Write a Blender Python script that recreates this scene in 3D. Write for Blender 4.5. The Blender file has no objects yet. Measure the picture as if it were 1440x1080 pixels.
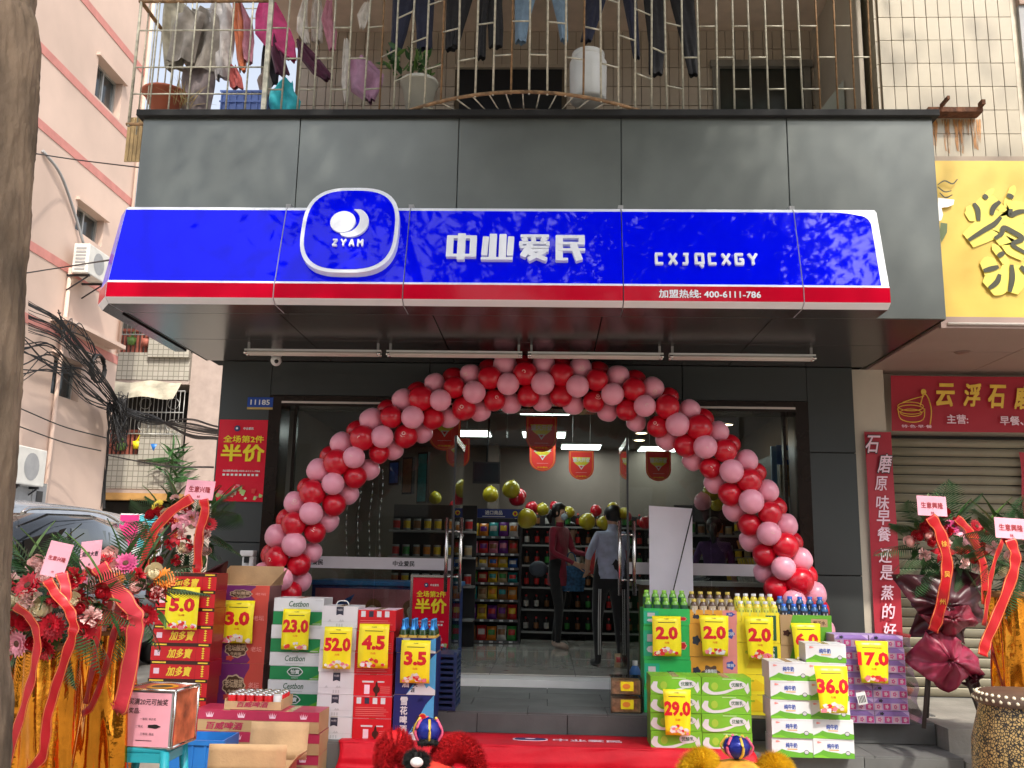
import bpy, math, random
from math import sin, cos, pi, radians
from mathutils import Vector, Matrix
random.seed(7)
S = bpy.context.scene
COL = S.collection
# ---------------------------------------------------------------- camera
F = 1300.0
PITCH, YAW, ROLL, EYE = radians(10.8), radians(2.3), radians(1.1), 1.5
FW = Vector((-sin(YAW)*cos(PITCH), cos(YAW)*cos(PITCH), sin(PITCH)))
RT0 = Vector((cos(YAW), sin(YAW), 0)); UP0 = RT0.cross(FW)
RT = RT0*cos(ROLL)+UP0*sin(ROLL); UP = -RT0*sin(ROLL)+UP0*cos(ROLL)
cd = bpy.data.cameras.new('camera'); cam = bpy.data.objects.new('camera', cd); COL.objects.link(cam)
cd.sensor_width = 36; cd.lens = 36*F/1440; cd.clip_start = .05; cd.clip_end = 500
mw = Matrix((RT, UP, -FW)).transposed().to_4x4(); mw.translation = (0, 0, EYE)
cam.matrix_world = mw; S.camera = cam
# ---------------------------------------------------------------- world, sun, exposure
SUN_EL, SUN_AZ = radians(50), radians(158)      # azimuth measured from +Y clockwise: behind the viewer
w = bpy.data.worlds.new('World'); S.world = w; w.use_nodes = True
nt = w.node_tree; bg = nt.nodes['Background']
sk = nt.nodes.new('ShaderNodeTexSky'); sk.sky_type = 'NISHITA'; sk.sun_disc = False
sk.sun_elevation = SUN_EL; sk.sun_rotation = SUN_AZ; sk.air_density = 1.0; sk.dust_density = 4.0; sk.ozone_density = .6
hs_ = nt.nodes.new('ShaderNodeHueSaturation'); hs_.inputs['Saturation'].default_value = .42; hs_.inputs['Value'].default_value = 1.25     # hazy pale sky
nt.links.new(sk.outputs[0], hs_.inputs['Color']); nt.links.new(hs_.outputs[0], bg.inputs[0]); bg.inputs[1].default_value = .15
ld = bpy.data.lights.new('sun', 'SUN'); ld.energy = 2.2; ld.angle = radians(1.2); ld.color = (1, .93, .82)
sun = bpy.data.objects.new('sun', ld); COL.objects.link(sun); sun.location = (0, -10, 20)
sd = Vector((sin(SUN_AZ)*cos(SUN_EL), cos(SUN_AZ)*cos(SUN_EL), sin(SUN_EL)))
sun.rotation_euler = sd.to_track_quat('Z', 'Y').to_euler()
S.view_settings.view_transform = 'Standard'; S.view_settings.look = 'None'
S.view_settings.gamma = 1; S.view_settings.use_curve_mapping = False
S.view_settings.exposure = .85
S.cycles.max_bounces = 8; S.cycles.transparent_max_bounces = 16
S.cycles.use_denoising = True

# ---------------------------------------------------------------- helpers
def ray(px, py): return RT*((px-720)/F) + UP*((540-py)/F) + FW
def A(px, py, Y): d = ray(px, py); return Vector((0, 0, EYE)) + d*(Y/d.y)      # point of the plane y = Y
def AZ(px, py, z): d = ray(px, py); return Vector((0, 0, EYE)) + d*((z-EYE)/d.z)
def AX(px, py, x): d = ray(px, py); return Vector((0, 0, EYE)) + d*(x/d.x)
def lin(c):
    if isinstance(c, str):
        c = c.lstrip('#'); c = [int(c[i:i+2], 16)/255 for i in (0, 2, 4)]
        return tuple(((v+.055)/1.055)**2.4 if v > .04045 else v/12.92 for v in c)
    return tuple(c)
MATS = {}
def mat(name, col, rough=.5, metal=0, var=.12, scale=5, bump=0, bs=40, spec=.5, coat=0, emit=0, trans=0, stretch=None, sheen=0):
    if name in MATS: return MATS[name]
    m = bpy.data.materials.new(name); m.use_nodes = True; n = m.node_tree.nodes; L = m.node_tree.links
    b = n['Principled BSDF']; c = lin(col)
    tc = n.new('ShaderNodeTexCoord'); mp = n.new('ShaderNodeMapping'); L.new(tc.outputs['Object'], mp.inputs[0])
    if stretch: mp.inputs['Scale'].default_value = stretch
    if var:
        nz = n.new('ShaderNodeTexNoise'); nz.inputs['Scale'].default_value = scale; nz.inputs['Detail'].default_value = 5
        mx = n.new('ShaderNodeMix'); mx.data_type = 'RGBA'; rp = n.new('ShaderNodeMapRange')
        rp.inputs[1].default_value = .3; rp.inputs[2].default_value = .7
        L.new(mp.outputs[0], nz.inputs['Vector']); L.new(nz.outputs['Fac'], rp.inputs[0]); L.new(rp.outputs[0], mx.inputs['Factor'])
        mx.inputs['A'].default_value = (*[v*(1-var) for v in c], 1); mx.inputs['B'].default_value = (*[min(1, v*(1+var)) for v in c], 1)
        L.new(mx.outputs['Result'], b.inputs['Base Color'])
    else: b.inputs['Base Color'].default_value = (*c, 1)
    if bump:
        n2 = n.new('ShaderNodeTexNoise'); n2.inputs['Scale'].default_value = bs; n2.inputs['Detail'].default_value = 4
        L.new(mp.outputs[0], n2.inputs['Vector']); bp = n.new('ShaderNodeBump'); bp.inputs['Strength'].default_value = bump; bp.inputs['Distance'].default_value = .02
        L.new(n2.outputs['Fac'], bp.inputs['Height']); L.new(bp.outputs[0], b.inputs['Normal'])
    b.inputs['Roughness'].default_value = rough; b.inputs['Metallic'].default_value = metal
    b.inputs['Specular IOR Level'].default_value = spec; b.inputs['Coat Weight'].default_value = coat; b.inputs['Coat Roughness'].default_value = .05
    b.inputs['Sheen Weight'].default_value = sheen
    if trans: b.inputs['Transmission Weight'].default_value = trans
    if emit:
        b.inputs['Emission Color'].default_value = (*c, 1); b.inputs['Emission Strength'].default_value = emit
    MATS[name] = m; return m
def glass(name, tint=(.8, .85, .85), refl=1.0, rough=0.0):
    m = bpy.data.materials.new(name); m.use_nodes = True; n = m.node_tree.nodes; L = m.node_tree.links
    n.remove(n['Principled BSDF']); o = n['Material Output']
    t = n.new('ShaderNodeBsdfTransparent'); t.inputs[0].default_value = (*tint, 1)
    g = n.new('ShaderNodeBsdfGlossy'); g.inputs['Roughness'].default_value = rough
    f = n.new('ShaderNodeFresnel'); f.inputs[0].default_value = 1.5
    mm = n.new('ShaderNodeMath'); mm.operation = 'MULTIPLY'; mm.inputs[1].default_value = refl; L.new(f.outputs[0], mm.inputs[0])
    x = n.new('ShaderNodeMixShader'); L.new(mm.outputs[0], x.inputs[0]); L.new(t.outputs[0], x.inputs[1]); L.new(g.outputs[0], x.inputs[2])
    L.new(x.outputs[0], o.inputs[0]); MATS[name] = m; return m
TXT = {}
def txt_mesh(s, bold, shear):
    k = (s, bold, shear)
    if k not in TXT:
        c = bpy.data.curves.new('t', 'FONT'); c.body = s; c.resolution_u = 2; c.offset = bold; c.shear = shear
        o = bpy.data.objects.new('t', c); COL.objects.link(o)
        dg = bpy.context.evaluated_depsgraph_get(); m = bpy.data.meshes.new_from_object(o.evaluated_get(dg))
        vs = [(v.co.x, v.co.y) for v in m.vertices]; fs = [tuple(p.vertices) for p in m.polygons]
        bpy.data.objects.remove(o); bpy.data.curves.remove(c); bpy.data.meshes.remove(m)
        xs = [v[0] for v in vs]; ys = [v[1] for v in vs]
        TXT[k] = (vs, fs, min(xs), max(xs), min(ys), max(ys))
    return TXT[k]
def spline(pts, n=6):
    P = [Vector(p) for p in pts]; P = [P[0]*2-P[1]] + P + [P[-1]*2-P[-2]]; out = []
    for i in range(1, len(P)-2):
        a, b, c, d = P[i-1:i+3]
        for k in range(n):
            t = k/n; out.append(.5*((2*b)+(c-a)*t+(2*a-5*b+4*c-d)*t*t+(3*b-a-3*c+d)*t**3))
    out.append(P[-2]); return out
class MB:
    def __init__(s): s.v = []; s.f = []; s.m = []; s.mats = []; s.sm = []
    def mi(s, m):
        if m not in s.mats: s.mats.append(m)
        return s.mats.index(m)
    def face(s, idx, m, sm=False): s.f.append(idx); s.m.append(s.mi(m)); s.sm.append(sm)
    def poly(s, pts, m, sm=False):
        b = len(s.v); s.v += [tuple(p) for p in pts]; s.face(tuple(range(b, b+len(pts))), m, sm); return s
    def box(s, x0, x1, y0, y1, z0, z1, m, front=None, top=None, side=None):
        b = len(s.v)
        s.v += [(x0, y0, z0), (x1, y0, z0), (x1, y1, z0), (x0, y1, z0), (x0, y0, z1), (x1, y0, z1), (x1, y1, z1), (x0, y1, z1)]
        for q, mm in (((0, 1, 5, 4), front), ((2, 3, 7, 6), None), ((4, 5, 6, 7), top), ((3, 2, 1, 0), None), ((1, 2, 6, 5), side), ((3, 0, 4, 7), side)):
            s.face(tuple(b+i for i in q), mm or m)
        return s
    def tube(s, pts, r, m, n=8, flat=1.0, cap=True, sm=True, ref=None):
        P = [Vector(p) for p in pts]; rs = r if isinstance(r, (list, tuple)) else [r]*len(P); b = len(s.v)
        for i, p in enumerate(P):
            t = (P[min(i+1, len(P)-1)]-P[max(i-1, 0)]).normalized()
            u = Vector(ref) if ref else (Vector((0, 0, 1)) if abs(t.z) < .9 else Vector((0, 1, 0)))
            a = t.cross(u).normalized(); c = a.cross(t)
            for k in range(n):
                g = 2*pi*k/n; q = p + a*(cos(g)*rs[i]) + c*(sin(g)*rs[i]*flat); s.v.append(tuple(q))
        for i in range(len(P)-1):
            for k in range(n):
                k2 = (k+1) % n; s.face((b+i*n+k, b+(i+1)*n+k, b+(i+1)*n+k2, b+i*n+k2), m, sm)
        if cap:
            s.face(tuple(b+k for k in range(n)), m); s.face(tuple(b+(len(P)-1)*n+n-1-k for k in range(n)), m)
        return s
    def lathe(s, c, prof, m, n=16, sm=True, ax='z'):
        b = len(s.v); c = Vector(c); mats = m if isinstance(m, list) else [m]*(len(prof)-1)
        for (r, z) in prof:
            for k in range(n):
                g = 2*pi*k/n
                q = (cos(g)*r, sin(g)*r, z) if ax == 'z' else (cos(g)*r, z, sin(g)*r)
                s.v.append(tuple(c+Vector(q)))
        for i in range(len(prof)-1):
            for k in range(n):
                k2 = (k+1) % n
                q = (b+i*n+k, b+i*n+k2, b+(i+1)*n+k2, b+(i+1)*n+k)
                s.face(q if ax == 'z' else q[::-1], mats[i], sm)
        return s
    def ell(s, c, rx, ry, rz, m, nu=12, nv=8):
        b = len(s.v); c = Vector(c)
        for j in range(nv+1):
            a = pi*j/nv
            for k in range(nu):
                g = 2*pi*k/nu; s.v.append((c.x+rx*sin(a)*cos(g), c.y+ry*sin(a)*sin(g), c.z-rz*cos(a)))
        for j in range(nv):
            for k in range(nu):
                k2 = (k+1) % nu; s.face((b+j*nu+k, b+j*nu+k2, b+(j+1)*nu+k2, b+(j+1)*nu+k), m, True)
        return s
    def prism(s, pts, y0, y1, m, side=None):      # outline given counter-clockwise in x,z seen from the front (-y)
        b = len(s.v); n = len(pts)
        s.v += [(p[0], y0, p[1]) for p in pts] + [(p[0], y1, p[1]) for p in pts]
        s.face(tuple(range(b, b+n)), m); s.face(tuple(range(b+2*n-1, b+n-1, -1)), m)
        for i in range(n): j = (i+1) % n; s.face((b+j, b+i, b+n+i, b+n+j), side or m)
        return s
    def grid(s, fn, nu, nv, m, sm=True):
        b = len(s.v)
        for j in range(nv+1):
            for i in range(nu+1): s.v.append(tuple(fn(i/nu, j/nv)))
        for j in range(nv):
            for i in range(nu):
                a = b+j*(nu+1)+i; s.face((a, a+1, a+nu+2, a+nu+1), m(i/nu, j/nv) if callable(m) else m, sm)
        return s
    def text(s, t, x, z, h, m, w=None, y=0, bold=.0, shear=0, maxw=None):   # centred at x,z, cap height h
        cjk = bold > 0 and any(ord(c_) > 0x2e80 for c_ in t); bq = bold; bold = 0.0 if cjk else bold
        vs, fs, x0, x1, z0, z1 = txt_mesh(t, bold, shear); sz = h/(z1-z0); sx = w/(x1-x0) if w else sz
        if maxw and sx*(x1-x0) > maxw: sx = maxw/(x1-x0)
        cx, cz = (x0+x1)/2, (z0+z1)/2; e = min(bq, .04)*.8
        for k, (dx, dz) in enumerate([(-e, -e), (e, -e), (-e, e), (e, e)] if cjk else [(0, 0)]):     # heavier weight for the ideographs
            b = len(s.v); s.v += [(x+(a-cx+dx)*sx, y-k*1.5e-4, z+(c-cz+dz)*sz) for a, c in vs]
            for q in fs: s.face(tuple(b+i for i in q), m)
        return s
    def rect(s, x0, x1, z0, z1, m, y=0): return s.poly([(x0, y, z0), (x1, y, z0), (x1, y, z1), (x0, y, z1)], m)
    def disc(s, x, z, rx, rz, m, y=0, n=20): return s.poly([(x+rx*cos(2*pi*k/n), y, z+rz*sin(2*pi*k/n)) for k in range(n)], m)
    def blob(s, x, z, rx, rz, m, y=0, k=7, amp=.12, n=36):
        return s.poly([(x+rx*(1+amp*cos(k*2*pi*i/n))*cos(2*pi*i/n), y, z+rz*(1+amp*cos(k*2*pi*i/n))*sin(2*pi*i/n)) for i in range(n)], m)
    def xf(s, M, start=0):
        for i in range(start, len(s.v)): s.v[i] = tuple(M @ Vector(s.v[i]))
        return s
    def mesh(s, name):
        me = bpy.data.meshes.new(name); me.from_pydata(s.v, [], s.f)
        for m in s.mats: me.materials.append(m)
        me.polygons.foreach_set('material_index', s.m); me.polygons.foreach_set('use_smooth', s.sm); me.update(); return me
    def build(s, name, parent=None, loc=None, rot=None, world=True):
        o = bpy.data.objects.new(name, s.mesh(name)); COL.objects.link(o)
        if parent:
            o.parent = parent
            if world and loc is None: o.location = -parent.location
        if loc is not None: o.location = loc
        if rot: o.rotation_euler = rot
        return o
def tag(o, label=None, cat=None, group=None, kind=None):
    if label: o['label'] = label
    if cat: o['category'] = cat
    if group: o['group'] = group
    if kind: o['kind'] = kind
    return o
def thing(name, label, cat, loc=(0, 0, 0), rot=None, group=None):
    o = bpy.data.objects.new(name, None); COL.objects.link(o); o.location = loc; o.empty_display_size = .1
    if rot: o.rotation_euler = rot
    return tag(o, label, cat, group)
def inst(me, name, parent=None, loc=(0, 0, 0), rot=None, sc=None):
    o = bpy.data.objects.new(name, me); COL.objects.link(o); o.parent = parent; o.location = loc
    if rot: o.rotation_euler = rot
    if sc: o.scale = sc if isinstance(sc, (tuple, list)) else (sc, sc, sc)
    return o
def struct(o): o['kind'] = 'structure'; return o
def bevel(o, wd=.006, seg=2):
    b = o.modifiers.new('bevel', 'BEVEL'); b.width = wd; b.segments = seg; b.limit_method = 'ANGLE'; return o
def rr(x0, x1, z0, z1, r, n=6):   # rounded rectangle outline, counter-clockwise
    out = []
    for cx, cz, a0 in ((x1-r, z0+r, -90), (x1-r, z1-r, 0), (x0+r, z1-r, 90), (x0+r, z0+r, 180)):
        for k in range(n+1):
            a = radians(a0+90*k/n); out.append((cx+r*cos(a), cz+r*sin(a)))
    return out
R3 = lambda x=0, y=0, z=0: (radians(x), radians(y), radians(z))
ru = random.uniform
# ---------------------------------------------------------------- palette
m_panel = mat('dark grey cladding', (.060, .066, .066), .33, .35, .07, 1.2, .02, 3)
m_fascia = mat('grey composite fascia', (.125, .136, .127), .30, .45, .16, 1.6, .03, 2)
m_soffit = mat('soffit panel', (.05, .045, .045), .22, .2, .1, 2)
m_joint = mat('black joint', (.01, .01, .01), .8)
m_white = mat('white paint', (.78, .78, .78), .4, var=.04)
m_tube = mat('off white tube', (.62, .56, .52), .35, var=.04)
m_black = mat('black plastic', (.015, .015, .017), .4)
m_chrome = mat('brushed steel', (.62, .6, .58), .25, 1, .06)
m_frame = mat('brown door frame', (.030, .020, .016), .22, .5, .15, 3)
m_red = mat('red print', (.62, .008, .02), .4, var=.08)
m_redd = mat('dark red', (.30, .008, .015), .5)
m_yel = mat('yellow print', (.90, .72, .01), .45, var=.05)
m_gold = mat('gold print', (.85, .55, .08), .35, .2)
m_pinkc = mat('pink card', (.80, .36, .45), .6, var=.1)
m_kraft = mat('kraft cardboard', (.50, .32, .17), .75, var=.10, scale=9, bump=.1, bs=60)
m_kraftd = mat('kraft cardboard dark', (.40, .23, .12), .8, var=.10)
m_skin = mat('skin', (.55, .32, .22), .5, var=.05)
m_navy = mat('navy', (.012, .02, .12), .5)
m_orange = mat('orange', (.85, .25, .03), .5)
m_green = mat('green print', (.03, .32, .06), .45)
m_leaf = mat('leaf green', (.028, .085, .020), .45, var=.45, scale=14, spec=.4)
m_leaf2 = mat('pale leaf', (.10, .19, .04), .5, var=.35, scale=14)
m_palm = mat('palm green', (.03, .085, .03), .4, var=.4, scale=10)
m_glass = glass('shop glass', (.84, .86, .84), .9)
m_film = mat('frosted film', (.62, .58, .62), .6, var=.03)
m_grey = mat('grey plastic', (.3, .3, .3), .5)
m_pinkl = mat('pale pink', (.85, .55, .6), .5)
# ================================================================ STRUCTURE
WY, GY, FY, SZ, XL, XR, FZ = 8.75, 8.95, 6.95, 3.37, -3.19, 2.89, .43
# ground
m_street = mat('street concrete', (.34, .31, .26), .9, var=.22, scale=1.4, bump=.25, bs=30)
m_slab = mat('worn concrete', (.26, .245, .215), .85, var=.25, scale=2.5, bump=.3, bs=25)
m_stone = mat('dark stone tile', (.085, .088, .088), .55, var=.25, scale=3, bump=.08, bs=40)
m_stone2 = mat('grey stone tile', (.12, .122, .12), .55, var=.25, scale=3, bump=.08, bs=40)
b = MB(); b.poly([(-80, -80, 0), (80, -80, 0), (80, 80, 0), (-80, 80, 0)], m_street); struct(b.build('ground'))
# entrance steps with single stone tiles
b = MB(); b.box(-2.6, 2.95, 7.0, 7.50, -.2, .178, m_joint); b.box(-2.6, 2.95, 7.47, 8.93, -.2, .338, m_joint)
steps = struct(b.build('entrance_steps'))
def tiles(parent, x0, x1, nx, y0, y1, ny, z, th, m, stag=0, gap=.003, name='stone_tile'):
    tx, ty = (x1-x0)/nx, (y1-y0)/ny; mb = MB(); mb.box(-tx/2+gap, tx/2-gap, -ty/2+gap, ty/2-gap, 0, th, m); me = mb.mesh(name)
    for j in range(ny):
        for i in range(nx):
            inst(me, name, parent, (x0+(i+.5+(stag if j % 2 else 0))*tx, y0+(j+.5)*ty, z+ru(-.001, .001)))
tiles(steps, -2.6, 2.95, 9, 6.99, 7.47, 1, .178, .014, m_stone2)
tiles(steps, -2.6, 2.95, 9, 7.46, 8.90, 4, .338, .014, m_stone, .25)
def risers(parent, x0, x1, nx, y, z0, z1, m, off=0):
    tx = (x1-x0)/nx; mb = MB(); mb.box(-tx/2+.003, tx/2-.003, -.012, 0, z0, z1, m); me = mb.mesh('riser_tile')
    for i in range(nx): inst(me, 'riser_tile', parent, (x0+(i+.5)*tx+off, y, 0))
risers(steps, -2.6, 2.95, 8, 7.468, .196, .338, m_stone); risers(steps, -2.6, 2.95, 8, 6.998, .01, .178, m_stone2)
# concrete apron before the neighbouring shop
b = MB(); b.box(2.96, 9, 7.25, 9.2, -.2, .345, m_slab); b.box(2.96, 9, 6.75, 7.25, -.2, .17, m_slab)
b.box(-9, -2.62, 7.6, 8.7, -.2, .10, m_slab)
struct(b.build('concrete_apron'))
# ---------------------------------------------------------------- shop shell
shop = thing('convenience_store', 'grey clad corner shop with glass front under a deep canopy', 'shop', (0, WY, 0))
def panel(x0, x1, y0, y1, z0, z1, m, name, parent=None, lab=None):
    mb = MB(); mb.box(x0, x1, y0, y1, z0, z1, m); o = mb.build(name, parent or shop); bevel(o, .003, 1); return o
g = .004
# pillars
for x0, x1, zs in ((XL, -2.70, (.1, 1.62, 2.62, SZ)), (2.46, XR, (.1, 1.42, 2.55, SZ))):
    b = MB(); b.box(x0+.01, x1-.01, WY+.02, WY+.35, 0, SZ, m_joint); b.build('pillar_core', shop)
    for z0, z1 in zip(zs, zs[1:]): panel(x0, x1, WY, WY+.34, z0+g, z1-g, m_panel, 'wall_panel')
# header
xs = (-2.70, -1.15, .10, 1.28, 2.46)
b = MB(); b.box(-2.70, 2.46, WY+.02, WY+.25, 3.03, SZ, m_joint); b.build('header_core', shop)
for x0, x1 in zip(xs, xs[1:]): panel(x0+g, x1-g, WY, WY+.24, 3.035, SZ-.004, m_panel, 'wall_panel')
# door and window frames
fz0, fz1 = FZ, 3.03
b = MB(); b.box(-2.70, -2.58, WY-.01, WY+.30, .34, fz1, m_frame); b.build('frame_post', shop)
b = MB(); b.box(2.34, 2.46, WY-.01, WY+.30, .34, fz1, m_frame); b.build('frame_post', shop)
b = MB(); b.box(-2.58, 2.34, WY-.01, WY+.30, 2.93, fz1, m_frame); b.box(-2.58, 2.34, WY-.014, WY+.02, 2.955, 2.975, m_tube)
b.build('frame_head', shop)
for xa_ in (-2.50, 2.26): b = MB(); b.box(xa_, xa_+.03, GY-.03, GY+.03, FZ, 2.93, m_frame); b.build('frame_bead', shop)
for xa_, xb_ in ((-2.58, -.86), (.78, 2.34)): b = MB(); b.box(xa_, xb_, GY-.03, GY+.05, .35, .47, m_frame); b.build('frame_sill', shop)
# fixed glass
for x0, x1 in ((-2.47, -1.64), (-1.632, -.87), (-.862, -.40), (-.392, .775), (.783, 1.55), (1.558, 2.26)):
    z0 = 2.60 if -.87 < x0 < .77 else .47
    b = MB(); b.box(x0, x1, GY-.005, GY+.005, z0, 2.93, m_glass); b.build('glass_pane', shop)
# film strip with logos on the left and right windows
for x0, x1, txts in ((-2.47, -.87, (-2.3, -1.62, )), (.783, 2.26, ())):
    b = MB(); b.box(x0, x1, GY-.009, GY-.0065, 1.395, 1.505, m_film)
    fx = b.build('film_strip', shop)
    if x0 < 0:
        for cx in (-2.24, -1.36):
            t = MB(); t.text('中业爱民', cx, 1.45, .05, m_black, y=GY-.011, bold=.03); o = t.build('lettering'); o.parent = fx; o.location = (0, 0, 0)
# white tiled riser under the doors
b = MB(); b.box(-2.6, 2.4, GY-.03, GY+.3, .34, .415, m_white); struct(b.build('threshold'))
# doors swung outward
def door(xh, sgn):
    d = MB(); d.box(xh-.006, xh+.006, 8.13, 8.93, .375, 2.58, m_glass); o = d.build('glass_door', shop)
    e = MB(); e.box(xh-.009, xh+.009, 8.118, 8.13, .375, 2.58, m_black); e.box(xh-.012, xh+.012, 8.13, 8.93, .365, .44, m_chrome); e.box(xh-.012, xh+.012, 8.13, 8.93, 2.52, 2.58, m_chrome)
    e2 = e.build('door_rail'); e2.parent = o
    for s in (-1, 1):
        h = MB(); X = xh+s*.062
        zt, zb = 1.86, 1.22
        h.tube([(X, 8.22, zb), (X, 8.22, zt)], .0165, m_chrome, 12); h.tube([(xh, 8.22, zb+.13), (X, 8.22, zb+.13)], .009, m_chrome); h.tube([(xh, 8.22, zt-.12), (X, 8.22, zt-.12)], .009, m_chrome)
        o2 = h.build('door_handle'); o2.parent = o
door(-.815, -1); door(.70, 1)
# soffit panels
SF = .004
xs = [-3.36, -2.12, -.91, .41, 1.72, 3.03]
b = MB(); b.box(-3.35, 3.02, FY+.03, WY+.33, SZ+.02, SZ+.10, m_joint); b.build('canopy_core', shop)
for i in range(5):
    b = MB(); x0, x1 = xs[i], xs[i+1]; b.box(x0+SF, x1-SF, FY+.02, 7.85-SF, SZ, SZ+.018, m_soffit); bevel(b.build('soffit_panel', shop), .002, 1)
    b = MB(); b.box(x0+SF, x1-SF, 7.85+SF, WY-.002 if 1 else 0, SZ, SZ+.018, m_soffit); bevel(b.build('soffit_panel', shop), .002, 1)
# fascia panels
FT = 5.02
xs = [-3.36, -2.05, -.75, .56, 1.88, 3.03]
b = MB(); b.box(-3.35, 3.02, FY+.02, FY+.10, SZ+.1, FT, m_joint); b.box(-3.35, 3.02, FY+.1, 8.4, FT-.12, FT-.01, m_slab); b.build('fascia_core', shop)
for x0, x1 in zip(xs, xs[1:]):
    b = MB(); b.box(x0+.003, x1-.003, FY, FY+.02, SZ, FT, m_fascia); bevel(b.build('fascia_panel', shop), .003, 1)
b = MB(); b.box(3.008, 3.03, FY+.021, WY, SZ, FT, m_fascia); b.build('side_panel', shop)
b = MB(); b.box(-3.36, -3.338, FY+.021, WY, SZ, FT, m_fascia); b.build('side_panel', shop)
b = MB(); b.box(-3.40, 3.07, FY-.05, 7.5, FT, FT+.055, m_joint); o = b.build('canopy_cap', shop); bevel(o, .004, 1)
# ---------------------------------------------------------------- light box sign
m_blue = mat('glossy blue acrylic', (.0005, .003, .72), .03, var=.02, spec=.16, emit=.10)
m_sred = mat('glossy red acrylic', (.48, .002, .02), .07, var=.02, spec=.16, emit=.04)
m_swhite = mat('white acrylic', (.80, .82, .88), .25, var=.02)
sign = thing('light_box_sign', 'long blue light box sign with red band and white lettering on the canopy', 'shop sign', (-.43, FY, 3.4))
# profile: (offset outwards, z), material of the face that starts at the point
ZT, ZB = 4.185, 3.518
prof = [(0.0, ZT+.02), (.10, ZT+.02), (.135, ZT-.015), (.30, ZB+.02), (.315, ZB), (.318, ZB-.115), (.312, ZB-.120), (.255, ZB-.152), (0, ZB-.152)]
pm = [m_swhite, m_swhite, m_blue, m_swhite, m_sred, m_swhite, m_swhite, m_soffit]
def seg(p0, p1, n0, n1, name, close=(True, True)):
    mb = MB(); n = len(prof)
    for (p, nn) in ((p0, n0), (p1, n1)):
        for o, z in prof: mb.v.append((p[0]+nn[0]*o, p[1]+nn[1]*o, z))
    for i in range(n-1): mb.face((i, i+1, n+i+1, n+i), pm[i])
    mb.face((n-1, 0, n, 2*n-1), m_joint)
    mb.face(tuple(range(n))[::-1], m_swhite); mb.face(tuple(range(n, 2*n)), m_swhite)
    return mb
y0 = FY-.004
sx = [A(p, 292, FY-.1).x for p in (176, 405, 578, 873, 1114)]
edges = [(-3.36, sx[1]), (sx[1], sx[2]), (sx[2], sx[3]), (sx[3], sx[4]), (sx[4], 2.50)]
for x0, x1 in edges:
    mb = seg((x1-.004, y0), (x0+.004, y0), (0, -1), (0, -1), 'sign_panel'); mb.build('sign_panel', sign)
# white outline along the right end with its rounded corner
def face_pt(x, t, off=.004):   # t: 0 bottom .. 1 top of the blue face
    a = Vector((x, y0-.30, ZB+.02)); c = Vector((x, y0-.135, ZT-.015)); nrm = Vector((0, -(c.z-a.z), (c.y-a.y))).normalized()
    return a.lerp(c, t) + nrm*off
tilt = math.atan2(.165, ZT-.015-ZB-.02)
b = MB(); xr = 2.495; r = .085; H = 1.0
out = [(xr-.0, .0)] + [(xr, 1.0)] + [(xr-.30, 1.0)]
inner = [(xr-.30, .998), (xr-.22, .985)] + [(xr-.055-r+r*cos(a), .955-r/.6+r/.6*sin(a)) for a in [pi/2-k*pi/2/8 for k in range(9)]] + [(xr-.055, 0)]
for i in range(len(inner)-1):
    t = i/(len(inner)-1)
    o0 = (xr-.30, 1.0) if i == 0 else (xr if i > 5 else xr-.30+.30*(i)/6, 1.0)
pts = out + inner
b.poly([face_pt(p[0], p[1]) for p in pts], m_swhite); b.build('end_trim', sign)
# chamfered left corner and return along the side
P1, P2, P3 = (-3.36, y0), (-3.40, y0+.06), (-3.40, 8.35)
nB = (-.42, -.42)
mb = seg(P2, P1, nB, (0, -1), 'c'); mb.build('corner_panel', sign)
mb = seg(P3, P2, (-.42, 0), nB, 'c'); mb.build('side_panel', sign)
# joints bolts
for x in [sx[1], sx[2], sx[3], sx[4]]:
    b = MB(); b.box(x-.02, x+.02, y0-.09, y0-.02, ZT+.021, ZT+.055, m_grey); b.build('bracket', sign)
# logo badge
def on_face(mb, x, t, lift):      # put a shape drawn in local x,z (front -y) on the slanted face
    p = face_pt(x, t, lift); return mb.xf(Matrix.Translation(p) @ Matrix.Rotation(-tilt, 4, 'X'))
def sup(rx, rz, n=48, e=2.9): return [(rx*math.copysign(abs(cos(a))**(2/e), cos(a)), rz*math.copysign(abs(sin(a))**(2/e), sin(a))) for a in [2*pi*k/n for k in range(n)]]
bx = A(489, 320, 6.62)
BX, BT = bx.x, .66
b = MB(); b.prism(sup(.375, .392), -.065, .0, m_swhite); b = on_face(b, BX, BT, 0.0); badge = b.build('badge_rim', sign)
b = MB(); b.prism(sup(.345, .362), -.069, -.0653, m_blue); on_face(b, BX, BT, 0).build('badge_face', sign)
b = MB(); b.prism([(-.055+.098*cos(2*pi*k/28), .055+.098*sin(2*pi*k/28)) for k in range(28)], -.087, -.0695, m_swhite)
on_face(b, BX, BT, 0).build('badge_disc', sign)
b = MB()
o1 = [( .010+.135*cos(radians(a)), .050+.135*sin(radians(a))) for a in range(-118, 72, 10)]
o2 = [(-.045+.120*cos(radians(a)), .068+.120*sin(radians(a))) for a in range(58, -112, -10)]
b.prism(o1+o2, -.089, -.0695, m_swhite); on_face(b, BX, BT, 0).build('badge_crescent', sign)
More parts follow.
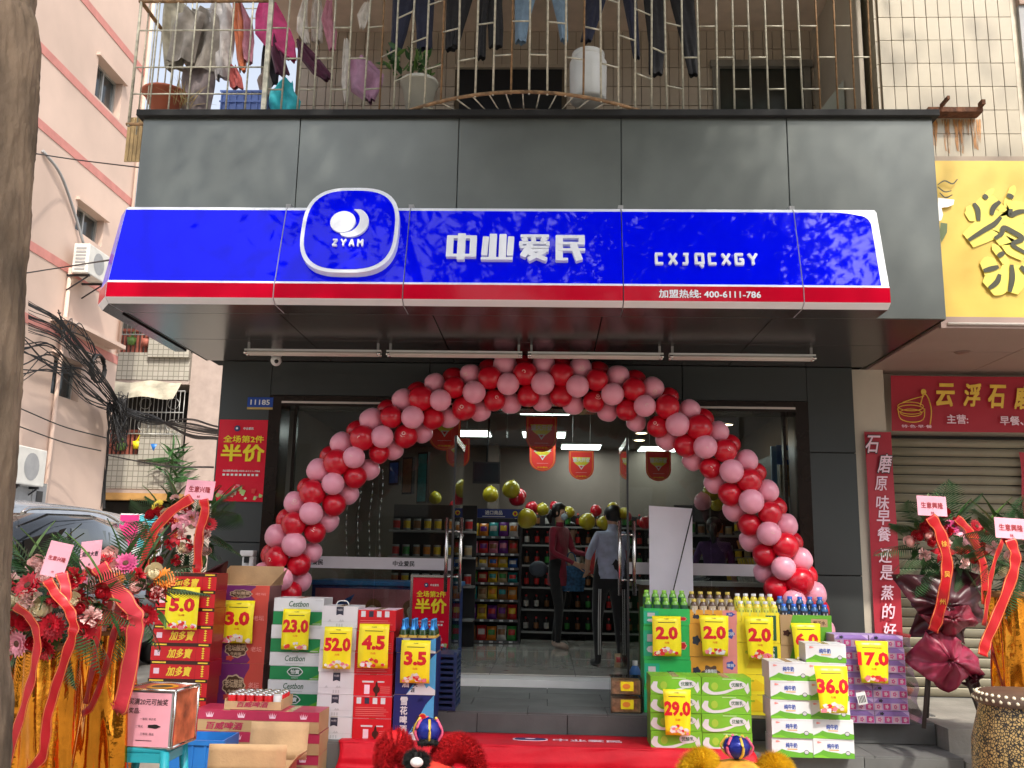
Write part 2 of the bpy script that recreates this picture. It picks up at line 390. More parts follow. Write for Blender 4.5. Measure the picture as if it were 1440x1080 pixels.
def strokes(mb, L, wd, y0_, y1_, m, sc, ox, oz):
    for q, st in enumerate(L):
        (ax, az), (bx_, bz), ww = st[0], st[1], (st[2] if len(st) > 2 else wd)
        a = Vector((ax, az)); c = Vector((bx_, bz)); d = (c-a).normalized(); n_ = Vector((-d.y, d.x)); r_ = min(ww*.28, 7); h_ = ww/2
        a2 = a-d*0; c2 = c+d*0; P = []
        for (p, s1, s2) in ((c2, 1, -1), (c2, 1, 1), (a2, -1, 1), (a2, -1, -1)):
            k0 = p+d*s1*(0)+n_*s2*h_
            for k in range(4):
                t = k/3*pi/2
                if (s1, s2) in ((1, 1), (-1, -1)): aa, bb = sin(t), cos(t)
                else: aa, bb = cos(t), sin(t)
                if (s1, s2) == (1, 1): aa, bb = cos(pi/2-t), sin(pi/2-t); aa, bb = cos(t), sin(t)
                elif (s1, s2) == (-1, 1): aa, bb = sin(t), cos(t)
                elif (s1, s2) == (-1, -1): aa, bb = cos(t), sin(t)
                else: aa, bb = sin(t), cos(t)
                # corner order is handled by sorting on angle below
                P.append(p + d*s1*(aa*r_-r_) + n_*s2*(h_-r_+bb*r_))
        cc = (a+c)/2; P.sort(key=lambda p: math.atan2((p-cc).y, (p-cc).x))
        mb.prism([(ox+p.x*sc, oz+p.y*sc) for p in P], y0_-q*.0005, y1_, m)
Z = lambda x, y: (x-600, 270-y)
chars = [
 # zhong
 [(Z(130, 175), Z(130, 355), 48), (Z(296, 175), Z(296, 355), 48), (Z(107, 187), Z(320, 187), 24), (Z(107, 344), Z(320, 344), 24), (Z(212, 158), Z(212, 381), 56)],
 # ye
 [(Z(386, 182), Z(378, 341), 44), (Z(438, 160), Z(436, 362), 52), (Z(507, 162), Z(507, 362), 52), (Z(566, 182), Z(560, 343), 44), (Z(355, 369), Z(581, 369), 22)],
 # ai
 [(Z(632, 175), Z(836, 175), 24), (Z(655, 190), Z(672, 222), 40), (Z(722, 188), Z(728, 222), 36), (Z(812, 188), Z(788, 224), 40), (Z(624, 235), Z(841, 235), 22), (Z(638, 222), Z(636, 262), 26), (Z(828, 222), Z(828, 258), 26),
  (Z(630, 272), Z(836, 272), 20), (Z(708, 245), Z(650, 352), 46), (Z(690, 300), Z(834, 300), 24), (Z(812, 305), Z(690, 378), 34), (Z(690, 318), Z(822, 378), 34)],
 # min
 [(Z(909, 168), Z(909, 382), 52), (Z(886, 180), Z(1090, 180), 26), (Z(1068, 170), Z(1068, 246), 44), (Z(900, 236), Z(1088, 236), 22), (Z(905, 290), Z(1093, 290), 22), (Z(1008, 245), Z(1052, 381), 52), (Z(886, 372), Z(972, 372), 22)]]
px2w = 6.66/1300/4.8
for cset in chars:
    b = MB(); strokes(b, cset, 24, -.035, -.003, m_swhite, px2w, 0, 0)
    p = A(725, 347, 6.66); t = (p.z-ZB-.02)/(ZT-ZB-.035); on_face(b, A(600+600/4.8, 347, 6.66).x, t, .001).build('lettering', sign)
# latin letters
G = {'C': [((0, 10), (0, 90)), ((-8, 90), (50, 90)), ((-8, 8), (50, 8))], 'X': [((-2, 95), (52, 3)), ((52, 95), (-2, 3))], 'J': [((5, 90), (45, 90)), ((30, 90), (30, 8)), ((-4, 8), (36, 8))],
     'Q': [((0, 5), (0, 95)), ((50, 95), (50, 5)), ((-6, 90), (56, 90)), ((-6, 12), (56, 12)), ((28, 10), (48, -22))], 'G': [((0, 5), (0, 95)), ((-7, 90), (54, 90)), ((-7, 8), (55, 8)), ((48, 8), (48, 50)), ((22, 46), (54, 46))],
     'Y': [((-4, 97), (26, 50)), ((56, 97), (26, 50)), ((26, 55), (26, 2))], 'Z': [((-4, 90), (54, 90)), ((46, 90), (0, 8)), ((-4, 8), (54, 8))], 'A': [((-2, 2), (25, 97)), ((52, 2), (25, 97)), ((10, 32), (42, 32))], 'M': [((0, 0), (0, 97)), ((54, 0), (54, 97)), ((0, 92), (27, 40)), ((54, 92), (27, 40))]}
def word(s, h, wd, pitch, m, lift):
    b = MB(); sc = h/100
    for i, ch in enumerate(s):
        L = [(a, c, wd) for a, c in G[ch]]; strokes(b, L, wd, -.02, -.002, m, sc, (i-(len(s)-1)/2)*pitch-25*sc, -50*sc)
    return b
p = A(995, 361, 6.62); t = (p.z-ZB-.02)/(ZT-ZB-.035)
on_face(word('CXJQCXGY', .102, 21, .099, m_swhite, 0), p.x, t, .001).build('lettering', sign)
b = word('ZYAM', .062, 20, .064, m_swhite, 0); b.xf(Matrix.Translation((0, -.069, 0)))
b.xf(Matrix.Translation((0, 0, -.135))); on_face(b, BX, BT, 0).build('badge_letters', sign)
p = A(998, 414, 6.63); b = MB(); b.text('加盟热线: 400-6111-786', p.x, ZB-.06, .062, m_swhite, w=.745, y=y0-.322, bold=.025); b.build('phone_number', sign)
# ---------------------------------------------------------------- fittings under the canopy
for i, (pa, pb) in enumerate(((344, 538), (543, 736), (741, 934), (939, 1147))):
    a = A(pa, 486, 7.95); c = A(pb, 490, 7.95); X = (a.x+c.x)/2; hw = (c.x-a.x)/2-.01; zz = 3.20
    t = thing('tube_light', 'unlit twin tube light under the canopy, %s' % ('nearest the dome camera', 'over the left half of the balloon arch', 'over the right half of the balloon arch', 'nearest the stone mill shop banner')[i], 'tube light', (X, 7.95, SZ), group='twin tube lights under the canopy')
    b = MB(); b.box(-hw, hw, -.03, .03, -.085, -.065, m_white)
    b.box(-hw+.02, -hw+.04, -.01, .01, -.065, 0, m_grey); b.box(hw-.04, hw-.02, -.01, .01, -.065, 0, m_grey); b.build('housing', t, world=False)
    for s in (-.035, .035):
        b = MB(); b.tube([(-hw+.03, s, -.100), (hw-.03, s, -.100)], .014, m_tube, 10); b.tube([(-hw, s, -.100), (-hw+.03, s, -.100)], .016, m_chrome, 10); b.tube([(hw-.03, s, -.100), (hw, s, -.100)], .016, m_chrome, 10); b.build('tube', t, world=False)
p = A(389, 496, 8.3)
t = thing('security_camera', 'white dome security camera under the canopy near the house number', 'security camera', (p.x, 8.3, SZ))
b = MB(); b.lathe((0, 0, 0), [(.045, 0), (.05, -.02), (.05, -.045), (.045, -.055)], m_white, 20); b.build('mount', t, world=False)
b = MB(); b.ell((0, 0, -.09), .05, .05, .052, m_white, 20, 12); b.build('dome', t, world=False)
b = MB(); b.ell((.015, -.038, -.105), .02, .02, .02, m_black, 12, 8); b.build('lens', t, world=False)
p = A(366, 566, WY-.01)
t = thing('house_number', 'blue house number plate reading 11185 on the left pillar', 'number plate', (p.x, WY-.004, p.z))
b = MB(); b.box(-.125, .125, -.008, 0, -.045, .05, mat('plate blue', (.01, .06, .35), .4)); b.box(-.125, .125, -.0085, 0, -.068, -.047, mat('plate ochre', (.5, .35, .12), .5)); b.build('plate', t, world=False)
b = MB(); b.text('11185', 0, .002, .052, m_white, w=.19, y=-.0095, bold=.02); b.build('digits', t, world=False)
p = A(349, 787, WY-.05)
t = thing('sanitizer_dispenser', 'small white hand sanitizer dispenser fixed to the left pillar', 'dispenser', (p.x, WY, p.z))
b = MB(); b.box(-.065, .065, -.11, 0, .03, .085, m_white); b.box(-.065, .065, -.03, 0, -.07, .03, m_white); b.box(.02, .065, -.09, -.03, -.07, .03, m_white); bevel(b.build('casing', t, world=False), .01, 2)
b = MB(); b.box(-.03, .012, -.08, -.031, -.03, .028, m_black); b.build('nozzle', t, world=False)
# ---------------------------------------------------------------- posters "second item half price"
def half_price(loc, wd, h, label, frame=False, rz=0):
    t = thing('promotion_poster', label, 'poster', loc, R3(0, 0, rz))
    m_ps = mat('red poster film', (.70, .006, .03), .22, var=.1, scale=3, bump=.25, bs=6, coat=.3)
    b = MB(); b.grid(lambda u, v: (-wd/2+wd*u, -.006-.004*sin(9*v+3*u)*(u*(1-u)*4), -h/2+h*v), 10, 14, m_ps); b.build('sheet', t, world=False)
    y = -.014; b = MB()
    b.text('全场第2件', 0, h*.26, h*.085, m_yel, w=wd*.78, y=y, bold=.025); b.text('半价', 0, h*.09, h*.20, m_yel, w=wd*.82, y=y, bold=.035)
    b.text('加盟热线:400-6111-786', 0, -h*.13, h*.025, m_white, w=wd*.72, y=y, bold=.02); b.text('中业爱民', wd*.08, h*.39, h*.03, m_white, y=y, bold=.03)
    b.disc(-wd*.14, h*.39, wd*.06, wd*.06, m_navy, y); b.disc(-wd*.145, h*.392, wd*.022, wd*.022, m_white, y-.001)
    for k in range(9): b.rect(-wd*.36+k*wd*.08, -wd*.31+k*wd*.08, -h*.19, -h*.165, m_white, y)
    b.build('lettering', t, world=False)
    b = MB(); cs = [mat('gift '+n, c, .5) for n, c in (('cream', (.8, .65, .5)), ('rose', (.8, .2, .25)), ('lime', (.45, .6, .2)), ('white', (.8, .75, .75)), ('scarlet', (.7, .03, .03)))]
    for k in range(26):
        x = ru(-.44, .44)*wd; zz = -h*.47+ru(0, .16)*h*(1-abs(x)/(wd*.75)); s_ = ru(.03, .07)*wd
        b.poly([(x+s_*cos(a), y-.0004*k, zz+s_*.9*sin(a)) for a in [ru(0, 1)+q*pi/2 for q in range(4)]], random.choice(cs))
    b.build('gift_picture', t, world=False)
    if frame:
        b = MB(); f = .022
        b.box(-wd/2-f, wd/2+f, -.02, .01, h/2, h/2+f, m_chrome); b.box(-wd/2-f, wd/2+f, -.02, .01, -h/2-f, -h/2, m_chrome)
        b.box(-wd/2-f, -wd/2, -.02, .01, -h/2, h/2, m_chrome); b.box(wd/2, wd/2+f, -.02, .01, -h/2, h/2, m_chrome)
        b.box(-.02, .02, .01, .03, -h/2-.35, 0, m_chrome); b.box(-.2, .2, -.1, .12, -h/2-.37, -h/2-.35, m_chrome); b.build('poster_frame', t, world=False)
    return t
a = A(311, 590, WY); c = A(372, 706, WY)
half_price(((a.x+c.x)/2, WY-.002, (a.z+c.z)/2), c.x-a.x+.02, a.z-c.z, 'red half price poster stuck on the grey left pillar below the house number')
# ================================================================ BALLOON ARCH
pts = [(378, 850), (388.6, 808.8), (406.9, 761.5), (431.8, 716), (461.7, 673), (494, 634.8), (534, 604.7), (575.7, 577.8), (618, 555.4), (666, 543.4), (714, 532), (763.4, 528.5), (813, 533.8), (863.5, 544), (911.5, 561.3), (958.8, 589.5), (998, 619.7), (1034.7, 657), (1063.6, 698.4), (1088.8, 746.2), (1109.5, 792.5), (1126, 840), (1138, 888), (1146, 936)]
pts = [(358, 950), (367, 900)] + pts
AY = 8.35
C3 = [A(px, py, AY) for px, py in pts]
C3[0] = Vector((C3[0].x, AY, .40)); C3[-1] = Vector((C3[-1].x, AY, .40))
arch = thing('balloon_arch', 'arch of pink and red balloons in a striped garland over the shop entrance', 'balloon arch', (0, AY, .35))
m_bp = mat('pink balloon', (.88, .36, .48), .32, var=.05, coat=.25, sheen=.2); m_br = mat('red balloon', (.60, .005, .022), .28, var=.06, coat=.3)
m_bw = mat('balloon print', (.8, .55, .5), .5)
def balloon_mesh(m, R_=.1):
    b = MB(); b.lathe((0, 0, 0), [(.0, -1.12), (.09, -1.13), (.05, -1.05), (.2, -.99), (.42, -.89), (.68, -.70), (.88, -.42), (.98, -.1), (1, .15), (.95, .42), (.80, .70), (.58, .88), (.30, .98), (0, 1.0)], m, 20)
    b.v = [(x*R_, y*R_, z*R_) for x, y, z in b.v]; return b.mesh('balloon')
bm_p, bm_r = balloon_mesh(m_bp), balloon_mesh(m_br)
pr = MB()
def ring(b, r0, r1, m, R_=.101, n=14, a0=0, a1=2*pi):
    for k in range(n):
        q = [a0+(a1-a0)*k/n, a0+(a1-a0)*(k+1)/n]
        P = []
        for r, a in ((r0, q[0]), (r1, q[0]), (r1, q[1]), (r0, q[1])):
            x, z = r*cos(a), r*sin(a); P.append((x, -math.sqrt(max(0, R_*R_-x*x-z*z)), z))
        b.poly(P[::-1], m)
ring(pr, .010, .016, m_bw); ring(pr, .028, .033, m_bw, a0=-2.6, a1=-.5); me_print = pr.mesh('printed_ring')
def place_balloon(c, out, col, r, back=0):
    r *= ru(.98, 1.13); d = out if out.length else Vector((0, 0, 1)); d = (d + Vector((ru(-.2, .2), -.15+back, ru(-.2, .2)))).normalized()
    o = inst(bm_p if col == 'p' else bm_r, 'balloon', arch, c-arch.location, d.to_track_quat('Z', 'Y').to_euler(), r/.1)
    if random.random() < .28 and not back:
        q = inst(me_print, 'printed_ring', o); v = Vector((ru(-.5, .5), -1, ru(-.5, .4))).normalized()
        Mi = o.rotation_euler.to_matrix().inverted(); q.rotation_euler = (Mi @ (-v).to_track_quat('Y', 'Z').to_matrix()).to_euler()
s0 = 50/1300*AY*1.0
for i, c in enumerate(C3):
    t = (C3[min(i+1, len(C3)-1)]-C3[max(i-1, 0)]).normalized(); nrm = Vector((t.z, 0, -t.x)); nrm = -nrm  # outward
    if nrm.dot(c-Vector((-.05, AY, 1.2))) < 0: nrm = -nrm
    pxm = AY/1300
    j = lambda: Vector((ru(-1, 1), ru(-1, 1), ru(-1, 1)))*.010
    place_balloon(c+nrm*15*pxm+Vector((0, -.06, 0))+j(), nrm, 'p', ru(.094, .100))
    place_balloon(c-nrm*14.5*pxm+Vector((0, -.16, 0))+j(), Vector((0, -1, 0)), 'p', ru(.096, .103))
    place_balloon(c-nrm*34*pxm+Vector((0, .06, 0))+j(), -nrm, 'p', ru(.09, .096), .3)
    if i < len(C3)-1:
        m = (c+C3[i+1])/2
        place_balloon(m+nrm*1*pxm+Vector((0, -.13, 0))+j(), nrm*.3+Vector((0, -1, 0)), 'r', ru(.100, .108))
        place_balloon(m-nrm*28*pxm+Vector((0, -.06, 0))+j(), -nrm, 'r', ru(.094, .102))
        place_balloon(m+nrm*19*pxm+Vector((0, .07, 0))+j(), nrm, 'r', ru(.09, .098), .3)
b = MB(); b.tube([c-arch.location for c in spline(C3, 2)], .012, m_white, 6); b.build('frame_tube', arch, world=False)
NUM = 'one two three four five six seven eight nine ten eleven twelve thirteen fourteen fifteen'.split()
# ================================================================ SHOP INTERIOR
m_wall = mat('interior wall', (.20, .16, .135), .8, var=.05)
m_ceil = mat('interior ceiling', (.14, .12, .11), .8, var=.05)
m_floor = mat('cream floor tile', (.55, .53, .49), .12, var=.08, coat=.3)
BYK, CZ = 14.6, 3.25
b = MB(); b.box(-3.0, 2.75, GY+.30, BYK, .30, FZ-.012, m_joint); fl = struct(b.build('shop_floor'))
tiles(fl, -3.0, 2.76, 7, GY+.27, BYK, 7, FZ-.012, .012, m_floor, name='floor_tile')
b = MB(); b.box(-3.0, 2.75, BYK, BYK+.1, .4, CZ, m_wall); struct(b.build('shop_back_wall'))
b = MB(); b.box(-3.1, -3.0, GY+.3, BYK, .4, CZ, m_wall); struct(b.build('shop_left_wall'))
b = MB(); b.box(2.75, 2.85, GY+.3, BYK, .4, CZ, m_wall); struct(b.build('shop_right_wall'))
b = MB(); b.box(-3.0, 2.75, GY+.25, BYK, CZ, CZ+.1, m_ceil); struct(b.build('shop_ceiling'))
b = MB(); b.box(-.9, -.75, BYK-.6, BYK-.001, .43, CZ-.001, m_wall); struct(b.build('shop_inner_column'))
# ceiling lights
m_lit = mat('lit panel', (.86, 1.0, .95), .5, var=0, emit=5)
places = ((766, 578, 86, 'closest to the entrance'), (765, 612, 70, 'behind the doubled pennant'), (817, 629, 60, 'above the pennant left of the right door'), (812, 650, 55, 'deepest in the middle row'), (926, 632, 60, 'above the pennant by the right window'), (900, 652, 50, 'deepest on the right'), (660, 610, 60, 'above the left pair of pennants'))
me_f = None
for px, py, wpx, lb in places:
    p = AZ(px, py, CZ-.03); t = thing('ceiling_light', 'lit square ceiling panel light in the shop, ' + lb, 'ceiling light', (p.x, p.y, CZ), group='panel lights on the shop ceiling')
    if not me_f:
        b = MB(); b.box(-.31, .31, -.31, .31, -.025, -.001, m_white); me_f = b.mesh('f'); b = MB(); b.box(-.29, .29, -.29, .29, -.032, -.0255, m_lit); me_d = b.mesh('d')
    inst(me_f, 'frame', t); inst(me_d, 'diffuser', t)
m_warm = mat('warm lit lens', (1, .80, .5), .5, var=0, emit=8)
for px, py, lb in ((1042, 583, 'nearer the window glass'), (1022, 597, 'second along the right window'), (902, 609, 'hanging beside the arch'), (899, 619, 'lowest, beside the right door')):
    p = AZ(px, py, CZ-.02); t = thing('down_light', 'small warm round downlight in the shop ceiling, ' + lb, 'downlight', (p.x, p.y, CZ), group='warm downlights')
    b = MB(); b.lathe((0, 0, 0), [(.09, 0), (.09, -.02), (.075, -.025)], m_white, 16); b.build('ring', t, world=False)
    b = MB(); b.lathe((0, 0, -.024), [(.0, 0), (.075, 0)], m_warm, 16); b.v = b.v; o = b.build('lens', t, world=False)
# hanging pennants
m_pr = mat('pennant red', (.80, .05, .04), .45, var=.06); m_po = mat('pennant orange', (.85, .25, .05), .45); m_pg = mat('pennant lime', (.75, .75, .12), .5)
def pennant(px0, py0, px1, py1, Y, lab):
    a = A(px0, py0, Y); c = A(px1, py1, Y); wd = c.x-a.x; h = a.z-c.z
    t = thing('hanging_pennant', lab, 'pennant', ((a.x+c.x)/2, Y, a.z), group='opening sale pennants')
    def shp(k): return [(-wd/2*k, 0-(1-k)*.1)] + [(wd/2*k*cos(x_), -h+wd*.45+wd*.45*k*sin(x_)) for x_ in [pi+q*pi/12 for q in range(13)]] + [(wd/2*k, 0-(1-k)*.1)]
    b = MB(); b.prism(shp(1), -.002, .002, m_pr); b.build('cloth', t, world=False)
    b = MB(); b.poly([(x, -.0035, z) for x, z in shp(.93)], m_po); b.poly([(x, -.005, z) for x, z in shp(.86)], m_pr); b.build('border', t, world=False)
    b = MB(); y = -.007; b.poly([(-wd*.36, y, -h*.22), (wd*.36, y, -h*.22), (wd*.28, y, -h*.42), (0, y, -h*.60), (-wd*.28, y, -h*.42)][::-1], m_pg)
    b.text('盛大开业', 0, -h*.31, h*.15, m_white, w=wd*.66, y=y-.003, bold=.03); b.text('全场促销', 0, -h*.43, h*.07, m_yel, w=wd*.4, y=y-.003, bold=.03)
    b.poly([(-wd*.13, y-.002, -h*.50), (0, y-.002, -h*.66), (wd*.13, y-.002, -h*.50)], m_white); b.poly([(-wd*.07, y-.004, -h*.52), (0, y-.004, -h*.60), (wd*.07, y-.004, -h*.52)], m_pr)
    b.text('中业爱民', 0, -h*.88, h*.045, m_yel, w=wd*.4, y=y, bold=.02); b.rect(-wd*.22, wd*.22, -h*.755, -h*.745, m_pinkl, y); b.build('lettering', t, world=False)
    b = MB(); 
    for s in (-.35, .35): b.tube([(wd*s, 0, 0), (wd*s, 0, CZ-a.z)], .002, m_white, 4)
    b.build('string', t, world=False)
pennant(604, 578, 647, 634, 9.6, 'red sale pennant partly covered by the arch, above the left door')
pennant(628, 616, 660, 658, 10.6, 'red sale pennant just behind and below the one at the left door')
pennant(740, 586, 783, 636, 10.2, 'largest red sale pennant in the middle of the doorway')
pennant(745, 618, 781, 663, 11.0, 'red sale pennant mostly hidden behind the middle one')
pennant(800, 634, 835, 675, 11.0, 'red sale pennant between the middle one and the right door')
pennant(908, 634, 944, 677, 11.0, 'red sale pennant seen through the right window glass')
# snack stand with the import goods header
SY = AZ(690, 905, FZ).y
a = A(655, 716, SY); c = A(731, 905, SY); X0, X1, ZT_ = a.x, c.x, a.z
st = thing('snack_rack', 'tall dark snack rack under a blue imported goods header', 'display rack', ((X0+X1)/2, SY, FZ))
W_ = (X1-X0)/2; H_ = ZT_-FZ
b = MB(); b.box(-W_, W_, .32, .36, 0, H_-.1, m_black); b.box(-W_, -W_+.03, 0, .32, 0, H_-.1, m_black); b.box(W_-.03, W_, 0, .32, 0, H_-.1, m_black); b.build('cabinet', st, world=False)
b = MB(); b.box(-W_, W_, -.01, .02, H_-.11, H_+.01, mat('header blue', (.02, .04, .22), .4)); b.build('header_board', st, world=False)
b = MB(); b.text('进口商品', 0, H_-.04, .055, m_white, y=-.013, bold=.03); b.disc(-W_*.72, H_-.05, .035, .035, m_yel, -.012); b.disc(W_*.76, H_-.05, .035, .035, m_yel, -.012); b.disc(-W_*.72, H_-.05, .02, .02, m_red, -.013); b.disc(W_*.76, H_-.05, .02, .02, m_red, -.013); b.rect(-W_*.4, W_*.4, H_-.095, H_-.087, m_white, -.012); b.build('lettering', st, world=False)
shz = [A(690, y, SY).z-FZ for y in (754, 778, 798, 819, 843, 871, 901)]
for z in shz:
    b = MB(); b.box(-W_+.031, W_-.031, 0, .319, z-.02, z, m_black); b.box(-W_+.03, W_-.03, -.004, 0, z-.03, z+.002, mat('shelf strip', (.12, .12, .13), .4)); o = b.build('shelf', st, world=False)
    for k in range(5):
        q = MB(); q.rect(-.025, .025, -.012, .012, m_white); q.build('price_strip', loc=(-W_+.12+k*(2*W_-.24)/4, -.006, z-.014)).parent = o
def bag_mesh(wd, h, m, m2):
    b = MB()
    for s in (-1, 1):
        b.grid(lambda u, v, s=s: (wd*(u-.5)*(1-.08*sin(pi*v)), s*.035*sin(pi*u)**.6*sin(pi*v)**.6, h*v), 8, 8, lambda u, v: m2 if .3 < v < .68 and .12 < u < .85 and s < 0 else m)
    return b.mesh('bag')
cols = [('yellow', (.75, .5, .03)), ('red', (.55, .03, .03)), ('purple', (.16, .03, .25)), ('green', (.05, .28, .06)), ('orange', (.7, .22, .02)), ('blue', (.03, .12, .42)), ('pink', (.65, .2, .3)), ('brown', (.28, .12, .05)), ('white', (.6, .58, .55)), ('teal', (.03, .3, .3)), ('tan', (.5, .36, .2))]
mc = {n: mat('pack '+n, c, .3, var=.25, scale=20, coat=.2) for n, c in cols}
order = [['yellow', 'orange', 'teal', 'purple', 'white'], ['pink', 'red', 'pink', 'purple', 'brown'], ['tan', 'white', 'orange', 'yellow', 'blue'], ['green', 'red', 'yellow', 'tan', 'teal'], ['teal', 'tan', 'yellow', 'brown', 'orange'], ['purple', 'yellow', 'purple', 'brown', 'red'], ['brown', 'red', 'orange', 'white', 'green']]
nm = ['top', 'second', 'third', 'fourth', 'fifth', 'sixth', 'lowest']; wn = ['far left', 'left', 'middle', 'right', 'far right']
prev = H_-.12
for r, z in enumerate(shz):
    hh = min(.19, (prev-z)-.045); prev = z
    for k, cn in enumerate(order[r]):
        wd = (2*W_-.08)/5*.95; c2 = order[r][(k+2) % 5]; me = bag_mesh(wd, hh*ru(.9, 1.03), mc[cn], mc[c2 if c2 != cn else 'white'])
        o = inst(me, 'snack_bag', None, (st.location.x-W_+.045+(k+.5)*(2*W_-.09)/5, SY+.07, FZ+z), R3(-6, 0, ru(-6, 6)))
        tag(o, '%s snack bag at the %s of the %s shelf of the snack rack' % (cn, wn[k], nm[r]), 'snack bag', 'snack bags on the snack rack')
# left: canned goods shelf behind the left glass
gy = 11.6; a = A(560, 712, gy); c = A(652, 905, gy)
sh = thing('goods_shelf', 'dim shelf of canned goods seen through the left glass pane', 'shelf', ((a.x+c.x)/2, gy, FZ)); W2 = (c.x-a.x)/2+.1
b = MB(); b.box(-W2, W2, .30, .34, 0, 1.75, m_black); b.build('back_panel', sh, world=False)
for z in (.35, .75, 1.10, 1.42):
    b = MB(); b.box(-W2, W2, -.02, .299, z-.025, z, m_grey); b.build('shelf', sh, world=False)
cc = [mc[n] for n in ('tan', 'brown', 'red', 'green', 'orange', 'teal', 'yellow')]
cme = []
for m in cc:
    b = MB(); b.lathe((0, 0, 0), [(0, 0), (.045, 0), (.045, .025), (.045, .115), (.045, .14), (0, .14)], [m_grey, m_grey, m, m_grey, m_grey], 10); cme.append(b.mesh('can'))
for z, rn in ((.75, 'lower'), (1.10, 'middle'), (1.42, 'upper')):
    for k in range(8):
        q = random.randrange(7); o = inst(cme[q], 'food_can', None, (sh.location.x-W2+.08+k*(2*W2-.16)/7, gy+.06, FZ+z)); cn = ('tan', 'brown', 'red', 'green', 'orange', 'teal', 'yellow')[q]
        tag(o, '%s labelled can on the %s shelf behind the left glass, place %s from left' % (cn, rn, ['one', 'two', 'three', 'four', 'five', 'six', 'seven', 'eight'][k]), 'can', 'cans behind the left glass')
# right: goods shelf seen through the right window
gy = 12.4; a = A(968, 700, gy); c = A(1062, 905, gy)
sh = thing('goods_shelf', 'shelf of coloured jars behind the right window and the roll up banner', 'shelf', ((a.x+c.x)/2, gy, FZ)); W2 = (c.x-a.x)/2+.15
b = MB(); b.box(-W2, W2, .30, .34, 0, 1.85, m_black); b.build('back_panel', sh, world=False)
for z, rn in ((.55, 'lowest'), (.85, 'second'), (1.15, 'third'), (1.45, 'top')):
    b = MB(); b.box(-W2, W2, -.02, .299, z-.025, z, m_grey); b.build('shelf', sh, world=False)
    for k in range(9):
        q = random.randrange(7); o = inst(cme[q], 'storage_jar', None, (sh.location.x-W2+.08+k*(2*W2-.16)/8, gy+.06, FZ+z), None, (1, 1, ru(.8, 1.3)))
        tag(o, '%s jar on the %s shelf behind the right window, place %s from left' % (('tan', 'brown', 'red', 'green', 'orange', 'teal', 'yellow')[q], rn, NUM[k]), 'jar', 'jars behind the right window')
# back gondola with bottles behind the shoppers
gy = 13.2; a = A(745, 730, gy); c = A(912, 900, gy)
sh = thing('goods_shelf', 'long dark shelf of small bottles behind the shoppers', 'shelf', ((a.x+c.x)/2, gy, FZ)); W2 = (c.x-a.x)/2+.25
b = MB(); b.box(-W2, W2, .30, .34, 0, 1.72, m_black); b.build('back_panel', sh, world=False)
zz = (.12, .42, .72, 1.02, 1.30, 1.56)
for z in zz:
    b = MB(); b.box(-W2, W2, -.02, .299, z-.03, z, m_black); b.box(-W2, W2, -.024, -.02, z-.03, z-.005, m_grey); b.build('shelf', sh, world=False)
bme = []
for n_, cl in (('brown', 'brown'), ('red', 'red'), ('green', 'green'), ('white', 'white')):
    b = MB(); b.lathe((0, 0, 0), [(0, 0), (.034, 0), (.036, .03), (.036, .11), (.03, .135), (.014, .16), (.014, .185), (0, .187)], [m_black, m_black, mc[cl], m_black, m_black, mc['red'], mc['red']], 8); bme.append((n_, b.mesh('jar')))
for r, z in enumerate(zz):
    for k in range(15):
        n_, me = random.choice(bme); tag(inst(me, 'sauce_bottle', None, (sh.location.x-W2+.07+k*(2*W2-.14)/14, gy+.06, FZ+z)), 'small %s sauce bottle behind the shoppers, %s shelf, place %s from its left end' % (n_, ('lowest', 'second', 'third', 'fourth', 'fifth', 'top')[r], NUM[k]), 'bottle', 'bottles behind the shoppers')
# right: cigarette and gum rack by the right window
gx0 = A(1085, 700, 10.2).x
sh = thing('checkout_rack', 'blue edged checkout rack with sloping trays behind the right window', 'rack', (2.25, 9.7, FZ))
b = MB(); b.box(.28, .34, -.3, 1.6, 0, 2.3, m_black); b.box(.0, .05, -.34, -.30, .5, 2.25, mat('rack blue', (.05, .2, .42), .3)); b.build('back_panel', sh, world=False)
for r, z in enumerate((.62, .83, 1.04, 1.25, 1.46)):
    b = MB(); b.box(-.02, .279, -.3, 1.6, z-.02, z, m_black); o = b.build('tray', sh, world=False)
    for k in range(12):
        n_ = ('red', 'white', 'yellow', 'orange', 'red')[r]; q = MB(); q.box(-.035, .035, -.05, .05, 0, .11, mc[n_], front=mc['white'])
        x = inst(q.mesh('pack') if k == 0 else lastme, 'gum_pack', None, (2.30, 9.46+k*.15, FZ+z), R3(0, -14, 0)); lastme = x.data
        tag(x, '%s gum pack in the %s tray of the checkout rack, place %s from the front' % (n_, ('lowest', 'second', 'third', 'fourth', 'top')[r], NUM[k]), 'gum pack', 'gum packs in the checkout rack')
b = MB(); b.box(-.12, .12, -.02, 0, -.1, .1, mc['blue']); b.disc(0, 0, .05, .05, m_white, -.022); b.box(-.09, .12, -.02, 0, -.42, -.101, mc['tan']); o = b.build('shop_display_card'); p = A(1108, 640, 9.5); o.location = p
tag(o, 'blue and tan display card hanging in the right window', 'display card')
# counter behind right window and crystal bowl
b = MB(); b.box(1.0, 2.2, 9.7, 10.3, FZ, FZ+.85, mat('counter wood', (.16, .08, .04), .5)); b.box(.97, 2.23, 9.67, 10.33, FZ+.85, FZ+.89, m_white)
tag(b.build('sales_counter'), 'low brown sales counter with white top behind the right window', 'counter')
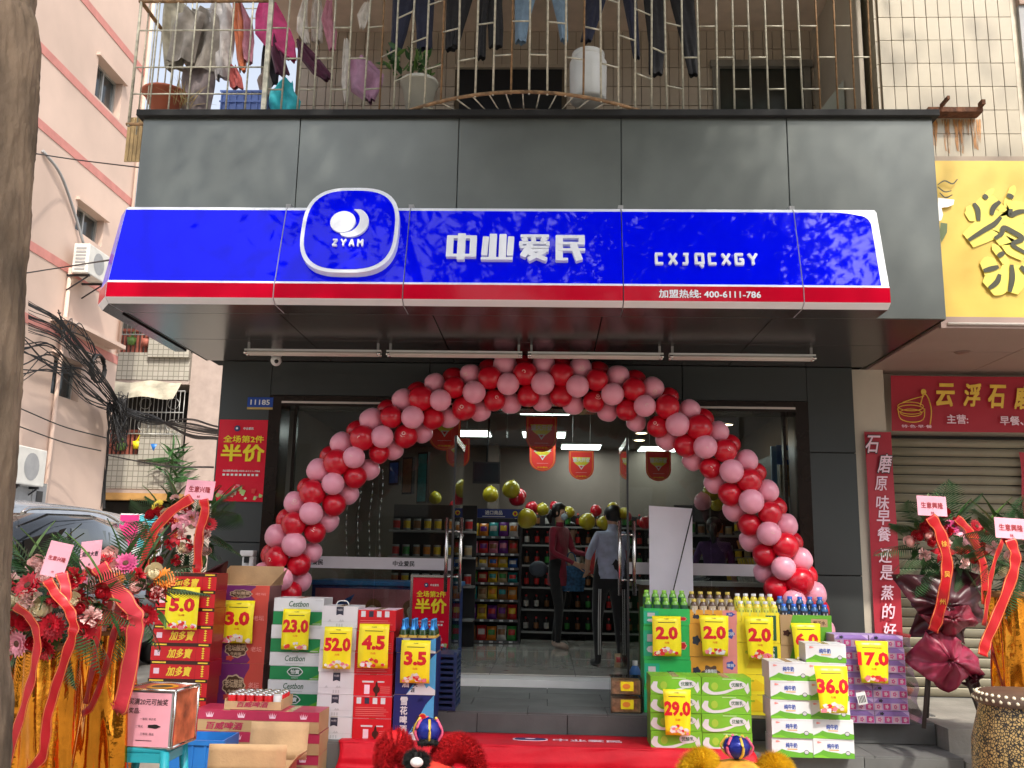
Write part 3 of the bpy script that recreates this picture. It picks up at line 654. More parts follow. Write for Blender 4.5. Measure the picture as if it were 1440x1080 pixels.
# screens on the left inner wall and the hanging monitor
for i, (p0, p1, cn) in enumerate((((540, 652), (556, 678), 'blue'), ((557, 645), (572, 690), 'brown'), ((575, 636), (592, 702), 'teal'))):
    a = A(p0[0]+8, p0[1], 9.9+i*.0); c = A(p1[0]+4, p1[1], 9.9)
    t = thing('menu_screen', '%s tinted picture panel high on the shop wall beside the arch' % cn, 'screen', ((a.x+c.x)/2, 9.9+.12*i, (a.z+c.z)/2), R3(0, 0, -35))
    b = MB(); h = (a.z-c.z)/2+.03; b.box(-.075, .075, 0, .04, -h, h, m_black); b.build('housing', t, world=False); b = MB(); b.rect(-.062, .062, -h+.02, h-.02, mc[cn], -.003); b.build('display', t, world=False)
p = A(684, 664, 11.5); t = thing('hanging_monitor', 'black monitor hanging from the shop ceiling beyond the left door', 'monitor', p)
b = MB(); b.box(-.17, .17, 0, .04, -.14, .13, m_black); b.build('housing', t, world=False); b = MB(); b.rect(-.15, .15, -.12, .11, mat('screen', (.02, .025, .03), .15), -.003); b.build('display', t, world=False); b = MB(); b.tube([(.0, .02, .13), (0.02, .02, CZ-p.z)], .012, m_black); b.build('pole', t, world=False)
# ice cream freezer front with picture, behind the left glass
a = A(438, 822, 9.10); c = A(640, 905, 9.10)
t = thing('ice_cream_freezer', 'blue rimmed chest freezer with ice cream bar picture behind the left glass', 'freezer', (a.x+(c.x-a.x)/2, 9.10, FZ)); W3 = (c.x-a.x)/2; h3 = a.z-FZ
b = MB(); b.box(-W3, W3, .02, .7, 0, h3, mat('freezer blue', (.02, .06, .25), .35)); b.box(-W3-.02, W3+.02, -.01, .72, h3, h3+.045, mat('rim blue', (.05, .25, .62), .3)); bevel(b.build('cabinet', t, world=False), .01)
b = MB(); b.rect(-W3+.04, W3-.04, .03, h3-.03, mat('freezer picture', (.62, .20, .24), .4, var=.5, scale=2), .012)
for cx, ang in ((-.12, .3), (.30, -.4)):
    k0 = len(b.v); b.poly([(x, 0, z) for x, z in rr(-.075, .075, -.16, .16, .07)], mc['brown']); b.poly([(x, -.003, z) for x, z in rr(-.05, .05, -.13, .10, .05)], mat('cream', (.7, .6, .45), .5)); b.poly([(x, -.006, z) for x, z in rr(-.032, .032, -.12, .06, .03)], mc['brown']); b.xf(Matrix.Translation((cx, .006, h3-.28)) @ Matrix.Rotation(ang, 4, 'Y'), k0)
b.poly([(-.60, .004, h3-.33), (-.42, .004, h3-.33), (-.28, .004, h3-.08), (-.5, .004, h3-.2)], mc['blue']); b.disc(-.66, h3-.2, .08, .05, m_white, .005); b.disc(-.66, h3-.2, .065, .038, m_redd, .003); b.build('picture', t, world=False)
a = A(580, 812, 8.75); c = A(637, 902, 8.75)
half_price(((a.x+c.x)/2, 8.62, (a.z+c.z)/2-.02), .34, .62, 'framed red half price poster standing before the left glass by the door', True)
# silver streamers
m_silver = mat('silver foil', (.7, .72, .75), .12, 1, .3, 30, .4, 30)
for i, px in enumerate((492, 508, 524, 538)):
    p = A(px, 660, 9.5); b = MB()
    b.grid(lambda u, v: (p.x+.012*(u-.5)*cos(v*40)+.01*sin(v*9), p.y+.012*(u-.5)*sin(v*40), p.z-(1.0)*v), 1, 60, m_silver)
    tag(b.build('foil_streamer'), 'thin twisted silver foil streamer hanging in the left window, %s' % ['nearest the arch', 'second from the arch', 'third from the arch', 'farthest from the arch'][i], 'streamer', 'silver foil streamers')
# roll-up banner seen from behind, right of the door
T1_ = .352
a = A(912, 708, 8.72); c = A(968, 722, 8.72); gz = FZ
t = thing('roll_up_banner', 'plain white back of a roll up banner standing before the right glass', 'banner', ((a.x+c.x)/2+.03, 8.72, T1_))
m_ban = mat('banner back', (.82, .80, .90), .6, var=.03)
b = MB(); hb = a.z-T1_; b.grid(lambda u, v: (-.21+.40*u, .02*sin(3*v), .06+(hb-.08)*v-.02*u), 6, 10, m_ban); b.build('sheet', t, world=False)
b = MB(); b.box(-.22, .24, -.05, .06, 0, .06, m_chrome); b.build('base', t, world=False); b = MB(); b.tube([(.20, -.06, hb), (-.06, -.05, hb*.4), (-.17, -.04, .1)], .006, m_black); b.build('pole', t, world=False)
# party balloons inside
m_by = mat('yellow balloon', (.48, .40, .02), .3, var=.05, coat=.3); bm_y = balloon_mesh(m_by)
inb = [(741, 729, 'y', 10.6, .13), (719, 688, 'y', 12.5, .14), (727, 700, 'r', 12.6, .13), (731, 696, 'r', 12.7, .12), (690, 695, 'y', 12.9, .13), (748, 714, 'r', 13.0, .12), (763, 716, 'y', 13, .12), (800, 720, 'y', 13.2, .11), (838, 718, 'r', 13, .11), (826, 733, 'y', 12.6, .13), (862, 714, 'y', 13.2, .11), (849, 735, 'y', 12.2, .12), (880, 726, 'r', 13, .11), (907, 735, 'r', 12, .11), (780, 712, 'r', 13.4, .1), (1000, 692, 'y', 12, .13), (988, 705, 'p', 11.8, .13), (1008, 710, 'y', 12.2, .11), (612, 700, 'y', 12.9, .12), (640, 712, 'r', 13.1, .12)]
wh = ['just left of the woman in red', 'highest of the cluster over the snack rack', 'in the cluster over the snack rack', 'rear of the cluster over the snack rack', 'above the snack rack header', 'behind the woman in red, on her left', 'above the head of the woman in red', 'in the middle of the back wall row', 'dark, behind the man in the cap', 'left of the cap of the stooping man', 'above the cap of the stooping man', 'touching the cap of the stooping man', 'right of the stooping man', 'beside the right door handles', 'farthest at the back wall', 'highest by the right window', 'in the middle by the right window', 'lowest by the right window', 'behind the left glass', 'behind the left door']
for (px, py, cl, Y, r), ww in zip(inb, wh):
    o = inst({'y': bm_y, 'r': bm_r, 'p': bm_p}[cl], 'party_balloon', None, A(px, py, Y), R3(180+ru(-20, 20), ru(-30, 30), 0), r/.1*(.74 if r < .13 else .86))
    tag(o, '%s party balloon inside the shop, %s' % ({'y': 'yellow', 'r': 'red', 'p': 'pink'}[cl], ww), 'balloon', 'party balloons inside the shop')
# ================================================================ CARTONS AND GOODS
def P_(n, c, r=.38, **k): return mat('print '+n, c, r, var=k.pop('var', .05), **k)
c_red = P_('carton red', (.58, .01, .018)); c_dk = P_('carton umber', (.045, .012, .008)); c_gold = P_('carton gold', (.88, .62, .05))
c_pur = P_('carton purple', (.17, .025, .15)); c_ora = P_('carton coral', (.55, .07, .05)); c_cream = P_('cream', (.55, .42, .28)); c_wh = P_('white', (.66, .66, .68)); c_gr = P_('water green', (.012, .22, .07)); c_grd = P_('water green dark', (.02, .10, .05))
c_navy = P_('label navy', (.03, .035, .06)); c_lg = P_('faint grey', (.5, .5, .52)); c_blue = P_('beer blue', (.01, .02, .14)); c_sky = P_('beer sky', (.08, .38, .70)); c_crim = P_('crimson', (.42, .03, .08)); c_lime = P_('lime', (.18, .48, .03)); c_gr2 = P_('drink green', (.03, .46, .10)); c_teal = P_('drink teal', (.02, .40, .22))
c_or = P_('drink orange', (.72, .34, .04)); c_pk = P_('drink pink', (.72, .26, .24)); c_ye = P_('drink yellow', (.85, .70, .03)); c_kr = P_('print kraft', (.42, .27, .13), .7); c_mil = P_('milk hill', (.12, .36, .03)); c_mblue = P_('milk blue', (.03, .08, .38)); c_lil = P_('lilac', (.50, .36, .72)); c_mag = P_('magenta', (.72, .08, .32)); c_pal = P_('blush', (.85, .60, .70))
def p_jdb(b, w, h, v):
    b.rect(-w/2, w/2, h*.80, h, c_dk, -.0006); b.rect(-w/2+.01, -w*.24, h*.86, h*.94, c_gold, -.0012); b.rect(w*.30, w/2-.015, h*.86, h*.94, c_gold, -.0012)
    b.rect(w*.26, w*.265, h*.02, h*.8, c_redd2, -.0006)
    b.text('加多寶', -.01*w, h*.42, h*.52, c_gold, w=w*.42, y=-.0012, bold=.03, shear=.25)
    b.rect(-w*.44, -w*.345, h*.27, h*.58, c_pal, -.0012); [b.blob(w*.385, h*(.18+.13*q_), w*.022, h*.05, c_gold, -.0012, 4, .3, 12) for q_ in range(5)]
c_redd2 = P_('carton red shade', (.32, .005, .012))
def p_pur(b, w, h, v):
    b.poly([(w*.18, -.0006, 0), (w/2, -.0006, 0), (w/2, -.0006, h), (w*.24, -.0006, h)] + [(w*.30-.16*w*sin(pi*k/8), -.0006, h*(1-k/8)) for k in range(1, 8)], c_ora)
    b.blob(-.03*w, h*.45, w*.21, h*.27, c_cream, -.0012, 9, .07); b.blob(-.03*w, h*.45, w*.19, h*.23, P_('umber', (.08, .04, .02)), -.0018, 9, .07)
    b.text('老坛酸菜', -.03*w, h*.50, h*.2, c_cream, w=w*.33, y=-.0024, bold=.03); b.text('牛肉面', -.03*w, h*.30, h*.10, c_cream, w=w*.2, y=-.0024, bold=.02)
    b.text('12', -w*.42, h*.18, h*.1, c_cream, y=-.0012, bold=.02); b.disc(-w*.42, h*.40, w*.03, h*.05, c_ora, -.0012, 10); b.text('老坛', w*.34, h*.46, h*.16, c_pk, w=w*.2, y=-.0012, bold=.02)
    b.blob(-.14*w, h*.16, w*.07, h*.08, c_ora, -.0018, 5, .2)
def p_water(b, w, h, v):
    if v % 2 == 0:
        b.text('Cestbon' if v % 4 == 0 or v == 2 else '怡寶', 0, h*.56, h*.42, c_grd, w=w*(.40 if v % 4 == 0 or v == 2 else .26), y=-.0012, bold=.012, shear=.2); b.rect(-w*.18, w*.18, h*.15, h*.2, c_lg, -.0012); b.rect(w*.33, w*.48, h*.80, h*.84, c_lg, -.0012)
    else:
        b.blob(0, h*.58, w*.155, h*.34, c_wh, -.0012, 6, .04); b.blob(0, h*.58, w*.135, h*.27, c_grd, -.0018, 6, .04); b.text('怡寶', 0, h*.58, h*.32, c_wh, y=-.0024, bold=.03); b.text('饮用纯净水', 0, h*.14, h*.1, c_wh, y=-.0012, bold=.01); b.poly([(w*.25, -.0006, 0), (w*.5, -.0006, 0), (w*.5, -.0006, h*.5)], c_mil); b.rect(w*.3, w*.46, h*.08, h*.12, c_wh, -.0012)
def p_w52(b, w, h, v):
    b.poly([(-w*.10, -.001, h*.58), (0, -.001, h*.64), (w*.10, -.001, h*.58), (w*.10, -.001, h*.97), (-w*.10, -.001, h*.97)], c_navy); b.text('中业爱民', 0, h*.83, h*.1, c_wh, w=w*.14, y=-.0016, bold=.01)
    b.rect(-w*.48, w*.48, h*.285, h*.295, c_lg, -.001)
    for x in (-.28, .02, .08): b.poly([(w*(x-.05), -.0014, h*.27), (w*(x+.05), -.0014, h*.30), (w*(x+.01), -.0014, h*.40)], c_lg)
    for k in range(3): b.rect(w*(-.09+k*.07), w*(-.05+k*.07), h*.06, h*.2, c_lg, -.001)
def p_r45(b, w, h, v):
    if v % 2:
        for k, c in enumerate((c_wh, c_navy, c_wh, c_wh)): b.rect(w*(-.42+k*.21), w*(-.30+k*.21), h*.66, h*.94, c, -.001)
        for k in range(5): b.rect(-w*.44, w*(.3+.12*((k*7) % 3)/2), h*(.48-k*.09), h*(.50-k*.09), c_pk, -.001)
    else:
        b.rect(-w*.28, w*.02, h*.62, h*.70, c_wh, -.001); b.rect(w*.12, w*.3, h*.63, h*.69, c_wh, -.001); b.rect(-w*.22, -w*.08, h*.10, h*.52, c_pal, -.001)
        b.blob(w*.1, h*.3, w*.07, h*.3, c_dk, -.001, 4, .25)
        for k in range(4): b.rect(w*.2, w*.45, h*(.42-k*.09), h*(.44-k*.09), c_pk, -.001)
def p_snow(b, w, h, v):
    b.poly([(-w*.22, -.0008, 0), (w/2, -.0008, 0), (w/2, -.0008, h), (w*.30, -.0008, h*.8), (w*.16, -.0008, h*.55), (-w*.02, -.0008, h*.3)], c_sky)
    b.poly([(-w*.22, -.0014, 0), (w*.5, -.0014, 0), (w*.5, -.0014, h*.12), (w*.34, -.0014, h*.22), (w*.28, -.0014, h*.16), (w*.12, -.0014, h*.42), (w*.0, -.0014, h*.24)], c_wh)
    for k, ch in enumerate('雪花啤酒'): b.text(ch, -w*.24, h*(.86-k*.2), h*.17, c_wh, w=w*.17, y=-.002, bold=.04)
    for k, ch in enumerate('勇闯天涯'): b.text(ch, w*(.12-k*.06), h*(.50-k*.13), h*.10, c_navy, y=-.002, bold=.03)
    b.disc(w*.23, h*.52, w*.10, w*.10, c_or, -.002, 16); b.disc(w*.23, h*.52, w*.08, w*.08, c_red, -.0026, 16); b.poly([(w*.05, -.002, h*.84), (w*.3, -.002, h*.88), (w*.2, -.002, h*.95), (w*.33, -.002, h*.8)][::-1], c_blue)
def p_bud(b, w, h, v):
    b.rect(-w/2, w/2, h*.55, h, c_crim, -.0006)
    for q in (-.25, .25):
        for k in range(5): b.poly([(w*(q-.012+.035*(k-2)*.5), -.0012, h*.66), (w*(q+.012+.035*(k-2)*.5), -.0012, h*.66), (w*(q+.045*(k-2)*.7), -.0012, h*(.95-.03*abs(k-2)))], c_pal)
    b.text('百威啤酒', 0, h*.27, h*.34, c_crim, w=w*.58, y=-.0012, bold=.03, shear=.2)
def p_gmilk(b, w, h, v):
    pts_ = spline([(-.40, 0, .70), (-.43, 0, .35), (-.30, 0, .12), (-.08, 0, .16), (.12, 0, .34), (.26, 0, .40)], 5); R__ = [.02+.045*sin(pi*min(1, k/(len(pts_)-1)+.1)) for k in range(len(pts_))]
    up, dn = [], []
    for i, p in enumerate(pts_):
        t = (pts_[min(i+1, len(pts_)-1)]-pts_[max(0, i-1)]).normalized(); n_ = Vector((-t.z, 0, t.x)); up.append(p+n_*R__[i]*1.2); dn.append(p-n_*R__[i]*1.2)
    for i in range(len(pts_)-1): b.poly([(q.x*w, -.0008, q.z*h) for q in (dn[i], dn[i+1], up[i+1], up[i])], c_wh)
    b.disc(-w*.24, h*.5, w*.07, h*.22, P_('pear', (.35, .55, .05)), -.0006, 12); b.poly([(w*.44, -.0008, h*.75), (w*.36, -.0008, h*.4), (w*.42, -.0008, h*.1), (w*.47, -.0008, h*.3)], c_wh)
    b.blob(w*.22, h*.60, w*.17, h*.24, c_wh, -.0014, 3, .05); b.blob(w*.22, h*.60, w*.155, h*.20, c_wh, -.0017, 3, .05); b.text('优酸乳', w*.22, h*.60, h*.22, c_grd, w=w*.24, y=-.0022, bold=.02)
    b.rect(-w*.08, w*.2, h*.88, h*.93, P_('pale lime', (.45, .7, .3)), -.001)
def p_wmilk(b, w, h, v):
    b.poly([(-w/2, -.0008, 0), (w/2, -.0008, 0), (w/2, -.0008, h*.26), (w*.34, -.0008, h*.34), (w*.18, -.0008, h*.24), (w*.02, -.0008, h*.30), (-w*.15, -.0008, h*.34), (-w*.26, -.0008, h*.42), (-w*.34, -.0008, h*.30), (-w/2, -.0008, h*.14)], c_mil)
    b.poly([(-w/2, -.0014, 0), (-w*.1, -.0014, 0), (-w*.3, -.0014, h*.16), (-w/2, -.0014, h*.08)], c_lime)
    b.text('纯牛奶', -w*.02, h*.62, h*.25, c_mblue, w=w*.28, y=-.0014, bold=.03); b.rect(-w*.12, w*.12, h*.40, h*.44, c_or, -.0014)
    b.blob(-w*.36, h*.80, w*.05, h*.05, c_pk, -.0014, 3, .2); b.disc(w*.34, h*.28, w*.06, h*.12, c_navy, -.0016, 14); b.disc(w*.34, h*.28, w*.05, h*.09, c_lg, -.002, 14); b.rect(-w*.47, w*.47, h*.91, h*.925, c_lg, -.0012)
def p_g20(b, w, h, v):
    b.rect(-w/2, -w*.18, h*.1, h*.85, c_teal, -.0008); b.rect(-w*.42, -w*.26, h*.52, h*.74, c_lg, -.0014); b.blob(-w*.32, h*.3, w*.11, h*.10, c_wh, -.0014, 8, .05)
    b.text('佳得乐', w*.05, h*.5, h*.18, c_grd, w=w*.16, y=-.0014, bold=.03); b.blob(w*.34, h*.42, w*.09, h*.12, c_pk, -.0014, 6, .1); b.blob(w*.34, h*.42, w*.07, h*.09, c_red, -.002, 6, .1)
def p_o20(b, w, h, v):
    b.rect(w*.20, w/2, 0, h, c_pk, -.0008); b.blob(-w*.36, h*.5, w*.08, h*.14, c_navy, -.0014, 5, .15); b.blob(-w*.06, h*.45, w*.17, h*.24, P_('brownish', (.12, .07, .05)), -.0014, 6, .2); b.text('冰糖雪梨', -w*.06, h*.48, h*.17, c_wh, w=w*.26, y=-.002, bold=.03); b.blob(w*.36, h*.72, w*.09, h*.14, c_mblue, -.0014, 5, .15); b.text('蜜桃', w*.36, h*.72, h*.12, c_wh, y=-.002, bold=.02)
def p_y20(b, w, h, v):
    b.text('柠檬茶', -w*.2, h*.7, h*.1, c_lime, y=-.0012, bold=.01); b.poly([(-w*.3, -.001, h*.2), (w*.3, -.001, h*.2), (-w*.1, -.001, h*.8)], P_('deep yellow', (.8, .55, .02)))
    b.rect(w*.18, w*.42, h*.08, h*.9, c_grd, -.0014)
    for k, ch in enumerate('冰糖雪梨'): b.text(ch, w*.30, h*(.80-k*.2), h*.15, c_wh, y=-.002, bold=.03)
def p_k60(b, w, h, v):
    b.poly([(-w*.12, -.0008, 0), (w/2, -.0008, 0), (w/2, -.0008, h), (-w*.25, -.0008, h), (-w*.32, -.0008, h*.6)], c_mil); b.blob(-w*.38, h*.4, w*.07, h*.1, c_dk, -.0014, 5, .2); b.rect(w*.1, w*.42, h*.62, h*.88, c_kr, -.0014); b.text('椰子水', w*.26, h*.75, h*.14, c_dk, w=w*.24, y=-.002, bold=.01)
def p_tis(b, w, h, v):
    for k in range(4):
        x = -w/2+w*(k+.5)/4; b.rect(x-w*.105, x+w*.105, h*.08, h*.58, c_mag if k % 2 else c_pal, -.001); b.blob(x, h*.33, w*.05, h*.17, c_pal if k % 2 else c_mag, -.0016, 5, .25, 20); b.disc(x, h*.33, w*.018, h*.06, c_wh, -.002, 8)
    b.poly([(-w/2, -.0008, h*.62), (w/2, -.0008, h*.62), (w*.3, -.0008, h), (-w*.36, -.0008, h)], P_('violet', (.38, .24, .62))); b.blob(-w*.3, h*.8, w*.06, h*.12, c_navy, -.0016, 5, .2, 20)
KIND = {  # body material, print, top, side
 'jdb': (c_red, p_jdb, c_red, c_redd2), 'pur': (c_pur, p_pur, m_kraft, P_('purple side', (.20, .09, .09))), 'waterw': (c_wh, p_water, c_wh, c_wh), 'waterg': (c_gr, p_water, c_wh, c_gr), 'w52': (c_wh, p_w52, c_wh, c_wh), 'r45': (c_red, p_r45, c_pal, c_red),
 'snow': (c_blue, p_snow, m_kraft, c_blue), 'bud': (c_kr, p_bud, c_crim, c_kr), 'gmilk': (c_lime, p_gmilk, c_lime, P_('lime side', (.12, .30, .04))), 'wmilk': (c_wh, p_wmilk, c_wh, c_lg), 'g20': (c_gr2, p_g20, c_gr2, c_gr2), 'o20': (c_or, p_o20, c_or, c_or), 'y20': (c_ye, p_y20, c_ye, c_ye), 'k60': (c_kr, p_k60, c_kr, c_kr), 'tis': (P_('pale lilac', (.66, .50, .80)), p_tis, c_lil, P_('lilac side', (.40, .20, .45)))}
CM = {}
def carton(kind, w, d, h, v, loc, rz, name, label, cat, group, top=True):
    w, d, h = round(w, 3), round(d, 3), round(h, 3); k = (kind, w, d, h, v)
    if k not in CM:
        body, pf, tp, sd = KIND[kind]; b = MB(); e = .0015
        b.box(-w/2, w/2, 0, d, e, h-e, body, top=tp, side=sd)
        q = MB(); pf(q, w, h, v); q.v = [(x, y-.0008, z) for x, y, z in q.v]
        f = MB(); f.box(-w/2, w/2, 0, d, h-e, h-e+.0008, tp); f.rect(0, 0, 0, 0, tp) if 0 else None
        if kind != 'tis': f.box(-.025, .025, -.0012, d+.001, h-e+.0002, h-e+.0016, P_('parcel tape', (.45, .32, .18), .2))
        CM[k] = (b.mesh(name), q.mesh('front_print'), f.mesh('top_flap'))
    o = inst(CM[k][0], name, None, loc, (0, 0, rz)); tag(o, label, cat, group); inst(CM[k][1], 'front_print', o); inst(CM[k][2], 'top_flap', o); return o
ORD = ['lowest', 'second', 'third', 'fourth', 'fifth', 'sixth', 'seventh', 'eighth', 'ninth', 'tenth']
def stack(kind, Y, z0, d, tl, tr, top, bot, bl, n, what, group, name='carton', cat='box', hs=None, vs=None, ztop=None, seed=0):
    """front plane Y, base z0; tl,tr = pixels of the top corners at row top, bl = left pixel at row bot"""
    random.seed(100+seed+int(tl)); a = A(tl, top, Y); c = A(tr, top, Y); e = A(bl, bot, Y); zt = ztop or a.z; W = c.x-a.x; h = (zt-z0)/n; out = []
    for i in range(n):
        hh = hs[i] if hs else h; zb = z0+(sum(hs[:i]) if hs else i*h); xm = (a.x+c.x)/2
        nmx = 'topmost' if i == n-1 else ORD[i]
        out.append(carton(kind if isinstance(kind, str) else kind[i % len(kind)], W, d, hh, vs[i] if vs else 0, (xm+ru(-.006, .006), Y+ru(0, .012), zb), radians(ru(-1.2, 1.2)), name, what % nmx if n > 1 else what, cat, group))
    return out
T0, T1 = .192, .352
Yb = AZ(240, 1030, T0).y
stack('jdb', 7.12, T0, .26, 222, 304, 805, 1027, 205, 9, 'red herbal tea carton with gold lettering, %s of its stack', 'herbal tea cartons in a stack')
hp = [A(340, y, 7.52).z for y in (985, 933, 889, 845, 823)]
hs = [hp[0]-T1 if hp[0] > T1+.02 else .01] ; hs = [hp[1]-T1, hp[2]-hp[1], hp[3]-hp[2], hp[4]-hp[3]]
stack('pur', 7.52, T1, .34, 304, 379, 823, 985, 285, 4, 'purple and coral instant noodle carton, %s of its stack', 'noodle cartons in a stack', hs=hs)
# open flaps over the purple stack
a = A(304, 824, 7.52); c = A(379, 824, 7.52); t = thing('open_carton_flaps', 'raised bare cardboard flaps standing open above the purple noodle cartons', 'cardboard', ((a.x+c.x)/2, 7.55, hp[4])); W = (c.x-a.x)/2
b = MB(); b.box(-W, W+.02, .28, .284, 0, .15, m_kraft); b.build('back_flap', t, world=False)
b = MB(); b.poly([(-W, 0, 0), (-W, .28, 0), (-W-.0, .28, .15), (-W-.04, 0, .01)], m_kraft); b.poly([(W, .0, 0), (W+.06, .28, .15), (W, .28, 0)], m_kraftd); b.build('side_flap', t, world=False)
stack(['waterg', 'waterw'], 7.40, T1, .30, 385, 455, 841, 990, 376, 8, 'water carton, %s of the green and white pile', 'bottled water cartons', vs=[5, 2, 1, 0, 7, 4, 3, 0], ztop=A(420, 841, 7.40).z)
for o in list(S.objects):
    if o.get('group') == 'bottled water cartons': o['label'] = ('green ' if o.data.materials[0] == c_gr else 'white ') + o['label']
stack('w52', 7.05, T0, .28, 453, 503, 852, 1029, 446, 6, 'white gift carton with a dark pennant mark, %s of its stack', 'white gift cartons')
a = A(478, 852, 7.05); b = MB(); b.tube(spline([(-.05, 0, 0), (-.03, 0, .03), (.03, 0, .03), (.05, 0, 0)], 5), .004, m_white, 6); o = b.build('carry_handle'); top_ = [q for q in S.objects if q.get('group') == 'white gift cartons'][-1]; o.parent = top_; o.location = (0, .08, a.z-top_.location.z)
stack('r45', 7.05, T0, .34, 503, 556, 857, 1037, 497, 6, 'bright red drinks carton, %s of its stack', 'red drinks cartons', vs=[0, 1, 0, 1, 0, 1], seed=3)
# blue beer cartons
zs = [A(585, y, 7.05).z for y in (977, 918, 897)]
stack('snow', 7.05, T0, .30, 558, 614, 897, 1036, 553, 3, 'dark blue beer carton with a snowy mountain, %s of its stack', 'blue beer cartons', hs=[zs[0]-T0, zs[1]-zs[0], zs[2]-zs[1]])
def bottle(name, prof, mats, R=1): 
    b = MB(); b.lathe((0, 0, 0), prof, mats, 12); return b.mesh(name)
m_gb = mat('green bottle glass', (.03, .07, .02), .08, var=.05, coat=.5); m_foil = mat('blue foil', (.05, .25, .6), .25, .7)
beer = bottle('beer_bottle', [(0, 0), (.030, 0), (.032, .02), (.032, .13), (.026, .155)], m_gb); neck = bottle('foil_neck', [(.0262, .155), (.0155, .18), (.0145, .225), (.015, .23), (0, .231)], m_foil); lab = bottle('label', [(.0325, .05), (.0327, .115)], [mat('gold label', (.6, .4, .08), .35)])
p0 = A(566, 897, 7.05); p1 = A(607, 897, 7.05)
for r in range(3):
    for k in range(4):
        t = inst(beer, 'beer_bottle', None, (p0.x+(p1.x-p0.x)*k/3, 7.09+r*.08, p0.z-.095)); inst(neck, 'foil_neck', t); inst(lab, 'label', t)
        tag(t, 'beer bottle with blue foil neck, %s, %s row of the top carton' % (['leftmost', 'second from left', 'third from left', 'rightmost'][k], ['front', 'middle', 'rear'][r]), 'bottle', 'beer bottles in the top blue carton')
# dark blue crates beside
a = A(618, 905, 7.3); b = MB()
t = thing('bottle_crate', 'dark blue plastic bottle crate beside the beer cartons', 'crate', (a.x+.045, 7.45, T1)); 
m_crate = mat('crate blue', (.008, .025, .09), .4)
for q in range(2):
    z = q*.22; b = MB(); W = .075
    for k in range(5): b.box(-W, W, 0, .4, z+.01+k*.042, z+.030+k*.042, m_crate)
    for x in (-W, W-.02): 
        for y in (-.004, .385): b.box(x-.002, x+.022, y, y+.02, z, z+.215, m_crate)
    b.box(-W+.005, W-.005, .005, .395, z, z+.02, m_crate); b.build('crate_wall', t, world=False)
# beer multipacks, tray of cans
Yc = 6.72
for r, (y0_, y1_, z0) in enumerate(((1022, 1000, 0), )):
    pass
xa, xb, xc = A(268, 1010, Yc).x, A(360, 1010, Yc).x, A(450, 1010, Yc).x
H3 = A(360, 1000, Yc).z/3
for r in range(3):
    for q, (x0, x1) in enumerate(((xa, xb), (xb, xc))):
        carton('bud', x1-x0-.01, .28, H3, 0, ((x0+x1)/2+ru(-.01, .01), Yc+ru(0, .02), r*H3), radians(ru(-2, 2)), 'carton', 'crimson and kraft beer carton, %s half of the %s layer of the low pile' % (['left', 'right'][q], ['bottom', 'middle', 'top'][r]), 'box', 'crimson beer cartons')
a = A(316, 985, 6.76); c = A(396, 985, 6.76); zt = 3*H3
t = thing('can_tray', 'shallow kraft tray full of beer cans on top of the crimson cartons', 'tray', ((a.x+c.x)/2, 6.76, zt+.002)); W = (c.x-a.x)/2; D = .30; b = MB()
b.box(-W, W, 0, D, 0, .004, m_kraft); b.box(-W, W, 0, .005, .004, .055, m_kraft); b.box(-W, W, D-.005, D, .004, .07, m_kraft); b.box(-W, -W+.005, .005, D-.005, .004, .07, m_kraft); b.box(W-.005, W, .005, D-.005, .004, .07, m_kraft); b.build('tray_wall', t, world=False)
b = MB(); b.text('百威啤酒', 0, .036, .038, c_crim, w=W*1.1, y=-.0015, bold=.03, shear=.2); b.build('lettering', t, world=False)
can = bottle('can', [(.022, 0), (.031, .012), (.031, .05), (.031, .09), (.027, .102)], [m_chrome, c_red, c_red, m_chrome]); lid = bottle('lid', [(.027, .102), (.024, .100), (0, .099)], m_chrome); cw = bottle('can', [(.022, 0), (.031, .012), (.031, .05), (.031, .09), (.027, .102)], [m_chrome, c_wh, c_wh, c_lg])
for r in range(4):
    for k in range(6):
        white = (r == 0 and k == 5); o = inst(cw if white else can, 'beer_can', None, (t.location.x-W+.04+k*(2*W-.08)/5, 6.80+r*.068, zt+.007), (0, 0, ru(0, 6))); inst(lid, 'lid', o)
        tag(o, ('plain silver white can at the right front corner of the can tray' if white else 'red beer can in the kraft tray, row %s from front, place %s from left' % (['one', 'two', 'three', 'four'][r], ['one', 'two', 'three', 'four', 'five', 'six'][k])), 'can', 'beer cans in the kraft tray')
# open kraft box in the foreground
a = A(297, 1016, 6.05); c = A(403, 1030, 6.05); t = thing('open_cardboard_box', 'large empty open kraft cardboard box in the foreground before the beer cartons', 'cardboard box', ((a.x+c.x)/2, 6.05, 0), R3(0, 0, 4)); W = (c.x-a.x)/2; hz = .17
b = MB(); b.box(-W, W, 0, .005, 0, hz, m_kraft); b.box(-W, W, .38, .385, 0, hz, m_kraft); b.box(-W, -W+.005, .005, .38, 0, hz, m_kraft); b.box(W-.005, W, .005, .38, 0, hz, P_('box red side', (.42, .10, .07))); b.box(-W, W, .005, .38, .001, .006, m_kraft); b.build('box_wall', t, world=False)
b = MB(); b.grid(lambda u, v: (-W+2*W*u+.01*v, -.02*v+.004*sin(5*u), hz+.17*v), 6, 4, m_kraft); o = b.build('front_flap', t, world=False); o.modifiers.new('thick', 'SOLIDIFY').thickness = .004
b = MB(); b.grid(lambda u, v: (-W*.35+1.60*W*u, .39+.05*v, hz+.23*v), 6, 4, m_kraft); o = b.build('rear_flap', t, world=False); o.modifiers.new('thick', 'SOLIDIFY').thickness = .004
b = MB(); b.grid(lambda u, v: (W+.07*v, .02+.36*u, hz+.10*v*(1-u*.4)), 4, 4, m_kraft); o = b.build('side_flap', t, world=False); o.modifiers.new('thick', 'SOLIDIFY').thickness = .004
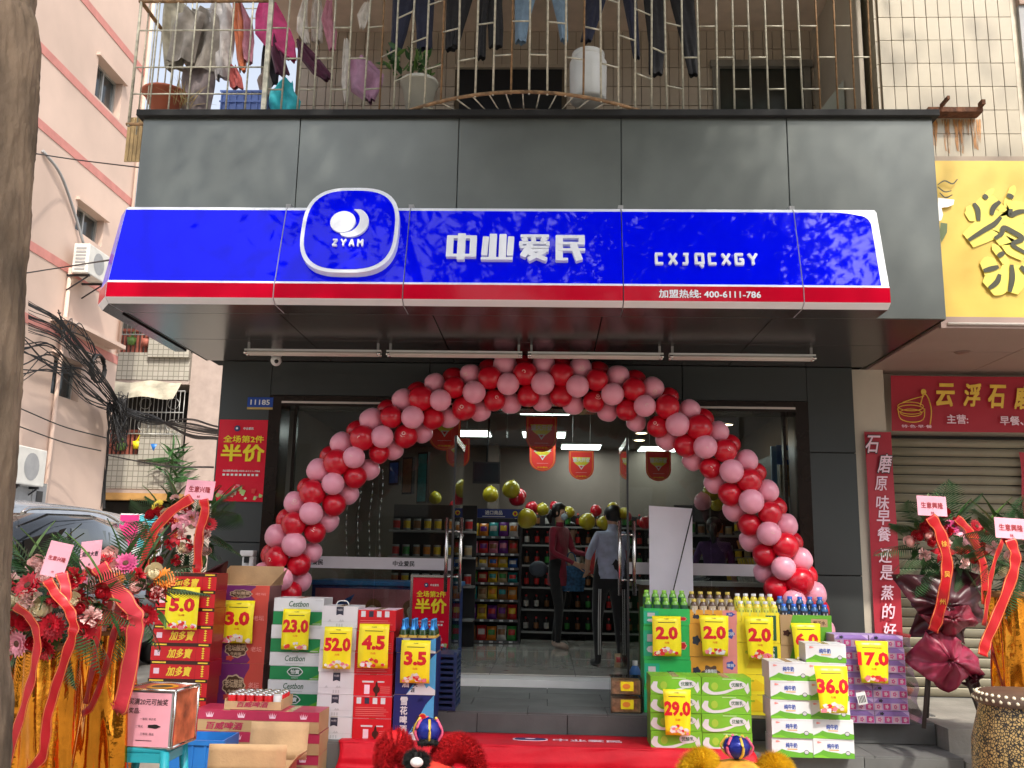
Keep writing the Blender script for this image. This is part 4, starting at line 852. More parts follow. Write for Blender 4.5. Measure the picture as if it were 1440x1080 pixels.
# blue crate on the ground
a = A(248, 1040, 6.3); c = A(297, 1040, 6.3)
t = thing('plastic_crate', 'bright blue plastic crate on the ground behind the stool', 'crate', ((a.x+c.x)/2, 6.3, 0)); W = .2; H = a.z; m_cb = mat('crate bright blue', (.02, .16, .50), .35)
b = MB(); b.box(-W, W, 0, .01, 0, H, m_cb); b.box(-W, W, .3, .31, 0, H, m_cb); b.box(-W, -W+.01, .01, .3, 0, H, m_cb); b.box(W-.01, W, .01, .3, 0, H, m_cb); b.box(-W-.012, W+.012, -.012, 0, H-.03, H, m_cb); b.box(-W+.01, W-.01, .01, .3, .01, .02, m_cb); b.build('crate_wall', t, world=False)
for k in range(5): b = MB(); b.box(-W+.02+k*.085, -W+.035+k*.085, -.008, 0, .02, H-.031, m_cb); b.build('rib', t, world=False)
# stool with draw box
m_st = mat('stool teal', (.02, .34, .42), .35, var=.05)
Ys = 5.05; a = A(160, 1052, Ys); c = A(237, 1052, Ys); X = (a.x+c.x)/2; zs_ = A(200, 1051, Ys).z
t = thing('plastic_stool', 'turquoise plastic stool carrying the lucky draw box', 'stool', (X, Ys+.13, 0)); W = (c.x-a.x)/2; b = MB()
b.box(-W+.01, W-.01, -W+.01, W-.01, zs_-.03, zs_, m_st); bevel(b.build('seat', t, world=False), .012, 3)
for sx_ in (-1, 1):
    for sy in (-1, 1):
        b = MB(); b.tube([(sx_*(W-.02), sy*(W-.02), zs_-.02), (sx_*(W+.02), sy*(W+.02), 0)], [.026, .020], m_st, 8); b.build('leg', t, world=False)
for sy in (-1, 1):
    b = MB(); b.box(-W+.01, W-.01, sy*(W-.012)-.004, sy*(W-.012)+.004, zs_-.075, zs_-.028, m_st); b.build('apron', t, world=False)
    b = MB(); b.box(sy*(W-.012)-.004, sy*(W-.012)+.004, -W+.01, W-.01, zs_-.075, zs_-.028, m_st); b.build('apron', t, world=False)
a = A(178, 1048, Ys); c = A(236, 1048, Ys); top = A(190, 970, Ys); H = top.z-zs_; W = .145
t = thing('draw_box', 'pink fronted aluminium edged lucky draw box standing on the turquoise stool', 'box', (X+.02, Ys, zs_), R3(0, 0, -5)); m_side = mat('draw box side', (.45, .12, .05), .4, var=.6, scale=12)
b = MB(); b.box(-W, W, 0, .27, 0, H, m_grey, top=P_('draw box top', (.50, .06, .04)), side=m_side); b.build('casing', t, world=False)
b = MB()
for x in (-W, W):
    for y in (0, .27): b.tube([(x, y, 0), (x, y, H)], .009, m_chrome, 6)
for z in (0.004, H):
    for y in (0, .27): b.tube([(-W, y, z), (W, y, z)], .009, m_chrome, 6)
    for x in (-W, W): b.tube([(x, 0, z), (x, .27, z)], .009, m_chrome, 6)
b.build('edge_trim', t, world=False)
b = MB(); b.lathe((0, .135, H+.002), [(.055, 0), (.075, .004), (.085, 0)], mat('hole rim', (.8, .35, .02), .4), 24); b.poly([(.056*cos(2*pi*k/20), .135+.056*sin(2*pi*k/20), H+.003) for k in range(20)], m_black); b.build('hand_hole', t, world=False)
b = MB(); b.rect(-W+.022, W-.014, .006, H-.012, m_pinkc, -.011); W2 = W
b.text('买满20元可抽奖', .004, H*.80, .032, m_black, w=.22, y=-.013, bold=.01, shear=.1); b.text('奖品:', -.07, H*.64, .028, m_black, y=-.013, bold=.01)
b.text('一等奖: 单价奖', .01, H*.50, .013, m_black, y=-.013); b.text('二等奖:', -.035, H*.37, .013, m_black, y=-.013); b.blob(.045, H*.375, .035, .010, m_black, -.013, 5, .1); b.text('三等奖: 赠品', .01, H*.24, .013, m_black, y=-.013); b.rect(-.05, .04, .035, .038, m_black, -.013)
b.build('notice', t, world=False)
# ---------------------------------------------------------------- right hand stacks
zs = [A(940, y, 7.6).z for y in (932, 882, 857)]
for kind, l, r_, what, gp, sd in (('g20', 905, 970, 'green drink carton', 'green drink cartons', 0), ('o20', 970, 1036, 'orange and pink drink carton', 'orange drink cartons', 1), ('y20', 1036, 1097, 'yellow drink carton', 'yellow drink cartons', 2), ('k60', 1097, 1169, 'kraft and green drink carton', 'kraft drink cartons', 3)):
    dy = (0, 1, 4, 8)[sd]; q = [A(l+30, y+dy, 7.6).z for y in (945, 900, 857)] if sd != 1 else [A(l+30, y, 7.6).z for y in (924, 878, 858)]
    if sd == 0: q = [A(940, y, 7.6).z for y in (928, 880, 856)]
    hs = [q[0]-T1-.0, q[1]-q[0], q[2]-q[1]]
    half = (q[0]-T1)/2
    stack(kind, 7.6, T1, .26, l, r_, 857+dy, 1000, l, 4, what+', %s of its stack', gp, hs=[half, half, hs[1], hs[2]], seed=sd)
    # display bottles standing in the open top carton
    z = q[2]; a = A(l, 857+dy, 7.6); c = A(r_, 857+dy, 7.6)
    pr_ = {0: ('green', c_lime, P_('cap green', (.25, .55, .05))), 1: ('brown', P_('cola tan', (.12, .06, .03)), P_('cap gold', (.6, .45, .08))), 2: ('yellow', c_ye, c_wh), 3: ('blue', P_('bottle blue', (.02, .10, .25)), P_('cap blue', (.02, .12, .6)))}[sd]
    hb = .165 if sd < 3 else .15
    bd = bottle('drink_bottle', [(0, 0), (.028, 0), (.031, .02), (.028, .06), (.031, .10), (.028, .122), (.018, .136), (.016, .142)], mat('pet %s' % pr_[0], lin(pr_[1].name and (.1, .1, .1)) if 0 else {0: (.16, .42, .04), 1: (.10, .05, .03), 2: (.75, .60, .04), 3: (.03, .12, .30)}[sd], .12, var=.1, coat=.4)); cp = bottle('cap', [(.0195, .138), (.0195, .158), (0, .159)], pr_[2]); lb = bottle('label', [(.0308, .045), (.0314, .105)], [{0: c_grd, 1: P_('label cream', (.5, .42, .3)), 2: c_grd if 0 else P_('label lemon', (.7, .72, .1)), 3: c_navy}[sd]]); ls = MB(); ls.poly([(.0322*sin(g_), -.0324*cos(g_), z_) for g_, z_ in ((-.5, .06), (.5, .06), (.5, .09), (-.5, .09))], c_wh if sd in (1, 3) else c_grd); ls = ls.mesh('mark')
    for r in range(2):
        for k in range(5):
            o = inst(bd, 'drink_bottle', None, (a.x+.04+k*(c.x-a.x-.08)/4, 7.64+r*.12, z-.075+r*.055)); inst(cp, 'cap', o); inst(lb, 'label', o); inst(ls, 'mark', o)
            tag(o, '%s capped drink bottle, %s row above the %ss, %s' % (pr_[0], ['front', 'rear'][r], what.split(' and ')[0].replace(' drink carton', '')+' carton', ['leftmost', 'second from the left', 'in the middle', 'second from the right', 'rightmost'][k]), 'bottle', pr_[0]+' display bottles')
    b = MB(); b.box(a.x+.01, c.x-.01, 7.71, 7.86, z-.06, z-.021, KIND[kind][0]); tag(b.build('bottle_riser'), '%s step under the rear bottles on the %ss' % (pr_[0], what), 'riser box')
# green milk: two columns of four
zt = A(985, 952, 7.02).z; hh = (zt-T0)/4
for col, (l, r_) in enumerate(((914, 987), (987, 1058))):
    a = A(l, 990, 7.02); c = A(r_, 990, 7.02)
    for i in range(4): carton('gmilk', c.x-a.x-.008, .27, hh, 0, ((a.x+c.x)/2+ru(-.005, .005), 7.02+ru(0, .01), T0+i*hh), radians(ru(-1, 1)), 'carton', 'lime green milk drink carton, %s in the %s column' % (['lowest', 'second', 'third', 'topmost'][i], ['left', 'right'][col]), 'box', 'lime green milk drink cartons')
# white milk
zt = A(1110, 931, 6.86).z; hh = (zt-T0)/5
for col, (l, r_, n) in enumerate(((1083, 1141, 5), (1142, 1200, 6))):
    a = A(l, 1000, 6.86); c = A(r_, 1000, 6.86)
    for i in range(n): carton('wmilk', c.x-a.x-.006, .24, hh, 0, ((a.x+c.x)/2+ru(-.008, .008)-.006*i*col, 6.86+ru(0, .015)+.01*col, T0+i*hh), radians(ru(-2, 2)-2), 'carton', 'white milk carton with green hills, %s in the %s column' % (('topmost' if i == n-1 else ORD[i]), ['left', 'right'][col]), 'box', 'white milk cartons')
# tissue packs
Yt = 7.36; zt = A(1220, 893, Yt).z; nr = 7; hh = (zt-T1)/nr
a = A(1176, 960, Yt); c = A(1274, 960, Yt); W4 = (c.x-a.x)/2
for i in range(nr):
    for q in range(2): carton('tis', W4-.006, .24, hh-.002, 0, (a.x+W4*(q+.5)+.008*(nr-i)*.3, Yt+ru(0, .015), T1+i*hh), radians(ru(-1.5, 1.5)), 'tissue_pack', 'pink and lilac tissue pack, %s half of the %s layer' % (['left', 'right'][q], ('topmost' if i == nr-1 else ORD[i])), 'tissue pack', 'tissue packs stacked on the step')
m_wrap = glass('clear wrap', (.97, .96, .98), .7, .15)
b = MB(); b.grid(lambda u, v: (a.x-.02+(c.x-a.x+.06)*u+.03*(1-v)*u+.006*sin(30*v+9*u), Yt-.02-.012*sin(23*u)*sin(19*v), T1+.01+(zt-T1)*v), 24, 24, m_wrap); b.grid(lambda u, v: (c.x+.05+.04*(1-v)+.015*sin(19*v), Yt-.02+.3*u, T1+.01+(zt-T1)*v), 6, 20, m_wrap); b.v = b.v; wrap_ = tag(b.build('plastic_wrap'), 'clear wrinkled plastic wrap round the tissue packs', 'plastic wrap')
b = MB(); b.rect(-.035, .035, -.045, .045, m_white, 0)
for k in range(5): b.rect(-.026+k*.011, -.020+k*.011, -.032, .02, m_black, -.001)
o = b.build('barcode_label'); o.location = A(1212, 982, Yt-.045); o.rotation_euler = R3(0, -12, 0); o.parent = wrap_
# clear food boxes on the landing
a = A(859, 980, 7.55); c = A(903, 980, 7.55); W = (c.x-a.x)/2; m_cl = glass('clear box', (.9, .88, .82), 1.5, .05)
for i in range(2):
    t = thing('food_box', 'clear plastic box of brown dried snacks with yellow label, %s of two on the landing' % ['lower', 'upper'][i], 'food box', ((a.x+c.x)/2, 7.55, T1+i*.135), group='clear snack boxes on the landing')
    b = MB(); b.box(-W, W, 0, .2, .002, .13, m_cl); b.build('container', t, world=False)
    b = MB(); b.box(-W+.012, W-.012, .012, .19, .006, .105, mat('dried snack', (.72, .46, .28), .7, var=.4, scale=30, bump=.5)); b.build('snack_filling', t, world=False)
    b = MB(); b.rect(-.045, .055, .03, .10, m_yel, -.003); b.disc(0, .065, .03, .02, m_orange, -.004); b.build('label', t, world=False)
b = MB(); b.lathe((0, 0, 0), [(0, 0), (.05, 0), (.055, .03), (.05, .12), (.045, .17), (.055, .22), (.03, .27), (.02, .28)], P_('detergent blue', (.05, .18, .5)), 14); o = b.build('detergent_bottle'); o.location = (A(893, 935, 8.3).x, 8.3, T1)
q = MB(); q.lathe((0, 0, 0), [(.022, .28), (.022, .32), (0, .322)], m_white, 12); q.build('cap', loc=(0, 0, 0)).parent = o; q = MB(); q.lathe((0, 0, 0), [(.0562, .05), (.0525, .12)], m_white, 14); q.build('label', loc=(0, 0, 0)).parent = o
tag(o, 'blue detergent bottle with white cap standing between door and green cartons', 'bottle')
# ---------------------------------------------------------------- price tags
m_tag = mat('tag yellow', (.92, .78, .015), .35, var=.03); gft = [mat('gift '+n, c, .5) for n, c in (('cream', (.8, .65, .5)), ('rose', (.8, .2, .25)), ('white', (.8, .75, .75)), ('scarlet', (.7, .03, .03)))]
def price(val, l, t_, r_, bt, Y, on, unit='元/瓶', taper=0):
    a = A(l, t_, Y); c = A(r_, bt, Y); W = (A(r_, t_, Y).x-a.x)/2; H = a.z-c.z
    t = thing('price_tag', 'yellow price tag reading %s on %s' % (val, on), 'price tag', (A((l+r_)/2, t_, Y).x, Y, a.z))
    curl = ru(.003, .010); sk_ = (A((l+r_)/2, bt, Y).x-t.location.x)
    fy = lambda u, v: -curl*sin(pi*v*1.1)*2-.012*v*v
    b = MB(); b.grid(lambda u, v: ((-W+2*W*u)*(1-taper*v)+sk_*v*0+taper*W*.35*v, fy(u, v), -H*v), 4, 8, m_tag); o = b.build('card', t, world=False); o.modifiers.new('thick', 'SOLIDIFY').thickness = .0012
    sh_ = lambda v: taper*W*.35*v
    b = MB(); v = .42; dw = W*1.55 if len(val) < 4 else W*1.88; b.text(val, sh_(v), -H*v, H*.33, m_red, w=dw, y=-.0045, bold=.05)
    b.v = [(x, fy(0, -z/H)-.003, z) for x, y, z in b.v]; b.build('digits', t, world=False)
    b = MB(); b.text('中业爱民', 0, -H*.07, H*.028, m_black, y=0, bold=.01); b.rect(-W*.6, W*.6, -H*.165, -H*.15, m_black); b.text(unit, sh_(.66), -H*.66, H*.05, m_black if 0 else m_orange, bold=.02)
    b.v = [(x, fy(0, -z/H)-.003, z) for x, y, z in b.v]; b.build('small_print', t, world=False)
    b = MB()
    for k in range(22):
        x = ru(-.8, .8)*W*(1-taper); zz = -H*(.98-ru(0.03, .2)*(1-abs(x)/W*.8)); s_ = ru(.10, .2)*W
        b.poly([(x+sh_(.9)+s_*cos(q), -.0002*k, max(-H*.995, zz+s_*.8*sin(q))) for q in [ru(0, 1)+j*pi/2.5 for j in range(5)]], random.choice(gft))
    b.v = [(x, fy(0, min(1, -z/H))-.003+y, z) for x, y, z in b.v]; b.build('gift_picture', t, world=False)
price('5.0', 236, 825, 282, 886, 7.09, 'the herbal tea cartons', '元/2罐'); price('3.0', 315, 844, 359, 905, 7.49, 'the purple noodle cartons'); price('23.0', 399, 856, 437, 914, 7.37, 'the green and white water cartons', '元/箱'); price('52.0', 457, 881, 496, 941, 7.02, 'the white gift cartons', '元/箱')
price('4.5', 506, 877, 548, 940, 7.02, 'the red drinks cartons'); price('3.5', 565, 900, 606, 961, 7.02, 'the blue beer cartons'); price('2.0', 917, 866, 957, 923, 7.56, 'the green drink cartons'); price('2.0', 983, 865, 1024, 923, 7.56, 'the orange and pink drink cartons', taper=.15); price('2.0', 1046, 867, 1087, 928, 7.56, 'the yellow drink cartons', taper=.18)
price('6.0', 1112, 876, 1153, 931, 7.56, 'the kraft and green drink cartons', taper=.15); price('29.0', 932, 969, 971, 1034, 6.98, 'the lime green milk drink cartons', '元/箱', taper=.12); price('36.0', 1144, 936, 1191, 1003, 6.80, 'the white milk cartons', '元/箱', taper=.2); price('17.0', 1202, 901, 1248, 961, 7.30, 'the tissue packs', '元/提', taper=.2)
# ================================================================ RED CARPET ON THE STEPS
m_carpet = mat('red carpet', (.52, .006, .02), .6, var=.15, scale=4, bump=.5, bs=5, spec=.25)
xl, xr = A(478, 1050, 6.98).x, A(1062, 1050, 6.98).x
prf = spline([(0, 7.44, T0+.006), (0, 7.2, T0+.006), (0, 6.995, T0+.008), (0, 6.965, T0-.01), (0, 6.93, .10), (0, 6.90, .02), (0, 6.6, .008), (0, 6.0, .008), (0, 5.0, .008)], 4)
b = MB(); n = len(prf)-1
def cf(u, v):
    p = prf[min(n, int(round(v*n)))]; x = xl+(xr-xl)*u
    if v > .62: x -= (v-.62)*.5*(1-u)
    wz = .010*abs(sin(x*9+v*14))*abs(sin(v*21+x*3)) if v > .30 else .002*abs(sin(x*5+v*9))
    return (x+.01*sin(v*17), p.y-(wz if .3 < v < .55 else 0), p.z+(wz if v >= .5 or v <= .3 else 0))
b.grid(cf, 90, n, m_carpet); o = b.build('red_carpet'); o.modifiers.new('thick', 'SOLIDIFY').thickness = .003; tag(o, 'red carpet draped down the entrance steps with a printed shop name', 'carpet')
p = AZ(795, 1041, T0); q = MB(); q.text('中业爱民', 0, 0, .085, c_pal, w=.50, bold=.03); q.xf(Matrix.Rotation(radians(-90), 4, 'X')); c2 = q.build('lettering'); c2.parent = o; c2.location = (p.x+.16, 7.20, T0+.013)
q = MB(); q.prism([(x, z) for x, z in sup(.13, .055, 32)], -.001, .001, c_pal); q.prism([(x, z) for x, z in sup(.115, .045, 32)], -.003, -.0015, m_navy); q.disc(0, 0, .04, .018, c_pal, -.005); q.xf(Matrix.Rotation(radians(-90), 4, 'X')); c2 = q.build('emblem'); c2.parent = o; c2.location = (p.x-.26, 7.20, T0+.013)
# ================================================================ RIGHT HAND NEIGHBOUR
m_cream = mat('cream render', (.50, .44, .36), .8, var=.08, scale=2, bump=.05)
m_tile = mat('cream glazed tile', (.42, .365, .27), .30, var=.12, scale=3); m_grout = mat('grout', (.20, .15, .10), .9)
nb = thing('tiled_building', 'cream tiled building on the right above a closed breakfast shop', 'building', (3.1, 7.4, 0))
NY = 7.20; zw = A(1380, 222, NY).z; x0 = A(1240, 110, NY).x; x1 = A(1412, 110, NY).x
b = MB(); b.box(x0-.01, 9, NY+.02, 9.6, zw-.1, 9.5, m_grout); b.box(3.05, 9, NY+.3, 9.6, 3.40, zw-.1, m_cream); b.build('wall', nb)
# window opening at far right
tw, th = .1, .211; me = MB(); me.box(-tw/2+.003, tw/2-.003, 0, .02, .003, th-.003, m_tile); me = me.mesh('wall_tile')
nx = 11; nz = 9
for i in range(nx):
    for j in range(nz): inst(me, 'wall_tile', nb, (x0+(i+.5)*tw-nb.location.x, NY-nb.location.y+ru(-.0012, .0012), zw+j*th), (ru(-.006, .006), 0, ru(-.01, .01)))
xw = x0+nx*tw
me2 = MB(); me2.box(-.02, 0, -.045, .045, .003, th-.003, m_tile); me2 = me2.mesh('wall_tile')
for i in range(9):
    for j in range(nz): inst(me2, 'wall_tile', nb, (x0-.008-nb.location.x, NY+.02+(i+.5)*.094-nb.location.y, zw+j*th))
b = MB(); b.box(xw+.12, xw+.9, NY-.01, NY+.018, zw+.75, zw+1.7, m_black); b.box(xw+.05, xw+.12, NY-.04, NY+.018, zw+.4, zw+1.35, m_grey); b.box(xw+.05, xw+1.0, NY-.06, NY+.018, zw+1.35, zw+1.5, mat('window ledge', (.35, .25, .2), .8)); b.build('window_frame', nb)
for k in range(4): b = MB(); b.tube([(xw+.14+.1*k, NY-.12, zw+.15), (xw+.14+.1*k, NY-.12, zw+1.2)], .006, m_tube, 6); b.build('window_bar', nb)
b = MB(); b.box(xw, 9, NY+.0, NY+.019, zw, 9.5, mat('tile far', (.60, .52, .40), .4, var=.2, scale=9)); b.build('side_wall', nb)
b = MB(); b.box(3.06, 9, NY-.03, NY+.03, zw-.06, zw-.0, mat('dirty ledge', (.35, .28, .22), .8)); b.build('ledge', nb)
# rusty bracket and stains
m_rust = mat('rust', (.12, .045, .02), .85, var=.5, scale=20, bump=.5); m_stain = mat('rust stain', (.42, .18, .04), .5, var=.3, scale=14)
nd_ = m_stain.node_tree.nodes; lk_ = m_stain.node_tree.links; nz_ = nd_.new('ShaderNodeTexNoise'); nz_.inputs['Scale'].default_value = 9; mp_ = nd_.new('ShaderNodeMapping'); mp_.inputs['Scale'].default_value = (6, 1, .6); tc_ = nd_.new('ShaderNodeTexCoord'); mr_ = nd_.new('ShaderNodeMapRange'); mr_.inputs[1].default_value = .40; mr_.inputs[2].default_value = .62
lk_.new(tc_.outputs['Object'], mp_.inputs[0]); lk_.new(mp_.outputs[0], nz_.inputs['Vector']); lk_.new(nz_.outputs['Fac'], mr_.inputs[0]); lk_.new(mr_.outputs[0], nd_['Principled BSDF'].inputs['Alpha'])
a = A(1300, 160, NY-.05); c = A(1376, 158, NY-.05)
t = thing('rusty_bracket', 'rusty steel bracket with brown stains on the cream tiled wall', 'bracket', (a.x, NY-.01, a.z))
b = MB(); b.box(0, c.x-a.x, -.12, 0, -.02, .02, m_rust); b.box(.1, .12, -.25, -.1, .02, .05, m_rust); b.box(c.x-a.x-.03, c.x-a.x, -.17, -.1, .02, .06, m_rust); b.build('angle_bar', t, world=False)
b = MB()
for x_, w_, l_ in ((.08, .09, .24), (.19, .07, .30), (.29, .10, .30), (.43, .09, .28), (.37, .05, .16)): b.poly([(x_-w_/2, .0085, -.025), (x_-w_*.3, .0085, -l_), (x_+w_*.25, .0085, -l_*1.1), (x_+w_/2, .0085, -.025)], m_stain)
b.v = [(x, .0065, z) for x, y, z in b.v]; b.build('rust_streaks', t, world=False)
# yellow banner with its brush character
Yy = 7.10; a = A(1316, 226, Yy); c = A(1323, 452, Yy); m_yb = mat('yellow banner', (.66, .45, .075), .45, var=.10, scale=1.3, bump=.25, bs=3); m_glow = mat('pale yellow print', (.74, .62, .10), .45, var=.02); m_olive = mat('olive print', (.035, .035, .012), .5)
t = thing('yellow_banner', 'big yellow shop banner with a brush written character, upper right', 'banner', (a.x, Yy, c.z))
H = a.z-c.z; b = MB(); b.grid(lambda u, v: (-.25+4*u, .006*sin(11*u+3*v)*(1-v), H*v+.02*sin(5*u)*(1-v)), 30, 12, m_yb); b.build('sheet', t, world=False)
k_ = Yy/1300
def yp(px, py): p = A(1300+px/3.6, 220+py/3.6, Yy); return (p.x-a.x, p.z-c.z)
brush = [[(245, 240), (265, 275), (270, 330)], [(293, 198), (315, 218)], [(378, 232), (345, 262), (335, 300)], [(218, 428), (300, 375), (350, 345), (382, 310)], [(412, 198), (445, 212)], [(432, 270), (432, 300), (470, 285), (510, 280)], [(350, 420), (385, 395), (395, 365), (440, 385), (490, 420), (440, 450), (510, 495)], [(365, 510), (398, 490)], [(293, 583), (370, 562)], [(320, 672), (360, 640), (375, 600)], [(435, 552), (438, 620), (425, 690)], [(480, 560), (520, 600)]]
def brushstroke(mb, P, wd, m, y):
    P = spline([(p[0], 0, p[1]) for p in P], 5); n = len(P); L, R_ = [], []
    for i, p in enumerate(P):
        tt = (P[min(i+1, n-1)]-P[max(i-1, 0)]).normalized(); nn = Vector((-tt.z, 0, tt.x)); ww = wd*(.65+.35*sin(pi*i/(n-1))); L.append(p+nn*ww); R_.append(p-nn*ww)
    for i in range(n-1): mb.poly([(q.x, y-i*2e-5, q.z) for q in (R_[i], R_[i+1], L[i+1], L[i])][::-1], m)
b = MB()
for i, s_ in enumerate(brush): brushstroke(b, [yp(*p) for p in s_], .105, m_glow, -.010-.0004*i)
b.build('pale_lettering', t, world=False); b = MB()
for i, s_ in enumerate(brush): brushstroke(b, [yp(*p) for p in s_], .021, m_olive, -.0165-.0006*i)
b.build('brush_lettering', t, world=False)
b = MB(); e = [yp(*p) for p in ((62, 215), (105, 220), (145, 225), (140, 250), (110, 262), (80, 265), (88, 300), (80, 328), (62, 335))]; b.poly([(x, -.024, z) for x, z in e][::-1], m_white); e = [yp(*p) for p in ((75, 340), (110, 345), (108, 390), (80, 440), (70, 400))]; b.poly([(x, -.024, z) for x, z in e][::-1], P_('sage', (.12, .16, .06))); b.build('white_figure', t, world=False)
for P in ([(60, 160), (95, 185), (130, 180)], [(60, 150), (95, 130), (135, 145), (160, 122)], [(70, 190), (100, 215), (135, 200)]):
    b = MB(); brushstroke(b, [yp(*p) for p in P], .006, m_olive, -.026); b.build('outline', t, world=False)
b = MB(); b.tube([(0, -.01, .0-.02), (4, -.01, -.02)], .012, m_tube); b.build('hem_rail', t, world=False)
# neighbouring canopy soffit
m_nsof = mat('brown soffit', (.30, .21, .18), .6, var=.08, scale=1.5)
NS = 3.36; b = MB()
for i, (xa_, xb_) in enumerate(((3.05, 4.05), (4.05, 5.6), (5.6, 8))):
    for ya, yb in ((NY-.05, 8.0), (8.0, 8.98)):
        q = MB(); q.box(xa_+.004, xb_-.004, ya+.004, yb-.004, NS, NS+.02, m_nsof); q.build('soffit_panel', nb)
q = MB(); q.box(3.05, 8, NY-.1, NY-.06, NS-.02, NS+.07, m_nsof); q.build('soffit_edge', nb)
p = A(1325, 493, 8.4); q = MB(); q.lathe((p.x, 8.0, NS-.002), [(.0, -.01), (.05, -.012), (.07, 0)], mat('lamp brown', (.2, .12, .1), .4), 18); q.build('recessed_lamp', nb)
# wall behind
b = MB(); b.box(2.90, 3.20, 8.80, 9.3, .34, NS, m_cream); b.box(3.20, 8, 9.0, 9.3, 2.40, NS, m_cream); b.build('shop_wall', nb)
# rolling shutter
shx0 = 3.20; t = thing('rolling_shutter', 'closed khaki steel rolling shutter of the breakfast shop', 'shutter', (4.5, 8.95, .35)); m_sh = mat('shutter khaki', (.36, .33, .24), .45, .2, .1, 2)
q = MB(); z = 0; L_ = []; q.v = []; ph = .088
for x in (shx0, 7.0):
    for (y, zz) in ((.0, .004), (-.014, .018), (-.018, .05), (-.010, .074), (0, .083), (.004, .083), (.004, .004)): q.v.append((x-4.5, y, zz))
for k in range(6): q.face((k, k+1, 8+k, 7+k)[::-1], m_sh, k < 3)
q.face(tuple(range(7)), m_sh); me = q.mesh('shutter_slat')
for i in range(27): inst(me, 'shutter_slat', t, (0, ru(-.001, .001), i*ph))
b = MB(); b.box(shx0-4.5, 7-4.5, .006, .01, 0, 2.4, m_joint); b.build('shadow_gap', t, world=False); b = MB(); b.box(shx0-4.5-.04, shx0-4.5, -.05, .03, 0, 2.2, m_grey); b.build('guide_rail', t, world=False)
# red banner above the shutter
Yr = 8.78; a = A(1251, 528, Yr); c = A(1258, 606, Yr); m_rb = mat('red banner cloth', (.38, .012, .03), .55, var=.08, scale=2, bump=.15, bs=4)
t = thing('shop_banner', 'red banner above the shutter naming the stone mill breakfast shop', 'banner', (a.x, Yr, c.z)); H = a.z-c.z
b = MB(); b.grid(lambda u, v: (3.4*u+.02*(v-.5), .01*sin(9*u)-.0, H*v-.08*0), 20, 4, m_rb); b.build('sheet', t, world=False)
def rp(px, py): p = A(px, py, Yr); return p.x-a.x, p.z-c.z
b = MB()
for ch, px, py in (('云', 1328, 556), ('浮', 1366, 556), ('石', 1401, 558), ('磨', 1437, 560), ('早', 1472, 561), ('餐', 1508, 562)):
    x, z = rp(px, py); b.text(ch, x, z, .21, m_gold, w=.17, y=-.022, bold=.035, shear=.25)
x, z = rp(1345, 590); b.text('主营:', x, z, .085, c_pal, y=-.022, bold=.025); x, z = rp(1420, 592); b.text('早餐、特色小吃', x+.22, z, .085, c_pal, y=-.022, bold=.025)
x, z = rp(1288, 600); b.text('特·色·早·餐', x, z, .03, c_pal, w=.28, y=-.022, bold=.01); b.build('lettering', t, world=False)
b = MB(); x, z = rp(1284, 575)
for r_, dz in ((.12, .02), (.10, -.04), (.125, -.01)): b.tube([(x-.03+r_*cos(q), -.022, z+dz+r_*.35*sin(q)) for q in [2*pi*k/20 for k in range(21)]], .004, m_gold, 4)
b.tube(spline([(x-.15, -.022, z), (x-.13, -.022, z-.1), (x-.02, -.022, z-.13), (x+.08, -.022, z-.1), (x+.1, -.022, z)], 4), .005, m_gold, 4); b.tube(spline([(x+.06, -.022, z+.03), (x+.1, -.022, z+.14), (x+.14, -.022, z+.10), (x+.16, -.022, z-.02), (x+.14, -.022, z-.15)], 4), .006, m_gold, 4); b.tube(spline([(x-.1, -.022, z+.06), (x+.02, -.022, z+.10), (x+.1, -.022, z+.12)], 3), .005, m_gold, 4); b.disc(x+.10, z+.16, .025, .03, m_gold, -.022); b.build('millstone_drawing', t, world=False)
# vertical red couplet
Yv = 8.76; a = A(1214, 607, Yv); a2 = A(1252, 612, Yv); c = A(1240, 905, Yv)
t = thing('vertical_couplet', 'tall vertical red banner with white characters beside the shutter', 'banner', ((a.x+a2.x)/2+.01, Yv, c.z)); W = (a2.x-a.x)/2; H = a.z-c.z
b = MB(); b.grid(lambda u, v: (-W+2*W*u, .01*sin(7*v+2*u), H*v), 4, 24, m_rb); b.build('sheet', t, world=False)
b = MB(); b.text('石', -W*.45, H-.12, .17, m_black, w=.15, y=-.016, bold=.05, shear=.3); b.text('石', -W*.45, H-.12, .16, c_pal, w=.14, y=-.018, bold=.015, shear=.3); b.text('磨', W*.35, H-.30, .18, m_black, w=.15, y=-.016, bold=.05, shear=.3); b.text('磨', W*.35, H-.30, .17, c_pal, w=.14, y=-.018, bold=.015, shear=.3)
for ch, py in (('原', 680), ('味', 707), ('早', 728), ('餐', 751), ('还', 781), ('是', 805), ('蒸', 833), ('的', 859), ('好', 886)):
    p = A(1236, py, Yv); b.text(ch, .0, p.z-c.z, .13, c_pal, w=.12, y=-.018, bold=.015, shear=.15)
b.build('lettering', t, world=False)
a = A(1433, 636, 8.85); b = MB(); b.grid(lambda u, v: (.3*u+.01*sin(20*v), .005*sin(9*v), -2.0*v), 3, 20, m_rb); o = b.build('vertical_couplet'); o.location = (a.x, 8.85, a.z); tag(o, 'ragged red vertical banner at the right edge of the shutter', 'banner')
